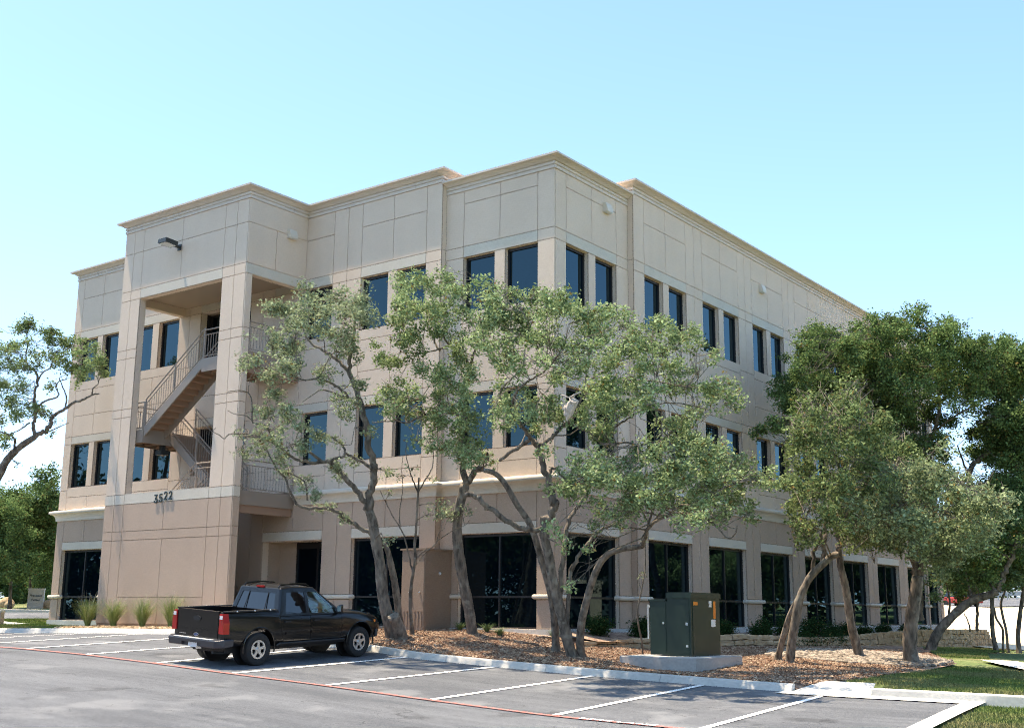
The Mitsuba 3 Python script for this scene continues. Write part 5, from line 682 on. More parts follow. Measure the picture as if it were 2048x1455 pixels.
 'R7': {"b":[[[5.09,15.34,0.07,0.159],[5.18,15.17,1.1,0.156],[5.26,15.0,2.14,0.153],[5.4,14.82,3.35,0.15],[5.46,14.68,4.21,0.147],[5.68,14.66,5.08,0.144],[5.63,14.54,5.52,0.142]],[[5.63,14.54,5.52,0.106],[5.41,14.04,5.83,0.097],[5.22,13.58,6.06,0.088],[4.98,13.06,6.37,0.079],[4.98,12.81,6.37,0.069]],[[5.18,13.8,6.09,0.106],[5.2,13.76,6.79,0.094],[5.27,13.75,7.5,0.081],[5.31,13.77,8.04,0.069],[5.29,13.69,8.76,0.057],[5.25,13.59,9.47,0.045]],[[5.63,14.54,5.52,0.106],[5.81,14.71,5.97,0.094],[6.14,14.93,6.69,0.082],[6.36,15.0,7.58,0.07],[6.33,14.95,8.3,0.057],[6.45,14.94,9.2,0.045]],[[5.17,13.91,7.09,0.062],[4.97,13.48,7.17,0.053],[4.99,13.13,7.62,0.044],[5.08,12.83,8.01,0.035],[5.33,12.66,8.4,0.026]],[[5.69,14.29,8.08,0.054],[5.67,14.34,7.37,0.059],[5.59,14.34,6.66,0.065],[5.64,14.43,5.95,0.071]],[[6.15,14.89,6.68,0.053],[6.82,14.77,7.05,0.042],[7.47,14.67,7.33,0.031],[8.15,14.65,7.44,0.021]],[[5.31,13.82,8.32,0.053],[5.3,13.29,8.69,0.041],[5.28,12.68,9.3,0.029],[5.38,12.22,9.73,0.017]]],"k":[[6.94,16.39,8.67,0.59],[6.47,11.18,7.41,0.54],[6.99,15.69,9.65,0.63],[5.02,13.68,8.93,0.46],[5.09,13.17,7.85,0.61],[8.3,12.81,8.14,0.38],[5.84,15.2,9.72,0.46],[5.21,11.13,8.76,0.47],[5.01,16.19,9.33,0.62],[5.65,14.76,10.07,0.46],[4.89,13.53,5.16,0.41],[4.19,14.31,5.98,0.35],[4.45,13.48,9.67,0.62],[5.81,12.88,9.18,0.34],[5.04,12.46,9.91,0.47],[6.53,14.58,8.85,0.37],[6.82,12.95,5.94,0.34],[5.59,13.42,6.82,0.41],[3.92,9.27,8.01,0.49],[5.47,14.41,6.31,0.63],[2.6,10.94,7.15,0.37],[7.67,12.26,8.75,0.53],[4.26,12.31,6.75,0.53],[4.9,12.66,6.53,0.36],[5.68,12.06,6.71,0.53],[6.07,12.28,8.21,0.57],[4.22,13.26,6.4,0.63],[1.84,12.86,8.17,0.59],[5.75,11.98,7.35,0.33],[4.06,16.4,6.0,0.39],[7.43,14.55,8.97,0.49],[6.28,15.09,9.97,0.64],[5.32,16.44,5.82,0.39],[3.68,9.32,6.44,0.46],[6.89,14.19,8.31,0.39],[8.0,13.72,7.91,0.46],[5.75,15.96,6.88,0.56],[3.05,14.36,7.26,0.33],[3.26,15.52,6.31,0.65],[3.25,11.13,6.47,0.43],[3.38,11.75,8.51,0.47],[5.87,13.85,8.55,0.59],[5.78,12.67,7.0,0.38],[2.47,13.15,7.35,0.61],[3.81,13.02,8.95,0.37],[2.55,12.76,7.66,0.5],[4.73,10.23,8.93,0.61],[6.48,12.03,7.89,0.3],[3.67,11.97,9.76,0.63],[7.45,11.95,8.55,0.45],[4.11,9.63,7.75,0.3],[4.39,13.23,8.33,0.49],[5.14,10.08,8.57,0.54],[6.76,14.02,10.06,0.42],[4.44,13.82,8.02,0.6],[8.03,14.79,8.97,0.36],[7.5,12.63,8.39,0.37],[3.85,9.75,8.66,0.32],[2.28,13.47,8.33,0.46],[5.86,14.21,6.05,0.33],[4.99,11.78,8.59,0.55],[3.51,11.44,9.33,0.46],[3.5,13.77,10.12,0.6],[4.51,12.66,6.73,0.63],[4.88,14.3,9.8,0.56],[3.8,14.73,10.62,0.6],[4.66,10.8,7.81,0.34],[4.56,11.9,9.65,0.39],[5.5,14.61,10.69,0.65],[3.41,15.05,8.49,0.55],[6.09,10.95,7.72,0.51],[7.7,11.7,9.47,0.46],[5.6,15.05,6.94,0.35],[3.16,14.09,6.72,0.46],[3.62,12.98,9.27,0.48],[4.82,10.57,7.28,0.51],[6.53,16.84,9.02,0.64],[3.15,10.71,9.21,0.49],[7.05,13.23,7.51,0.42],[3.55,12.13,8.89,0.43],[5.06,13.53,10.03,0.61],[6.46,10.94,9.42,0.39],[3.65,11.97,8.54,0.57],[5.19,16.15,9.91,0.46],[4.7,15.31,5.25,0.37],[3.01,10.67,7.28,0.61],[2.74,10.76,6.73,0.31],[5.85,15.07,8.71,0.54],[6.64,16.39,8.01,0.51],[6.5,13.52,5.57,0.49],[5.23,14.71,6.06,0.53],[2.84,14.55,7.77,0.45],[1.61,12.77,8.4,0.41],[8.29,12.19,8.65,0.32],[4.1,10.27,6.58,0.59],[5.21,14.86,5.05,0.41],[7.57,13.18,9.76,0.47],[4.87,11.5,7.01,0.59],[4.02,13.26,8.83,0.55],[4.07,16.14,6.82,0.38],[5.33,11.91,6.84,0.48],[5.78,16.06,9.13,0.56],[5.16,12.27,7.47,0.57],[5.94,10.41,9.65,0.51],[3.93,9.72,8.36,0.48],[6.28,12.92,6.19,0.43],[6.0,11.14,8.67,0.37],[7.13,12.2,7.55,0.46],[4.51,14.1,8.44,0.5],[2.56,11.87,9.1,0.35],[4.06,12.68,7.27,0.37],[3.52,11.7,7.7,0.49],[5.23,13.95,6.64,0.56],[3.52,12.3,8.04,0.41],[5.61,14.39,5.47,0.35],[3.79,8.77,7.9,0.42],[6.38,14.4,9.34,0.46],[5.26,13.09,5.94,0.44],[4.93,12.71,8.46,0.6],[7.67,13.52,7.76,0.56],[5.04,16.15,7.45,0.39],[5.93,11.98,7.66,0.57],[4.0,12.83,6.13,0.39],[8.67,12.37,8.76,0.29],[5.01,12.57,8.84,0.35],[6.14,14.15,10.19,0.64],[4.94,15.14,5.5,0.58],[4.84,11.55,7.55,0.47],[4.12,11.81,8.4,0.51],[2.47,11.24,7.52,0.51],[7.02,12.32,8.05,0.42],[4.68,13.33,7.34,0.37],[5.84,14.01,4.93,0.44],[2.6,12.95,10.1,0.61],[8.37,12.55,9.03,0.52],[3.58,12.07,6.22,0.44],[2.6,13.82,10.34,0.56],[5.39,11.47,5.84,0.47],[4.06,10.3,7.1,0.6],[4.53,12.77,6.03,0.51],[6.72,15.4,8.28,0.35],[7.69,15.98,8.2,0.58],[2.55,11.66,8.19,0.63],[5.92,16.1,7.14,0.6],[6.33,14.95,5.92,0.39],[5.38,12.72,7.21,0.42],[5.77,10.78,9.19,0.5],[3.56,11.2,6.47,0.35],[7.8,13.71,9.48,0.39],[6.29,13.27,5.11,0.51],[1.53,13.43,8.78,0.54],[4.67,14.25,9.39,0.49],[6.88,11.41,8.58,0.47],[7.9,15.57,8.66,0.52],[5.8,11.76,10.07,0.35],[4.85,12.05,7.42,0.51],[4.34,10.42,7.36,0.39],[6.08,14.11,8.11,0.38],[5.06,14.38,8.73,0.46],[7.34,16.59,6.88,0.34],[7.59,11.76,9.11,0.46],[5.3,14.91,7.71,0.42],[4.25,14.27,10.69,0.37],[3.1,13.51,9.65,0.52],[3.41,14.72,10.04,0.65],[2.18,9.14,6.28,0.29],[1.99,9.07,6.19,0.21],[2.58,8.75,6.36,0.29],[2.81,9.02,6.25,0.26],[2.69,10.04,6.52,0.33],[2.88,9.76,5.96,0.26],[2.74,10.46,5.71,0.23]]},
 'R8': {"b":[[[6.33,17.4,0.87,0.163],[6.46,17.15,2.2,0.154],[6.57,16.9,3.43,0.145],[6.74,16.7,4.67,0.136],[6.77,16.53,5.38,0.127]],[[6.76,16.55,5.29,0.127],[7.03,16.79,5.75,0.109],[7.48,17.16,6.22,0.091],[7.8,17.43,6.68,0.073],[7.98,17.58,7.24,0.055]],[[6.76,16.62,5.03,0.054],[6.68,16.13,5.7,0.04],[6.66,15.72,6.2,0.027]],[[7.7,17.29,6.12,0.054],[8.13,17.1,6.61,0.041],[8.54,16.94,6.92,0.027]]],"k":[[7.72,16.21,6.35,0.53],[8.61,14.23,6.86,0.37],[8.54,15.74,5.74,0.62],[8.86,15.78,4.07,0.64],[8.28,18.49,8.36,0.54],[7.18,19.26,7.05,0.63],[8.04,17.68,8.37,0.36],[8.79,17.4,8.34,0.66],[8.47,16.76,7.65,0.35],[8.63,18.69,9.38,0.62],[8.0,17.9,7.28,0.36],[8.33,18.0,5.82,0.38],[8.17,17.54,8.82,0.59],[7.91,16.0,8.63,0.43],[8.23,20.07,5.39,0.49],[9.3,14.61,7.22,0.37],[9.36,15.86,9.2,0.59],[9.16,14.97,5.04,0.32],[8.99,15.13,5.84,0.61],[7.48,19.04,4.6,0.56],[7.84,14.23,4.1,0.34],[7.75,18.05,9.48,0.49],[8.51,17.54,6.79,0.38],[8.22,18.52,4.94,0.5],[9.39,14.96,6.51,0.54],[6.94,19.29,7.45,0.62],[7.26,19.78,5.38,0.52],[9.3,15.77,6.31,0.61],[7.96,17.43,6.53,0.62],[8.61,19.65,8.9,0.42],[9.07,17.3,7.64,0.49],[7.79,16.12,8.99,0.34],[8.0,14.22,4.61,0.32],[8.15,14.81,4.53,0.55],[8.65,17.51,9.54,0.64],[8.69,17.64,4.68,0.5],[8.61,18.58,8.94,0.64],[8.14,17.82,9.33,0.63],[8.59,18.22,6.16,0.61],[8.14,19.05,8.92,0.71],[8.55,17.39,7.2,0.67],[7.91,18.82,5.6,0.41],[9.32,15.89,7.09,0.56],[7.95,18.82,6.61,0.6],[8.77,18.04,5.76,0.55],[8.3,17.85,9.78,0.68],[8.02,18.0,4.18,0.5],[8.35,15.58,6.67,0.42],[9.01,15.54,8.57,0.4],[8.16,14.52,4.14,0.31],[8.44,15.54,4.55,0.43],[7.66,18.53,9.24,0.51],[8.51,14.91,8.15,0.34],[8.35,17.33,5.09,0.39],[8.87,18.25,8.14,0.38],[8.78,15.23,4.26,0.56],[7.39,16.69,6.7,0.47],[7.83,18.38,9.88,0.56],[8.16,15.68,4.0,0.51],[7.24,18.37,8.76,0.51],[9.23,14.93,6.06,0.49],[9.04,18.01,9.04,0.52],[8.8,17.31,4.32,0.41],[8.14,16.98,7.56,0.59],[7.54,17.85,9.65,0.69],[7.7,19.72,7.21,0.38],[7.66,18.42,6.29,0.64],[7.97,15.75,7.24,0.44],[9.81,14.54,8.67,0.58],[7.89,15.71,8.19,0.43],[8.07,17.74,7.57,0.42],[7.76,19.34,7.65,0.35],[7.39,18.36,5.02,0.63],[7.35,18.51,6.95,0.69],[8.41,15.67,8.22,0.62],[8.34,17.16,5.83,0.5],[7.49,19.9,6.83,0.46],[8.15,20.42,5.89,0.43],[7.12,17.79,6.35,0.69],[8.82,17.97,7.16,0.46],[8.21,18.92,6.45,0.42],[9.36,16.15,9.17,0.63],[8.26,17.53,8.78,0.53],[8.44,14.61,8.88,0.53],[8.4,18.53,5.57,0.5]]},
 'R5': {"b":[[[7.12,16.97,-0.91,0.105],[7.1,16.8,-0.34,0.097],[7.16,16.66,0.35,0.088],[7.23,16.56,0.95,0.079],[7.24,16.42,1.46,0.07],[7.18,16.2,2.15,0.061]],[[7.15,17.77,-0.96,0.053],[7.24,17.6,-0.29,0.051],[7.22,17.46,-0.09,0.049],[7.13,17.26,0.17,0.047],[7.13,17.1,0.52,0.044]]],"k":[[7.33,15.78,1.83,0.31],[6.53,16.74,2.42,0.42],[6.96,16.24,2.28,0.3],[6.42,14.98,1.82,0.37],[7.25,16.33,2.45,0.48],[7.06,15.44,1.64,0.43],[7.04,14.5,2.51,0.37],[6.9,15.64,2.11,0.43],[7.29,16.0,2.72,0.44],[6.69,16.44,1.88,0.4],[6.22,17.07,1.86,0.42],[6.62,15.09,2.49,0.49],[6.59,15.05,2.23,0.26],[7.22,16.94,2.22,0.35],[6.04,16.16,2.43,0.33],[6.53,14.29,2.01,0.31],[6.28,15.58,1.59,0.43],[7.41,16.69,2.56,0.3],[6.6,15.65,2.1,0.51],[6.64,15.84,1.56,0.44],[7.29,17.52,2.16,0.43],[7.08,15.97,1.51,0.43]]},
 'R6': {"b":[[[7.51,18.48,-1.0,0.108],[7.55,18.36,-0.44,0.099],[7.69,18.28,0.27,0.09],[7.86,18.22,0.97,0.081],[8.03,18.16,1.68,0.072]],[[7.2,18.24,-0.97,0.063],[7.21,18.15,-0.26,0.06],[7.16,18.08,0.17,0.057],[7.14,18.01,0.7,0.054],[7.29,18.09,1.15,0.051],[7.27,18.01,1.68,0.048],[7.19,17.95,2.04,0.045]]],"k":[[7.53,17.19,2.12,0.35],[7.91,17.32,1.99,0.3],[8.12,18.85,2.38,0.41],[8.25,17.5,1.88,0.36],[7.85,17.53,2.62,0.39],[8.13,16.84,1.6,0.32],[7.68,18.28,2.99,0.31],[7.99,18.27,2.31,0.31],[8.52,17.68,2.73,0.36],[8.26,17.22,2.89,0.26],[7.79,16.93,2.44,0.4],[8.15,19.24,3.08,0.32],[8.31,18.0,1.66,0.47],[7.38,18.41,1.54,0.26],[8.45,16.55,2.47,0.49],[7.66,17.54,1.76,0.48],[7.3,19.05,2.29,0.51],[8.43,17.34,3.15,0.28],[7.23,18.07,1.83,0.46],[7.76,16.96,2.87,0.39],[7.63,16.67,2.49,0.43],[8.59,17.12,1.95,0.43],[7.83,17.77,2.35,0.49],[7.18,18.38,2.88,0.5],[8.07,16.84,2.37,0.27],[7.83,18.73,2.87,0.46]]},
 'R9': {"b":[[[5.43,20.99,-0.32,0.078],[5.48,20.9,0.16,0.068],[5.56,20.81,0.73,0.058],[5.56,20.64,1.39,0.049]],[[5.2,20.83,-0.36,0.039],[5.14,20.86,0.06,0.029],[5.0,20.88,0.34,0.02]],[[4.88,19.22,-0.03,0.057],[5.02,19.11,0.8,0.047],[4.98,18.91,1.45,0.038],[4.93,18.75,1.91,0.028]]],"k":[[5.0,20.19,1.99,0.48],[5.92,19.55,2.02,0.46],[5.87,21.09,1.92,0.46],[5.04,21.25,1.75,0.5],[5.45,20.93,1.58,0.31],[4.93,21.4,2.41,0.44],[5.24,19.85,1.27,0.47],[4.5,21.52,1.33,0.54],[5.57,21.34,1.46,0.3],[5.36,20.93,2.3,0.27],[5.13,19.1,1.71,0.32],[5.77,19.78,1.3,0.48],[5.15,18.71,1.91,0.42],[4.7,21.06,2.47,0.36],[5.79,20.12,1.78,0.3],[5.49,19.87,1.33,0.51],[5.17,21.4,2.03,0.33],[4.81,19.74,2.41,0.36],[4.82,20.26,2.18,0.39],[4.93,20.6,1.5,0.5],[6.24,19.29,2.07,0.43],[5.74,22.13,2.22,0.48],[6.21,19.91,1.34,0.32],[5.01,19.16,1.5,0.27],[5.6,21.7,1.68,0.45],[4.83,21.0,1.78,0.34]]},
 'L1': {"b":[[[-24.2,-3.59,-0.88,0.297],[-23.96,-3.78,0.48,0.276],[-23.63,-3.92,1.93,0.255],[-23.26,-3.98,3.2,0.234],[-22.74,-3.91,4.39,0.213],[-22.36,-3.81,5.12,0.192],[-22.08,-3.73,5.61,0.172],[-21.65,-3.53,6.07,0.151],[-21.16,-3.27,6.43,0.13]],[[-21.16,-3.27,6.43,0.111],[-20.77,-3.12,6.63,0.101],[-20.49,-3.07,6.87,0.091],[-20.33,-3.12,7.15,0.08],[-19.96,-2.99,7.35,0.07],[-19.56,-2.86,7.62,0.06],[-19.19,-2.7,7.7,0.05],[-18.84,-2.58,7.86,0.039],[-18.54,-2.46,7.91,0.029]],[[-21.16,-3.27,6.43,0.083],[-21.22,-3.36,6.86,0.077],[-21.16,-3.34,7.19,0.071],[-21.18,-3.42,7.69,0.065],[-21.17,-3.45,8.07,0.059],[-21.09,-3.43,8.44,0.053],[-21.13,-3.49,8.82,0.047],[-21.35,-3.66,9.04,0.041],[-21.45,-3.76,9.38,0.035],[-21.4,-3.78,9.85,0.029],[-21.43,-3.86,10.32,0.023]],[[-21.25,-3.29,7.21,0.048],[-21.17,-3.22,7.59,0.044],[-20.97,-3.02,7.83,0.04],[-20.78,-2.8,7.94,0.036],[-20.75,-2.71,8.1,0.032],[-20.89,-2.77,8.33,0.027],[-20.85,-2.69,8.59,0.023],[-20.66,-2.47,8.68,0.019]],[[-19.97,-2.89,7.41,0.041],[-20.0,-2.84,7.76,0.035],[-20.11,-2.84,8.05,0.03],[-20.29,-2.9,8.34,0.024],[-20.46,-2.94,8.64,0.019]],[[-21.84,-3.65,5.94,0.056],[-21.65,-3.76,6.28,0.046],[-21.65,-3.97,6.44,0.037],[-21.8,-4.29,6.56,0.028]],[[-21.25,-3.47,6.94,0.037],[-21.39,-3.75,6.67,0.028],[-21.52,-4.05,6.46,0.018]],[[-20.51,-3.08,6.61,0.03],[-20.04,-3.02,6.74,0.021],[-19.55,-2.94,6.86,0.013]],[[-21.05,-3.46,8.43,0.037],[-20.7,-3.48,8.77,0.032],[-20.32,-3.43,8.92,0.026],[-20.07,-3.52,9.25,0.02],[-20.03,-3.79,9.67,0.015]],[[-18.74,-2.6,7.85,0.037],[-18.69,-2.65,8.06,0.029],[-18.49,-2.59,8.23,0.022],[-18.36,-2.6,8.46,0.015]],[[-23.26,-3.98,3.2,0.167],[-23.52,-4.26,4.49,0.137],[-23.69,-4.53,5.97,0.106],[-23.56,-4.57,7.47,0.075]]],"k":[[-21.87,-3.69,10.71,0.34],[-21.79,-3.91,10.46,0.34],[-21.63,-3.52,10.71,0.27],[-20.68,-3.54,10.28,0.34],[-21.13,-3.05,10.15,0.34],[-20.51,-3.34,10.3,0.26],[-22.12,-3.86,9.93,0.34],[-20.61,-4.97,9.24,0.33],[-20.43,-4.34,9.62,0.33],[-20.38,-3.26,9.62,0.34],[-20.23,-2.96,9.85,0.34],[-20.27,-2.63,9.92,0.34],[-19.08,-3.15,9.48,0.29],[-19.52,-2.68,9.72,0.26],[-19.99,-1.96,9.91,0.29],[-18.36,-2.57,9.21,0.26],[-18.05,-3.07,9.08,0.33],[-19.08,-2.68,8.91,0.37],[-18.38,-2.62,8.83,0.26],[-20.06,-2.57,9.04,0.34],[-20.61,-2.08,8.8,0.3],[-19.75,-3.18,8.99,0.3],[-20.8,-2.85,9.27,0.3],[-20.71,-3.71,9.11,0.33],[-19.77,-3.89,9.15,0.26],[-20.9,-4.17,8.86,0.33],[-20.59,-4.82,8.62,0.33],[-22.66,-3.89,8.44,0.38],[-20.92,-4.36,7.99,0.37],[-22.06,-3.24,8.48,0.34],[-21.59,-4.24,7.71,0.37],[-22.07,-3.35,7.7,0.34],[-20.83,-3.76,7.33,0.28],[-21.02,-4.21,7.1,0.33],[-22.65,-3.78,7.31,0.34],[-21.18,-2.94,7.29,0.26],[-21.52,-2.85,7.52,0.26],[-21.61,-4.15,6.05,0.26],[-22.79,-3.42,6.6,0.19],[-19.76,-3.52,6.34,0.11],[-21.1,-2.55,7.05,0.11],[-21.35,-2.74,8.48,0.23],[-18.78,-2.34,8.74,0.22],[-21.73,-3.51,5.39,0.07],[-21.64,-4.98,9.47,0.37],[-22.41,-4.54,8.5,0.41],[-21.54,-4.99,7.22,0.4],[-23.16,-3.83,6.78,0.34],[-22.4,-5.15,8.78,0.44],[-22.1,-5.38,7.59,0.44],[-24.3,-4.84,8.28,0.49],[-22.77,-5.42,9.53,0.44],[-22.0,-5.15,10.24,0.37],[-20.89,-5.05,8.8,0.33],[-22.0,-4.08,9.39,0.3]]},
 'W1': {"b":[[[-40.83,7.86,0.44,0.12],[-40.64,7.68,1.64,0.098],[-40.4,7.52,2.95,0.076],[-40.16,7.35,4.26,0.053]]],"k":[[-39.88,7.61,2.89,0.73],[-41.97,8.01,4.97,0.59],[-41.41,8.9,3.67,0.43],[-40.82,7.05,1.98,0.67],[-42.39,7.55,6.2,0.48],[-39.41,7.44,1.97,0.61],[-40.19,7.1,5.75,0.73],[-41.75,8.6,3.39,0.8],[-40.28,5.91,2.83,0.83],[-38.3,6.29,4.52,0.42],[-39.01,5.88,5.0,0.69],[-42.15,8.28,1.9,0.55],[-42.06,7.58,3.88,0.53],[-43.03,7.33,4.22,0.8],[-42.29,7.67,2.38,0.53],[-42.16,7.82,4.32,0.69],[-42.99,7.32,4.92,0.63],[-38.2,6.31,4.9,0.43],[-39.48,5.7,2.0,0.82],[-38.96,5.89,2.66,0.63],[-41.46,7.92,4.26,0.72],[-41.08,6.64,5.58,0.77],[-39.36,7.07,3.82,0.47],[-41.68,7.09,4.61,0.77],[-42.58,7.04,5.78,0.89],[-41.51,6.75,5.13,0.86],[-42.06,8.18,2.96,0.68],[-39.63,6.35,5.45,0.51],[-40.82,6.53,3.1,0.41],[-40.88,6.91,3.35,0.53],[-39.2,6.58,2.43,0.48],[-42.9,7.64,3.71,0.87],[-40.84,7.33,3.34,0.62],[-41.42,8.46,5.51,0.49],[-38.99,7.09,4.17,0.56],[-42.12,7.13,2.52,0.51],[-41.38,8.53,4.77,0.64],[-41.22,6.16,5.27,0.55],[-39.35,7.12,2.3,0.79],[-40.17,8.11,3.17,0.77]]},
 'W2': {"b":[[[-43.69,10.79,0.62,0.085],[-43.56,10.51,2.02,0.077],[-43.26,10.37,3.41,0.068],[-42.92,10.32,4.53,0.06],[-42.7,10.26,5.36,0.051],[-42.35,10.5,5.45,0.043]]],"k":[[-41.59,9.38,2.87,0.63],[-42.74,10.84,5.15,0.77],[-43.43,10.26,3.38,0.6],[-43.38,11.16,4.23,0.51],[-43.27,11.88,6.43,0.55],[-41.77,9.46,7.13,0.52],[-45.01,11.34,4.8,0.64],[-42.17,11.18,4.8,0.83],[-43.16,9.54,6.04,0.67],[-42.33,10.08,5.01,0.72],[-41.87,8.53,5.0,0.79],[-43.33,10.48,6.61,0.58],[-42.29,10.2,5.54,0.72],[-40.96,10.25,5.33,0.91],[-40.8,9.4,5.84,0.78],[-42.72,9.36,5.47,0.84],[-42.21,9.23,4.9,0.61],[-40.28,9.58,5.67,0.48],[-45.06,11.51,4.3,0.56],[-41.6,9.82,3.59,0.63],[-42.98,11.02,3.12,0.46],[-40.95,8.71,5.7,0.65],[-44.84,11.12,5.52,0.75],[-43.77,12.07,4.17,0.87],[-41.1,10.23,3.6,0.76],[-41.39,8.9,6.16,0.88],[-40.16,9.3,6.31,0.63],[-41.27,10.12,4.47,0.55],[-42.61,9.35,3.76,0.76],[-40.64,9.44,6.76,0.47],[-41.77,8.63,6.34,0.45],[-44.61,10.71,6.92,0.5],[-43.27,9.95,4.2,0.84],[-42.89,10.86,2.68,0.83],[-43.43,9.65,4.59,0.6],[-41.79,8.34,5.63,0.81],[-44.51,11.48,4.59,0.61],[-41.2,9.57,7.21,0.66],[-43.44,12.05,5.98,0.49],[-43.89,12.02,3.31,0.64],[-42.96,10.55,3.25,0.68],[-44.06,10.83,3.8,0.89],[-40.89,9.08,5.84,0.64],[-43.76,10.32,4.53,0.68],[-43.57,10.91,4.05,0.55]]},
 'W3': {"b":[[[-50.13,16.16,0.68,0.096],[-49.97,15.87,2.24,0.072],[-49.84,15.46,4.11,0.048]]],"k":[[-49.99,16.48,6.68,0.48],[-48.79,14.18,4.08,0.82],[-50.11,16.46,6.02,0.62],[-51.64,17.03,1.44,0.87],[-49.92,16.92,1.23,0.79],[-48.89,14.64,2.52,0.58],[-51.12,15.48,3.2,0.7],[-49.81,15.28,4.01,0.48],[-50.86,17.34,2.89,0.87],[-49.78,15.8,4.86,0.58],[-48.5,15.21,2.47,0.82],[-48.04,14.79,3.89,0.79],[-50.37,15.67,1.59,0.91],[-50.84,17.49,1.69,0.76],[-49.23,16.07,4.49,0.6],[-49.41,14.31,4.55,0.64],[-51.36,16.93,3.26,0.62],[-48.83,13.89,6.12,0.73],[-49.81,14.33,5.5,0.67],[-52.14,16.91,3.66,0.73],[-46.75,14.76,5.3,0.87],[-48.41,15.15,6.86,0.74],[-49.58,16.53,2.31,0.71],[-49.08,13.61,5.09,0.7],[-47.93,15.66,3.31,0.56],[-48.4,13.99,5.2,0.63],[-49.71,15.26,3.14,0.66],[-51.57,16.39,4.99,0.67],[-49.76,15.19,6.73,0.63],[-47.55,14.5,5.39,0.82],[-48.59,14.34,2.09,0.56],[-50.09,15.48,5.93,0.88],[-50.72,15.23,3.72,0.88],[-51.71,17.26,1.95,0.89],[-48.72,15.53,3.54,0.62],[-47.98,14.93,0.86,0.84],[-48.74,14.82,4.35,0.89],[-48.88,14.45,6.17,0.92],[-49.45,16.04,5.21,0.84],[-49.79,15.87,6.36,0.49],[-50.93,15.85,7.34,0.53],[-49.26,16.33,4.92,0.94],[-49.07,14.31,5.73,0.48],[-48.62,16.0,3.98,0.84],[-49.71,14.19,4.22,0.66],[-50.84,17.05,1.45,0.79]]},
 'W4': {"b":[[[-57.1,16.1,0.5,0.135],[-56.8,15.84,2.31,0.101],[-56.45,15.58,4.29,0.067]]],"k":[[-55.04,14.7,3.1,0.73],[-57.0,16.25,5.59,0.78],[-54.19,15.21,2.67,1.02],[-56.41,14.59,4.65,0.72],[-58.13,16.62,2.15,0.98],[-55.59,13.9,5.77,0.9],[-55.31,14.87,5.03,0.79],[-57.78,15.75,3.63,0.64],[-57.87,15.68,6.39,0.7],[-56.8,16.63,1.97,0.7],[-55.92,15.79,3.52,0.78],[-58.91,16.77,1.62,0.76],[-55.2,13.63,5.02,0.56],[-57.85,16.94,4.85,0.66],[-56.54,15.71,4.36,0.63],[-57.94,15.64,5.47,1.06],[-56.81,14.45,6.38,1.06],[-56.07,16.59,1.33,0.8],[-56.36,15.7,1.13,0.98],[-54.36,15.11,4.08,0.79],[-57.86,16.24,6.24,0.84],[-56.96,15.11,1.89,0.87],[-56.1,14.84,4.31,0.88],[-58.09,15.39,3.8,0.9],[-55.6,14.82,7.12,0.88],[-57.12,15.0,2.42,1.0],[-56.41,15.93,1.61,0.69],[-58.5,16.46,2.65,0.57],[-55.94,14.67,1.1,0.72],[-56.56,14.66,6.84,0.67],[-56.4,16.99,2.16,0.71],[-56.28,13.94,6.86,0.83],[-58.79,15.9,3.12,0.92],[-54.76,15.73,3.44,0.59]]},
 'W5': {"b":[[[-59.26,19.54,0.71,0.106],[-59.08,19.21,2.44,0.08],[-58.85,19.01,3.82,0.053]]],"k":[[-56.91,20.41,1.21,0.71],[-56.9,19.74,4.07,0.7],[-60.04,20.38,3.7,0.78],[-58.83,18.05,3.35,0.69],[-55.79,19.19,3.4,0.64],[-58.43,19.94,1.68,0.65],[-58.24,20.13,3.36,0.57],[-58.28,19.35,2.6,0.63],[-56.9,17.89,4.9,0.5],[-60.7,21.09,0.95,0.89],[-55.92,19.09,1.61,0.71],[-60.6,18.95,4.92,0.59],[-56.59,18.23,4.06,0.55],[-61.58,19.71,1.54,0.8],[-57.67,17.74,3.97,0.57],[-61.75,19.69,2.37,0.51],[-59.48,19.38,4.1,0.93],[-60.08,19.4,2.63,0.51],[-59.21,19.24,3.04,0.72],[-57.4,18.48,1.17,0.86],[-58.72,21.25,2.73,0.67],[-60.23,19.75,1.95,0.65],[-58.4,20.12,3.92,0.7],[-58.23,17.95,0.9,0.61],[-57.47,19.57,2.17,0.77],[-58.41,17.53,4.07,0.9],[-59.74,20.63,4.44,0.5],[-58.57,18.47,4.54,0.52],[-57.37,20.0,0.93,0.6],[-57.7,19.76,2.79,0.52],[-57.72,20.89,1.66,0.53],[-58.99,19.74,5.07,0.6],[-55.48,19.22,2.16,0.93],[-60.82,20.05,1.04,0.9],[-58.55,20.21,1.19,0.59],[-60.7,19.64,3.6,0.64],[-59.94,20.05,1.8,0.89],[-58.78,19.88,3.22,0.88],[-61.77,19.49,1.96,0.68],[-58.95,21.61,3.33,0.83],[-59.02,18.68,1.38,0.82],[-59.26,19.43,3.58,0.54],[-59.01,19.93,2.13,0.64],[-58.32,18.97,2.25,0.88],[-60.95,19.41,4.54,0.64],[-57.8,18.92,4.55,0.75],[-60.39,19.41,2.21,0.63],[-61.22,18.94,3.71,0.92],[-60.38,19.22,3.02,0.51],[-58.14,17.38,2.82,0.47]]},
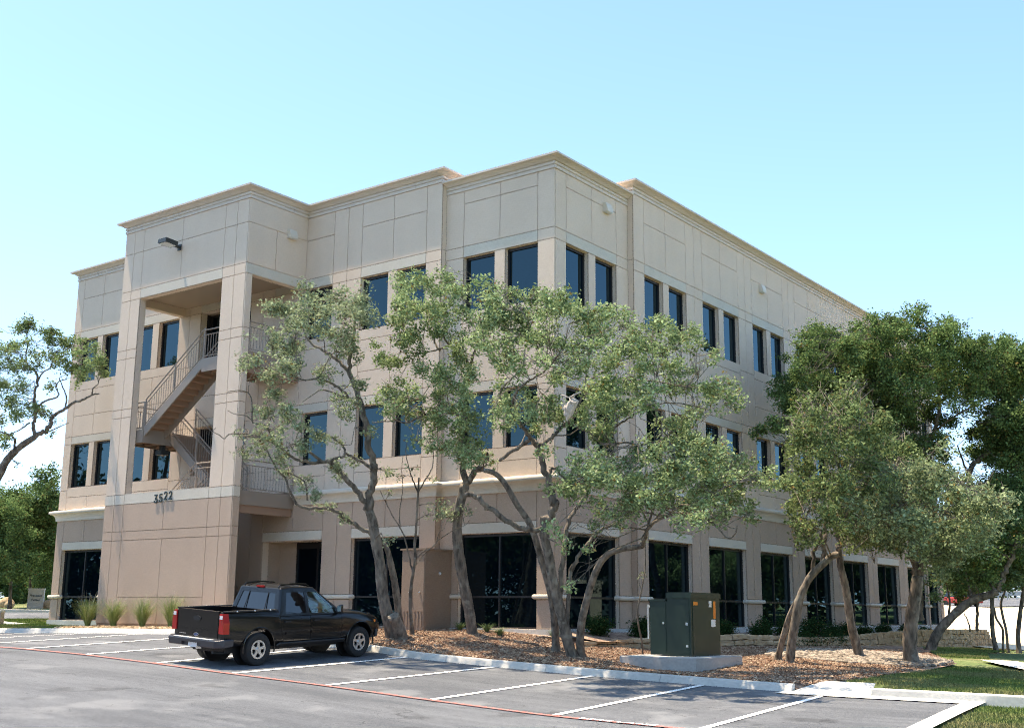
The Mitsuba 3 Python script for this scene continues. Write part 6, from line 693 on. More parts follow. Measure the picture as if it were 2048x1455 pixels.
 'E1': {"b":[[[-25.75,131.07,2.43,0.129],[-25.53,130.64,4.64,0.097],[-25.51,130.15,6.54,0.065]]],"k":[[-24.49,128.6,5.66,1.29],[-22.5,127.72,7.34,1.36],[-25.82,134.54,9.06,1.28],[-24.09,132.09,5.55,0.79],[-26.2,124.07,5.69,1.1],[-25.62,133.92,5.13,1.0],[-26.52,125.22,7.63,1.32],[-23.2,130.24,9.06,1.22],[-25.57,128.11,6.99,1.31],[-25.98,126.8,5.79,1.38],[-23.72,129.03,4.04,1.36],[-25.33,126.04,7.75,0.94],[-26.42,128.94,4.56,1.25],[-25.09,136.75,4.75,0.79],[-25.11,134.29,9.43,1.37],[-25.27,133.46,7.21,1.55],[-28.88,132.57,4.59,1.27],[-26.13,132.54,8.97,0.97],[-25.9,133.87,7.91,1.38],[-23.99,136.89,5.14,1.11],[-28.26,131.23,6.86,1.08],[-23.12,133.22,7.15,0.96],[-27.03,129.69,8.45,1.41],[-26.23,132.4,5.07,0.84],[-22.64,131.17,7.85,1.54],[-25.48,129.66,3.22,1.29],[-27.36,129.64,3.62,1.38],[-24.76,134.1,8.43,1.57],[-24.37,131.22,3.32,1.51],[-25.86,129.37,9.13,1.1],[-26.59,131.85,6.17,0.95],[-21.63,128.91,6.06,1.07],[-24.19,126.64,6.31,0.78],[-24.36,134.66,6.8,1.52],[-24.22,127.7,3.4,0.77],[-26.33,127.85,7.14,0.81],[-23.56,133.66,6.05,1.28],[-22.28,130.32,9.05,1.39],[-26.99,131.02,3.29,1.06],[-28.44,133.57,5.19,1.39]]},
 'E2': {"b":[[[-22.09,140.08,2.88,0.134],[-21.8,139.77,4.84,0.1],[-21.62,139.39,6.8,0.067]]],"k":[[-19.64,141.88,6.25,1.44],[-23.91,138.86,4.07,1.36],[-21.89,138.52,5.34,1.11],[-20.63,144.13,10.53,1.56],[-21.04,141.92,7.93,1.61],[-22.58,142.52,8.37,0.9],[-20.02,139.44,3.54,1.47],[-18.5,138.2,7.0,0.9],[-20.34,142.59,5.23,1.06],[-21.33,134.62,8.39,1.27],[-22.56,142.36,9.51,1.09],[-18.91,141.09,10.03,1.42],[-23.87,136.17,7.96,1.19],[-24.42,140.34,9.52,1.62],[-24.85,139.51,4.84,0.98],[-23.83,143.88,3.64,1.29],[-22.12,133.92,5.6,1.3],[-23.23,136.87,6.57,1.59],[-21.48,141.56,4.49,1.28],[-24.29,142.05,8.19,1.62],[-21.05,139.64,10.51,1.33],[-23.29,139.4,9.51,1.55],[-23.79,143.67,6.23,0.91],[-21.59,140.4,6.32,1.33],[-20.23,143.62,3.99,1.13],[-19.79,137.32,6.26,1.34],[-19.31,140.17,9.24,1.03],[-21.09,141.96,9.49,1.7],[-19.81,143.94,4.85,1.27],[-23.72,136.52,5.56,1.78],[-20.57,143.56,8.37,1.56],[-23.23,140.01,4.98,1.68],[-24.86,137.91,3.89,0.95],[-22.05,137.56,10.05,1.54],[-21.59,136.51,6.76,1.04],[-24.61,137.42,6.86,1.7],[-22.81,138.5,7.17,1.41],[-21.87,143.27,5.71,1.62],[-20.95,136.02,4.31,1.68],[-20.89,140.12,7.05,0.88]]},
 'E3': {"b":[[[-31.49,139.57,2.34,0.138],[-31.23,139.07,4.9,0.104],[-30.99,138.72,6.93,0.069]]],"k":[[-29.79,134.55,9.39,1.4],[-31.0,135.79,6.43,1.4],[-30.77,141.94,6.52,0.87],[-31.44,137.44,10.12,1.19],[-31.52,133.84,8.21,1.34],[-28.99,137.82,3.72,1.57],[-30.84,140.97,8.93,1.08],[-32.39,140.74,8.88,0.95],[-30.3,144.71,4.96,1.23],[-31.71,140.56,2.94,0.99],[-31.51,134.19,4.26,0.99],[-30.56,139.54,3.74,1.09],[-30.63,140.71,7.51,1.36],[-32.9,139.72,3.34,0.84],[-32.44,141.26,5.27,1.21],[-29.61,139.39,9.75,1.0],[-31.72,134.67,6.75,1.27],[-32.66,139.4,5.2,1.13],[-29.73,140.62,5.99,1.2],[-28.79,138.15,9.06,1.19],[-31.35,140.92,10.48,1.54],[-29.7,134.94,4.83,0.81],[-30.6,143.47,7.4,1.63],[-30.48,141.22,10.97,1.25],[-31.18,134.54,9.35,1.25],[-32.55,141.89,7.53,1.25],[-30.9,135.02,4.21,1.11],[-30.56,137.84,7.71,1.09],[-30.9,143.93,3.03,1.07],[-30.53,141.24,5.24,1.44]]},
}
BAG = [5.57, -7.47, 4.32]
# ---------------------------------------------------------------- trees
def leaf_mesh(C, size, rng, tone, up=0.3, var=0.42):
    """One bent two-triangle leaf at each centre; vertex colours vary leaf by leaf."""
    n = len(C); N = rng.normal(size=(n, 3)); N /= np.linalg.norm(N, axis=1, keepdims=True); N[:, 2] = np.abs(N[:, 2]) + up; N /= np.linalg.norm(N, axis=1, keepdims=True)
    a = np.cross(N, rng.normal(size=(n, 3))); a /= np.linalg.norm(a, axis=1, keepdims=True); b = np.cross(N, a)
    s = size*rng.uniform(.65, 1.35, (n, 1)); a = a*s*.5; b = b*s*.29
    V = np.stack([C-a, C-b*1.0+N*s*.06, C+a, C+b+N*s*.06], 1).reshape(-1, 3)
    i = np.arange(n)*4; F = np.vstack([np.stack([i, i+1, i+2], 1), np.stack([i, i+2, i+3], 1)])
    t = np.array(tone); k = rng.uniform(0, 1, (n, 1)); col = (t[0]*(1-k) + t[1]*k)*np.array([.93, 1.0, .98])
    col = col*rng.uniform(1-var, 1+var, (n, 1)); dry = rng.uniform(size=(n, 1)) < .03; col = np.where(dry, np.array([.26, .19, .07])*rng.uniform(.6, 1.1, (n, 1)), col)
    return (V, F), np.repeat(col, 4, axis=0)
def wiggle(p, q, rng, amp, n=5):
    t = np.linspace(0, 1, n)[:, None]; d = np.linalg.norm(q-p); w = rng.normal(size=(n, 3))*amp*d; w[0] = 0; w[-1] = 0
    return p*(1-t) + q*t + w + np.array([0, 0, 1.0])*(np.sin(t*np.pi)*d*.06)
def smooth_line(L, sub=4):
    P = np.array(L); n = len(P)
    if n < 3: return P
    Q = np.vstack([2*P[0]-P[1], P, 2*P[-1]-P[-2]]); out = []
    for i in range(1, n):
        p0, p1, p2, p3 = Q[i-1], Q[i], Q[i+1], Q[i+2]
        for t in np.linspace(0, 1, sub, endpoint=False):
            out.append(.5*((2*p1) + (p2-p0)*t + (2*p0-5*p1+4*p2-p3)*t*t + (3*p1-p0-3*p2+p3)*t**3))
    out.append(P[-1]); return np.array(out)
GREEN = ((.155, .21, .09), (.45, .51, .27)); DARK = ((.07, .115, .042), (.23, .30, .115)); MID = ((.12, .17, .07), (.34, .40, .19)); MID2 = ((.09, .125, .05), (.29, .335, .15)); SAGE2 = ((.14, .175, .09), (.42, .465, .26)); SAGE = ((.18, .215, .12), (.47, .50, .32))
def oak(key, data, label, tone, density, leaf=.07, group=None, twigs=True, mat='mat_leaf', sides=9, moss=0.0, seed=1, drop=None, category='tree', puff=.55):
    rng = np.random.default_rng(seed); key = top(key); tag(key, label, category, group)
    wood = []; nodes = []; main = []
    for bi, L in enumerate(data['b']):
        P = smooth_line(L); pts, r = P[:, :3].copy(), np.maximum(P[:, 3]*.8, .006)
        if bi == 0 or r[0] > .11:
            j = np.arange(len(pts)); r = r*(1+.04*np.sin(j*1.3+bi)+.03*rng.normal(size=len(pts)))
        base = np.abs(pts[0, 2]-float(ground_z(pts[0, 0], pts[0, 1]))) < .45 if bi < 2 or r[0] > .08 else False
        if base:
            pts = np.vstack([pts[0]-[0, 0, .35], pts[0]+(pts[1]-pts[0])*.12, pts[1:]]); r = np.r_[r[0]*1.5, r[0]*1.2, r[1:]]
        else:
            pts[1:-1] += rng.normal(size=(len(pts)-2, 3))*r[1:-1, None]*.35
        main.append(tube(pts, r, sides)); nodes += [np.r_[p, q] for p, q in zip(pts, r)]
    add(key + '__trunk', cat(main), 'mat_bark', smooth=True)
    nodes = np.array(nodes); tree = cKDTree(nodes[:, :3]); L = []; tw = []
    for (x, y, z, R) in data['k']:
        R *= 1.12; c = np.array([x, y, z]); dist, idx = tree.query(c, k=min(6, len(nodes))); j = np.atleast_1d(idx)[rng.integers(0, min(4, len(np.atleast_1d(idx))))]
        if twigs:
            path = wiggle(nodes[j, :3], c, rng, .07); r0 = min(max(nodes[j, 3]*.45, .009), .022)
            tw.append(tube(path, np.linspace(r0, .006, len(path)), 5, False))
            for _ in range(7):
                d = rng.normal(size=3); d /= np.linalg.norm(d); d[2] = d[2]*.7+.2; p = path[rng.integers(2, len(path))]
                q = wiggle(p, c + d*R*rng.uniform(.5, 1.0), rng, .10, 4); tw.append(tube(q, np.linspace(.007, .003, 4), 3, False))
        # leaves sit in small sprays, denser towards the outside and the top of each clump
        vol = R*R*density; ns = max(4, int(vol)); ax = rng.normal(size=3); ax /= np.linalg.norm(ax); lobes = c + rng.normal(size=(4, 3))*R*np.array([.52, .52, .40]) ; wl_ = rng.integers(0, 4, ns)
        d = rng.normal(size=(ns, 3)); d += ax*(d @ ax)[:, None]*.6; sp = lobes[wl_] + d*R*np.array([.22, .22, .15])
        k = rng.integers(3, 9, ns); P = np.repeat(sp, k, axis=0) + rng.normal(size=(k.sum(), 3))*(leaf*.8)
        L.append(P)
    P = np.vstack(L)
    if drop is not None: P = P[drop(P)]
    m, col = leaf_mesh(P, leaf, rng, tone); 
    cl = meshkit.noise(P*0.9, seed+3)[:, None]*.5+.75; col = col*np.repeat(cl, 4, axis=0)   # clumps of older and younger foliage
    add(key + '__crown', m, mat, color=np.clip(col, .01, .6))
    if tw:
        add(key + '__twigs', cat(tw), 'mat_bark', smooth=True); labels[key + '__twigs'] = {'kind': 'stuff', 'label': 'fine twigs of the crown'}
    return key, len(P)
TT = TREES; count = 0
def grow_tree(n, *a, **k):
    global count
    key, c = oak('oak_tree' if 'name' not in k else k.pop('name'), TT[n], *a, **k); count += c; return key
grow_tree('T1', 'live oak with two leaning trunks and airy branches, just right of the pickup truck', SAGE, 600, .084, seed=21)
grow_tree('T2', 'live oak with one slim leaning trunk, just right of the tall brown utility cabinet', GREEN, 680, .086, seed=22)
grow_tree('T3', 'wide live oak of several crooked stems, left of the green cabinet', GREEN, 680, .086, seed=23)
grow_tree('T4', 'small nearly bare multi stem tree in front of the tall brown cabinet', SAGE, 330, .08, seed=24, name='young_tree')
grow_tree('T5', 'thin pale sapling stem just left of the green electrical cabinet', SAGE, 300, .06, seed=25, name='sapling')
grow_tree('R1', 'oak with two pale trunks leaning to the right, first tree right of the green cabinet', MID2, 520, .088, seed=26)
grow_tree('R2', 'oak with a straight dark trunk leaning left, beside the thick forked oak', MID2, 520, .088, seed=27)
grow_tree('R3', 'thick forked oak trunk with sage green crown, largest trunk of the right hand group', SAGE2, 540, .088, seed=28)
grow_tree('R4', 'dark oak leaning far to the right over the end of the stone wall', DARK, 560, .105, seed=29)
grow_tree('R7', 'tall dense dark green oak crown that rises to the roof line at the right', DARK, 520, .098, seed=30)
grow_tree('R8', 'dark dense oak at the right edge of the photo behind the group', DARK, 600, .105, seed=31)
grow_tree('R5', 'slim oak with a bent trunk on the far lawn, behind the leaning oak', MID, 420, .11, seed=32)
grow_tree('R6', 'slender oak with a curved side stem nearest the right edge of the photo', MID, 420, .11, seed=33)
grow_tree('R9', 'very thin stems of a small oak behind the end of the stone wall', MID, 420, .11, seed=34)
grow_tree('L1', 'oak leaning in from the left edge with crooked dark limbs against the sky', MID, 430, .095, seed=35)
for i, (n, t) in enumerate([('W1', 'tree with a pale trunk at the left edge of the far woodland'), ('W2', 'tall tree of the far left woodland whose top stands highest beside the building'), ('W3', 'tree of the far left woodland touching the building edge'), ('W4', 'woodland tree cut by the left edge of the photo'), ('W5', 'low dark tree in the middle of the far left woodland, behind the white sign')]):
    grow_tree(n, t, DARK, 260, .14, seed=40+i, twigs=False, mat='mat_leaf_far', name='woodland_tree')
for i, (n, t) in enumerate([('E1', 'distant tree beyond the road at the right, left of the thin trunks'), ('E2', 'distant tree beyond the road at the right edge of the photo'), ('E3', 'distant tree beyond the road behind the building end')]):
    grow_tree(n, t, MID, 26, .42, seed=50+i, twigs=False, mat='mat_leaf_far', name='distant_tree')
# woodland across the lot behind the photographer, seen in the window glass
def round_tree(x, y, h, r, seed, label, group):
    rng = np.random.default_rng(seed); z = float(ground_z(x, y)); K = []
    for _ in range(34):
        d = rng.normal(size=3); d /= np.linalg.norm(d); q = rng.uniform(.3, 1)**.5
        K.append([x+d[0]*r*q, y+d[1]*r*q, z+h*.58+d[2]*h*.40*q, r*.34])
    data = {'b': [[[x, y, z, .28], [x+.2, y, z+h*.3, .22], [x, y+.1, z+h*.75, .09]]], 'k': K}
    oak('reflected_tree', data, label, ((.035, .055, .022), (.10, .13, .05)), 11, .5, group, False, 'mat_leaf_far', 7, seed=seed)
g_ = 'woodland trees behind the photographer'; lb = 'dark woodland tree across the lot, mirrored in the front windows'
for i, (x, y, h, r) in enumerate([(-26, -46, 9, 6), (-34, -45, 10.5, 6), (-43, -43, 9.5, 6), (-52, -40, 11, 7), (-61, -36, 12, 7), (-70, -32, 12, 7), (-79, -26, 12, 7), (-37, -53, 10, 6), (-57, -48, 12, 7), (-18, -50, 9, 6)]): round_tree(x, y, h, r, 60+i, lb, g_)
lb2 = 'dark tree east of the building, mirrored in the side windows'
for i, (x, y, h, r) in enumerate([(13, 37, 8, 4.5), (17, 45, 9, 5), (21, 54, 10, 6), (15, 60, 10, 6), (27, 66, 11, 6), (22, 78, 11, 7), (13, 75, 10, 6), (33, 92, 12, 8), (20, 98, 12, 8), (28, 34, 6, 3.5)]): round_tree(x, y, h, r, 80+i, lb2, 'trees east of the building')
rng = np.random.default_rng(33); n = 9000
t_ = rng.uniform(0, 1, n); ux, uy = np.interp(t_, [0, .35, .7, 1], [-14, -40, -66, -90]), np.interp(t_, [0, .35, .7, 1], [-47, -42, -32, -18])
P = np.column_stack([ux+rng.normal(size=n)*1.6, uy+rng.normal(size=n)*1.6]); P = np.column_stack([P, ground_z(P[:, 0], P[:, 1]) + rng.uniform(0, 2.6, n)*(.6+.4*meshkit.noise(np.column_stack([P*.3, P[:, 0]*0])))])
m, col = leaf_mesh(P, .55, rng, DARK); add('undergrowth', m, 'mat_leaf_far', color=col*.6); tag('undergrowth', 'dark undergrowth below the woodland across the lot', None, None, 'stuff')
k = top('neighbour_building'); tag(k, 'low beige building east of the lot, mirrored in the corner windows', 'building')
add(k + '__wall', cat([box((24, 14, -1.5), (40, 46, 4.2)), box((24.4, 14.4, 4.2), (40, 46, 7.4))]), 'mat_stucco'); add(k + '__band', cat([box((23.75, 13.8, 3.0), (40, 46, 3.5)), box((23.9, 13.9, 4.15), (40, 46, 4.4))]), 'mat_lintel')
for yy in np.arange(16, 44, 4.2): add(k + '__window', box((23.96, yy, -.6), (24.1, yy+2.4, 2.0)), 'mat_window_glass')

# ---------------------------------------------------------------- bag caught in the big oak
k = top('cloth_bag'); tag(k, 'off white cloth bag tied and snagged high in the middle of the wide oak', 'bag')
bc = np.array(BAG); rng = np.random.default_rng(5)
m = trimesh.creation.uv_sphere(1.0, count=[26, 30]); v = m.vertices.copy(); h = v[:, 2]
prof = np.interp(h, [-1, -.9, -.6, -.1, .35, .62, .72, .85, 1], [.02, .35, .62, .92, .98, .62, .30, .42, .30])
an_ = np.arctan2(v[:, 1], v[:, 0]); fold = 1 + .10*np.sin(an_*7 + h*2) + .07*np.sin(an_*11 - h*3)
v = np.stack([np.cos(an_)*prof*fold*.235 - h*-.10, np.sin(an_)*prof*fold*.17, h*.40 + .06*np.cos(an_)], 1); v += (meshkit.noise(v*9, 2)[:, None]-.5)*.06
m.vertices = v*.62 + bc; add(k + '__body', m, 'mat_cloth', smooth=50)
for q in ([(-.02, -.06, .33), (-.16, -.12, .40), (-.28, -.1, .44)], [(.0, -.08, .34), (.16, -.12, .36), (.34, -.08, .44), (.44, -.05, .46)], [(.02, -.08, .33), (.10, -.14, .20), (.2, -.12, .13), (.34, -.1, .15)]):
    add(k + '__tie', tube(smooth_line([bc + np.array(p)*.62 for p in q], 4), .016, 6), 'mat_cloth', smooth=True)

# ---------------------------------------------------------------- green transformer cabinet on its pad
k = top('concrete_pad'); tag(k, 'grey concrete pad under the green electrical cabinet', 'concrete pad')
pd = tm(m3.Manifold.batch_hull([man(box((3.8+.02*i, -2.78+.02*i, -1.35), (5.80-.02*i, -.42-.02*i, -.75+.02*i))) for i in (0, 1)])); add(k, pd, 'mat_pad')
k = top('electrical_cabinet'); tag(k, 'dark green electrical transformer cabinet on a concrete pad by the kerb', 'electrical cabinet')
Z0 = -.728
add(k + '__body', cat([box((4.72, -2.12, Z0), (5.35, -.66, .60)), box((4.25, -2.118, Z0+.02), (4.719, -.68, .53))]), 'mat_cabinet')
add(k + '__lid', cat([box((4.69, -2.15, .60), (5.38, -.62, .615)), box((4.70, -2.14, .615), (5.37, -.63, .72)), box((4.73, -2.11, .72), (5.34, -.66, .735))]), 'mat_cabinet')
add(k + '__side_lid', box((4.22, -2.145, .53), (4.69, -.65, .575)), 'mat_cabinet')
add(k + '__door', cat([box((4.76, -2.132, Z0+.05), (5.30, -2.121, .57)), box((4.29, -2.130, Z0+.06), (4.68, -2.119, .49))]), 'mat_cabinet'); add(k + '__door_001', box((5.351, -2.05, Z0+.05), (5.362, -.74, .57)), 'mat_cabinet')
add(k + '__latch', cat([box((5.22, -2.155, -.02), (5.27, -2.133, .04)), box((5.22, -2.155, -.52), (5.27, -2.133, -.47)), box((4.60, -2.15, .0), (4.64, -2.131, .05))]), 'mat_lens')
add(k + '__warning_sticker', cat([box((5.363, -1.02, .13), (5.366, -.90, .54)), box((5.363, -2.03, .44), (5.366, -1.80, .52))]), 'mat_orange')
add(k + '__label_plate', cat([box((5.363, -1.24, .40), (5.366, -1.10, .55)), box((5.363, -1.14, -.06), (5.366, -.92, .11))]), 'mat_white')
add(k + '__rain_streak', box((3.85, -2.053, .42), (3.90, -2.051, .49)), 'mat_white') if False else None
add(k + '__side_bracket', cat([box((4.11, -2.0, -.35), (4.145, -1.9, .45)), box((4.145, -2.0, .38), (4.25, -1.9, .42))]), 'mat_lens')

# ---------------------------------------------------------------- tall brown enclosure against the wall
k = top('utility_enclosure'); tag(k, 'tall brown stucco coloured utility enclosure with double doors against the front wall', 'utility cabinet')
EX0, EX1, EY0, EY1, EZ0, EZ1 = -4.57, -3.68, -1.2, -.02, -.33, 1.98
add(k + '__body', box((EX0, EY0, EZ0), (EX1, EY1, EZ1)), 'mat_enclosure'); add(k + '__roof', box((EX0-.05, EY0-.05, EZ1), (EX1+.05, EY1, EZ1+.045)), 'mat_enclosure')
for a, b in ((EX0+.03, EX0+.44), (EX0+.45, EX1-.03)):
    d = add(k + '__door', box((a, EY0-.014, EZ0+.05), (b, EY0-.001, EZ1-.05)), 'mat_enclosure')
    add(d + '__knob', ball(((b-.09 if a < EX0+.2 else a+.28), EY0-.04, .83-.06), .03), 'mat_chrome', True)
    for q in np.linspace(a+.06, b-.10, 3): add(d + '__louver', cat([box((q, EY0-.03, EZ0+.14), (q+.05, EY0-.015, EZ0+.56)), box((q, EY0-.036, EZ0+.56), (q+.07, EY0-.015, EZ0+.575))]), 'mat_enclosure')
add(k + '__vent_cap', cyl_y(0, 0, .045, -.01, .02, 16).apply_transform(trimesh.transformations.rotation_matrix(math.pi/2, (0, 0, 1))).apply_translation((EX1+.012, -.55, 1.32)), 'mat_lens')
add(k + '__base', box((EX0-.06, EY0-.08, EZ0-.25), (EX1+.06, EY1, EZ0)), 'mat_concrete')

# ---------------------------------------------------------------- stone retaining wall
k = top('stone_wall'); tag(k, 'low wall of rough tan limestone blocks along the side of the building', 'wall')
wl = np.array([(1.25, -.35), (1.75, .8), (2.3, 2.2), (2.62, 4), (2.75, 6), (3.1, 8.5), (3.4, 10.5), (3.55, 13), (3.55, 16), (3.5, 20), (3.35, 24), (3.05, 29), (2.7, 33)])
wt = np.array([-.50, -.44, -.38, -.36, -.35, -.42, -.50, -.44, -.36, -.31, -.33, -.37, -.42])
LL = np.r_[0, np.cumsum(np.linalg.norm(np.diff(wl, axis=0), axis=1))]; rng = np.random.default_rng(3)
add(k, ribbon(wl, .2, lambda x, y: land(x, y), -.1), 'mat_joint')
core = []
for c in range(4):
    s = -.1*c
    while s < LL[-1]-.15:
        w = rng.uniform(.28, .68); s1 = min(s+w, LL[-1]); mid = max((s+s1)/2, 0); p = np.array([np.interp(mid, LL, wl[:, 0]), np.interp(mid, LL, wl[:, 1])]); t = np.array([np.interp(mid+.1, LL, wl[:, 0]), np.interp(mid+.1, LL, wl[:, 1])])-np.array([np.interp(mid-.1, LL, wl[:, 0]), np.interp(mid-.1, LL, wl[:, 1])]); a = math.atan2(t[1], t[0])
        tp = np.interp(mid, LL, wt) - (max(0, mid-LL[-1]+1.3)*.5); z0 = float(land(p[0]+.1, p[1]))-.12; hgt = (tp-z0)/ (3 if tp-z0 < .75 else 4); n = 3 if tp-z0 < .75 else 4
        if c < n:
            e = np.array([(s1-s)-.022, .27, hgt-.018])
            m = box(-e/2, e/2).subdivide(); m.vertices += rng.normal(size=m.vertices.shape)*.013; m.apply_transform(rot(math.degrees(a), (0, 0, 1))); m.apply_translation((p[0]+rng.normal()*.012, p[1], z0+hgt*(c+.5)))
            add(k + '__stone', m, 'mat_limestone')
        s = s1
# ---------------------------------------------------------------- shrubs and grasses
def tuft_blades(c, n, h, spread, rng, tone, w=.012, seg=4, droop=.5):
    B = []; V = []; F = []; C = []
    for i in range(n):
        a = rng.uniform(0, 2*np.pi); r0 = rng.uniform(0, .10)*spread; hh = h*rng.uniform(.55, 1.1); out = spread*rng.uniform(.15, 1.0); d = np.array([math.cos(a), math.sin(a), 0]); sd = np.array([-d[1], d[0], 0])
        col = np.array(tone[0])*(1-(q := rng.uniform())) + np.array(tone[1])*q; b = len(V)
        for j in range(seg+1):
            t = j/seg; p = c + d*(r0 + out*t**1.6) + np.array([0, 0, hh*(t - droop*.35*t**3)]); ww = w*(1-t*.85)
            V += [p-sd*ww/2, p+sd*ww/2]; C += [col*(1+.25*t)]*2
        for j in range(seg): q = b+2*j; F += [[q, q+1, q+3], [q, q+3, q+2]]
    return (np.array(V), np.array(F)), np.array(C)
gl = ['leftmost', 'second', 'third', 'fourth']
for i, (x, tx_) in enumerate(zip((-16.75, -15.3, -13.75, -12.3), ('left end of the tower wall', 'tower wall under the left edge of the numerals', 'tower wall below the house number', 'tower wall just left of the truck tail'))):
    k = top('ornamental_grass'); tag(k, f'feathery green ornamental grass clump, {gl[i]} of the row, at the {tx_}', 'grass clump', 'ornamental grasses along the tower wall')
    rng = np.random.default_rng(90+i); c = np.array([x, -3.35, float(land(x, -3.35))]); m, col = tuft_blades(c, 420, 1.05*(.92+.16*rng.uniform()), .72, rng, ((.10, .15, .04), (.24, .28, .11)), .014, 5, .4)
    m2, c2 = tuft_blades(c, 60, 1.2, .62, rng, ((.34, .32, .20), (.48, .45, .32)), .012, 5, .2); add(k, (np.vstack([m[0], m2[0]]), np.vstack([m[1], m2[1]+len(m[0])])), 'mat_tinted', color=np.vstack([col, c2]))
for i, (x, y, lab) in enumerate([(-2.9, -.55, 'beside the brown cabinet'), (-1.9, -.55, 'under the large dark ground floor window'), (-1.15, -.95, 'in the mulch left of the building corner'), (.25, -.35, 'at the very corner of the building')]):
    k = top('groundcover_plant'); tag(k, f'small low green plant {lab}', 'plant'); rng = np.random.default_rng(120+i); c = np.array([x, y, float(land(x, y))]); m, col = tuft_blades(c, 150, .30, .36, rng, ((.06, .10, .04), (.15, .20, .10)), .02, 3, .5); add(k, m, 'mat_tinted', color=col)
sh = [(.9, .9), (1.3, 2.6), (1.75, 4.6), (1.9, 6.4), (2.3, 8.2), (2.55, 9.6), (2.75, 11.2), (2.85, 12.8), (2.7, 14.6), (2.6, 16.6), (2.5, 19), (2.3, 22), (2.2, 25)]
for i, (x, y) in enumerate(sh):
    k = top('shrub'); tag(k, f"low dark green shrub behind the stone wall, {['first','second','third','fourth','fifth','sixth','seventh','eighth','ninth','tenth','eleventh','twelfth','last'][i]} from the building corner", 'shrub', 'shrubs along the side wall'); rng = np.random.default_rng(140+i); z = float(land(x, y))+.17; big = .62 if 8 < y < 13 else .45
    P = []
    for _ in range(26):
        d = rng.normal(size=3); d /= np.linalg.norm(d); d[2] = abs(d[2]); cc = np.array([x, y, z+.08]) + d*np.array([.6, .95, .85])*big*rng.uniform(.3, 1); P.append(cc + rng.normal(size=(130, 3))*.10)
    if 9 < y < 12.5:
        for _ in range(10): P.append(np.array([x+.75+rng.normal()*.2, y+rng.normal()*.6, z-.1+rng.uniform(-.1, .25)]) + rng.normal(size=(130, 3))*.12)
    m, col = leaf_mesh(np.vstack(P), .06, rng, ((.018, .045, .016), (.045, .085, .03))); add(k + '__foliage', m, 'mat_leaf', color=col)
    add(k + '__stem', cat([tube([(x, y, z-.1), (x+rng.normal()*.15, y+rng.normal()*.2, z+.3)], [.015, .006], 5) for _ in range(5)]), 'mat_bark')
# mulch chips, gravel, lawn blades: uncountable ground cover
def chips(key, label, pts, size, pal, mat='mat_tinted', seed=0, flat=.35):
    rng = np.random.default_rng(seed); n = len(pts); N = rng.normal(size=(n, 3))*flat + [0, 0, 1]; N /= np.linalg.norm(N, axis=1, keepdims=True)
    a = np.cross(N, rng.normal(size=(n, 3))); a /= np.linalg.norm(a, axis=1, keepdims=True); b = np.cross(N, a); s = size*rng.uniform(.4, 1.4, (n, 1)); w = s*rng.uniform(.25, .7, (n, 1)); t = N*.012
    C = np.asarray(pts); V = np.stack([C-a*s-b*w, C+a*s-b*w*.7, C+a*s*.9+b*w, C-a*s*.9+b*w*.8, C+t*2], 1).reshape(-1, 3); i = np.arange(n)*5
    F = np.vstack([np.stack([i, i+1, i+4], 1), np.stack([i+1, i+2, i+4], 1), np.stack([i+2, i+3, i+4], 1), np.stack([i+3, i, i+4], 1)]); pal = np.array(pal)
    col = pal[rng.integers(0, len(pal), n)]*rng.uniform(.7, 1.25, (n, 1)); add(key, (V, F), mat, color=np.repeat(np.clip(col, 0, .9), 5, axis=0)); tag(key, label, None, None, 'stuff')
def scatter(poly, n, seed, dz=.012, jit=.02):
    rng = np.random.default_rng(seed); pg = sg.Polygon(poly); x0, y0, x1, y1 = pg.bounds; out = []
    import shapely
    while sum(map(len, out)) < n:
        q = rng.uniform((x0, y0), (x1, y1), (n, 2)); out.append(q[shapely.contains_xy(pg, q[:, 0], q[:, 1])])
    q = np.vstack(out)[:n]; return np.column_stack([q, ground_z(q[:, 0], q[:, 1]) + dz + rng.uniform(0, jit, n)])
bedp = [(-6.5, -4.18), (8.7, -4.18), (9.3, -2), (9.3, 1), (9.2, 5), (6.6, 11), (4, 11), (3, 6), (2.6, 2), (1.2, -.3), (-6.5, -.35)]
chips('wood_mulch', 'loose tan and brown wood mulch over the planting bed', scatter(bedp, 70000, 7, .004, .025), .030, [(.31, .205, .14), (.22, .13, .088), (.40, .29, .20), (.13, .085, .06), (.50, .40, .29), (.26, .155, .105)], seed=8)
gp = np.vstack([scatter([(5.2, 2.2), (7.6, 1.6), (9.3, 3.0), (9.0, 5.6), (7.0, 8.5), (4.6, 8), (4.0, 5)], 5200, 9, .01, .05)]); rng = np.random.default_rng(9)
ico = trimesh.creation.icosphere(1, 1.0); sc = rng.uniform(.022, .055, (len(gp), 1, 1))*np.array([1.2, 1, .7]); V = (ico.vertices[None]*sc*(1+.15*rng.normal(size=(len(gp), 1, 3))) + gp[:, None]).reshape(-1, 3); F = (ico.faces[None] + (np.arange(len(gp))*len(ico.vertices))[:, None, None]).reshape(-1, 3)
col = np.repeat(np.array([.31, .265, .215])*rng.uniform(.45, 1.5, (len(gp), 1)), len(ico.vertices), axis=0); add('river_gravel', (V, F), 'mat_tinted', color=np.clip(col, 0, .8)); tag('river_gravel', 'pale rounded gravel round the right hand oak trunks', None, None, 'stuff')
chips('leaf_litter', 'tan leaf litter along the stair tower foot', scatter([(-17.4, -4.18), (-9.9, -4.18), (-9.9, -2.9), (-17.4, -2.9)], 2600, 12, .006, .03), .05, [(.50, .38, .24), (.34, .24, .14), (.60, .48, .33)], seed=13)
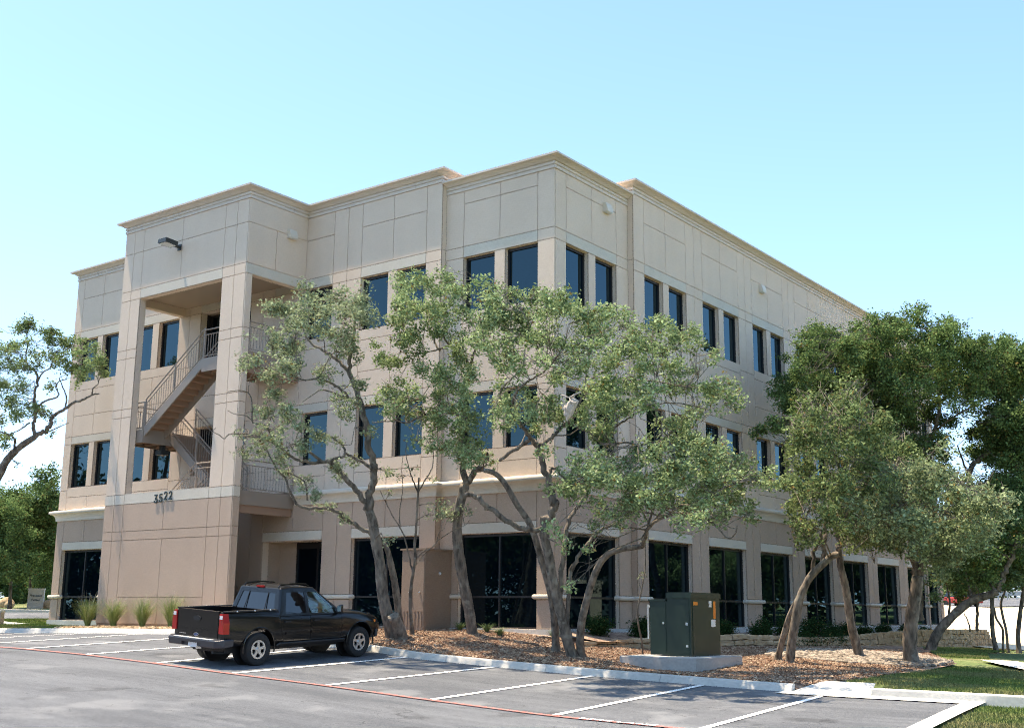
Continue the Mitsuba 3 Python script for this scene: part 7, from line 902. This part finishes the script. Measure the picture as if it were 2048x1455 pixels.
def lawn(key, label, poly, n, seed, h=.05, tones=((.075, .12, .03), (.22, .28, .09))):
    P = scatter(poly, n, seed, -.012, .0); rng = np.random.default_rng(seed); 
    dryness = np.clip((meshkit.fbm(P*[.6, .8, .1], 3, seed)-.42)*3, 0, 1)[:, None]; k = rng.uniform(size=(n, 1)); col = (np.array(tones[0])*(1-k)+np.array(tones[1])*k)*(1-dryness*.75) + np.array([.33, .27, .14])*dryness*.75
    a = rng.uniform(0, 2*np.pi, n); d = np.stack([np.cos(a), np.sin(a), np.zeros(n)], 1)*.012; l = rng.normal(size=(n, 3))*[.02, .02, 0] + np.array([0, 0, 1.0])*h*rng.uniform(.5, 1.4, (n, 1))
    V = np.stack([P-d, P+d, P+l], 1).reshape(-1, 3); add(key, (V, np.arange(3*n).reshape(-1, 3)), 'mat_tinted', color=np.repeat(col, 3, axis=0)); tag(key, label, None, None, 'stuff')
lawn('grass', 'short patchy lawn right of the asphalt, in the bottom right corner', [(ex(-4.9)+.25, -4.9), (18, -5), (18, -13), (ex(-13)+.25, -13)], 60000, 71)
lawn('grass_strip', 'green lawn behind the right hand kerb in dappled shade', [(10.45, -4.15), (18, -4.15), (16, .6), (12.3, 2.6), (11, 3.8), (9.6, 4), (9.5, 2), (9.3, -1.5), (9.2, -2.8), (10.42, -2.85)], 50000, 72)
lawn('grass_side', 'shaded lawn beyond the path near the end of the stone wall', [(9.0, 9), (7.6, 14), (7.0, 20), (5.8, 20), (5.2, 15), (7.6, 9)], 26000, 73)
lawn('grass_left', 'lawn strip at the left end of the building', [(-17.6, -4.1), (-30, -4.1), (-30, 3), (-24.3, 2), (-24.3, -.4), (-17.6, -2.9)], 26000, 74, .06, ((.08, .13, .025), (.2, .26, .07)))
# ---------------------------------------------------------------- sign, stones and small things far left
def stand(x, y): return np.array([x, y, float(land(x, y))])
k = top('monument_sign'); tag(k, 'pale stone block sign with dark lettering on the far left lawn', 'sign')
s0 = stand(-41.13, 9.51); sc = 63.5/2318; a = 52.74
Ms = trimesh.transformations.translation_matrix(s0) @ rot(a, (0, 0, 1)); w, h, dp = 30*sc, 35*sc, 16*sc
sb = add(k + '__block', aff(box((-w/2, 0, -.3), (w/2, dp, h)), Ms), 'mat_concrete'); add(k + '__cap', aff(box((-w/2-.03, -.03, h), (w/2+.03, dp+.03, h+.06)), Ms), 'mat_concrete')
add(k + '__frame', aff(cat([box((-w/2, -.02, 0), (-w/2+.05, -.001, h)), box((w/2-.07, -.02, 0), (w/2, -.001, h)), box((-w/2+.05, -.02, h-.06), (w/2-.07, -.001, h))]), Ms), 'mat_concrete')
for t, z in (('Paesanos', h*.60), ('Center', h*.36)):
    m = meshkit.text_mesh(t, .115, .01, bold=True); v = m.vertices.copy(); v[:, 0] -= m.bounds[:, 0].mean(); v[:, 0] *= .62/ (m.extents[0]) if t == 'Paesanos' else .46/m.extents[0]; m.vertices = np.stack([v[:, 0], -.003-v[:, 2], v[:, 1]+z], 1); add(k + '__lettering', aff(m, Ms), 'mat_number')
rng = np.random.default_rng(6)
for i, (u, d, r, t) in enumerate([(-44.8, 9.95, .42, 'left of the sign, nearest the left edge'), (-45.06, 9.76, .35, 'cut by the left edge of the photo'), (-43.71, 9.5, .25, 'small one right of the largest boulder'), (-40.96, 10.28, .35, 'right of the sign next to the building')]):
    k = top('boulder'); tag(k, f'tan boulder on the far left lawn, {t}', 'boulder'); p = stand(u, d); m = trimesh.creation.icosphere(2, r); m.vertices *= (1+.25*(meshkit.noise(m.vertices*4, i)[:, None]-.5)); m.vertices *= [1.2, 1, .9]; m.apply_translation(p+[0, 0, r*.3]); add(k, m, 'mat_limestone', smooth=30)
k = top('gate_post'); tag(k, 'short tan masonry post at the very left edge of the photo', 'post'); p = stand(-25.01, -1.76); add(k + '__shaft', aff(box((-.13, -.13, -.2), (.13, .13, .48)), trimesh.transformations.translation_matrix(p) @ rot(30, (0, 0, 1))), 'mat_stucco_base'); add(k + '__cap', aff(box((-.15, -.15, .48), (.15, .15, .56)), trimesh.transformations.translation_matrix(p) @ rot(30, (0, 0, 1))), 'mat_lintel')
# ---------------------------------------------------------------- red vehicle and guard rail on the far road
k = top('parked_car'); tag(k, 'distant red car on the road behind the right hand oak trunks', 'car')
p = stand(-18.35, 102.29); Mc = trimesh.transformations.translation_matrix(p+[0, 0, .05]) @ rot(-28, (0, 0, 1))
add(k + '__body', aff(tm(m3.Manifold.batch_hull([man(ball((x, y, z), .12, 1)) for x in (-2.1, 2.1) for y in (-.75, .75) for z in (.45, .85)])), Mc), 'mat_red_car', smooth=40); add(k + '__cabin', aff(tm(m3.Manifold.batch_hull([man(ball(q, .1, 1)) for q in sym([(-1.6, .7, .95), (1.0, .7, .95), (-1.2, .6, 1.45), (.4, .6, 1.45)])])), Mc), 'mat_car_glass', smooth=40)
add(k + '__roof', aff(tm(m3.Manifold.batch_hull([man(ball(q, .06, 1)) for q in sym([(-1.25, .58, 1.54), (.4, .58, 1.54)])])), Mc), 'mat_red_car', smooth=40)
for x in (-1.3, 1.3):
    for s in (1, -1): add(k + '__wheel', aff(cyl_y(x, .32, .32, s*.65, s*.9, 20), Mc), 'mat_tyre')
rl = between((-19.61, 114.09), (-8.57, 122.32), 14); k = top('guard_rail'); tag(k, 'white guard rail along the far road at the right', 'guard rail')
m = sweep(rl, [(0, .45), (.05, .5), (.05, .95), (0, 1.0)]); m.vertices[:, 2] += land(m.vertices[:, 0], m.vertices[:, 1]); add(k + '__beam', m, 'mat_concrete')
for q in rl: z = float(land(*q)); add(k + '__post', box((q[0]-.06, q[1]-.06, z-.2), (q[0]+.06, q[1]+.06, z+.9)), 'mat_concrete')
print('leaves', count, 'entries', len(scene))
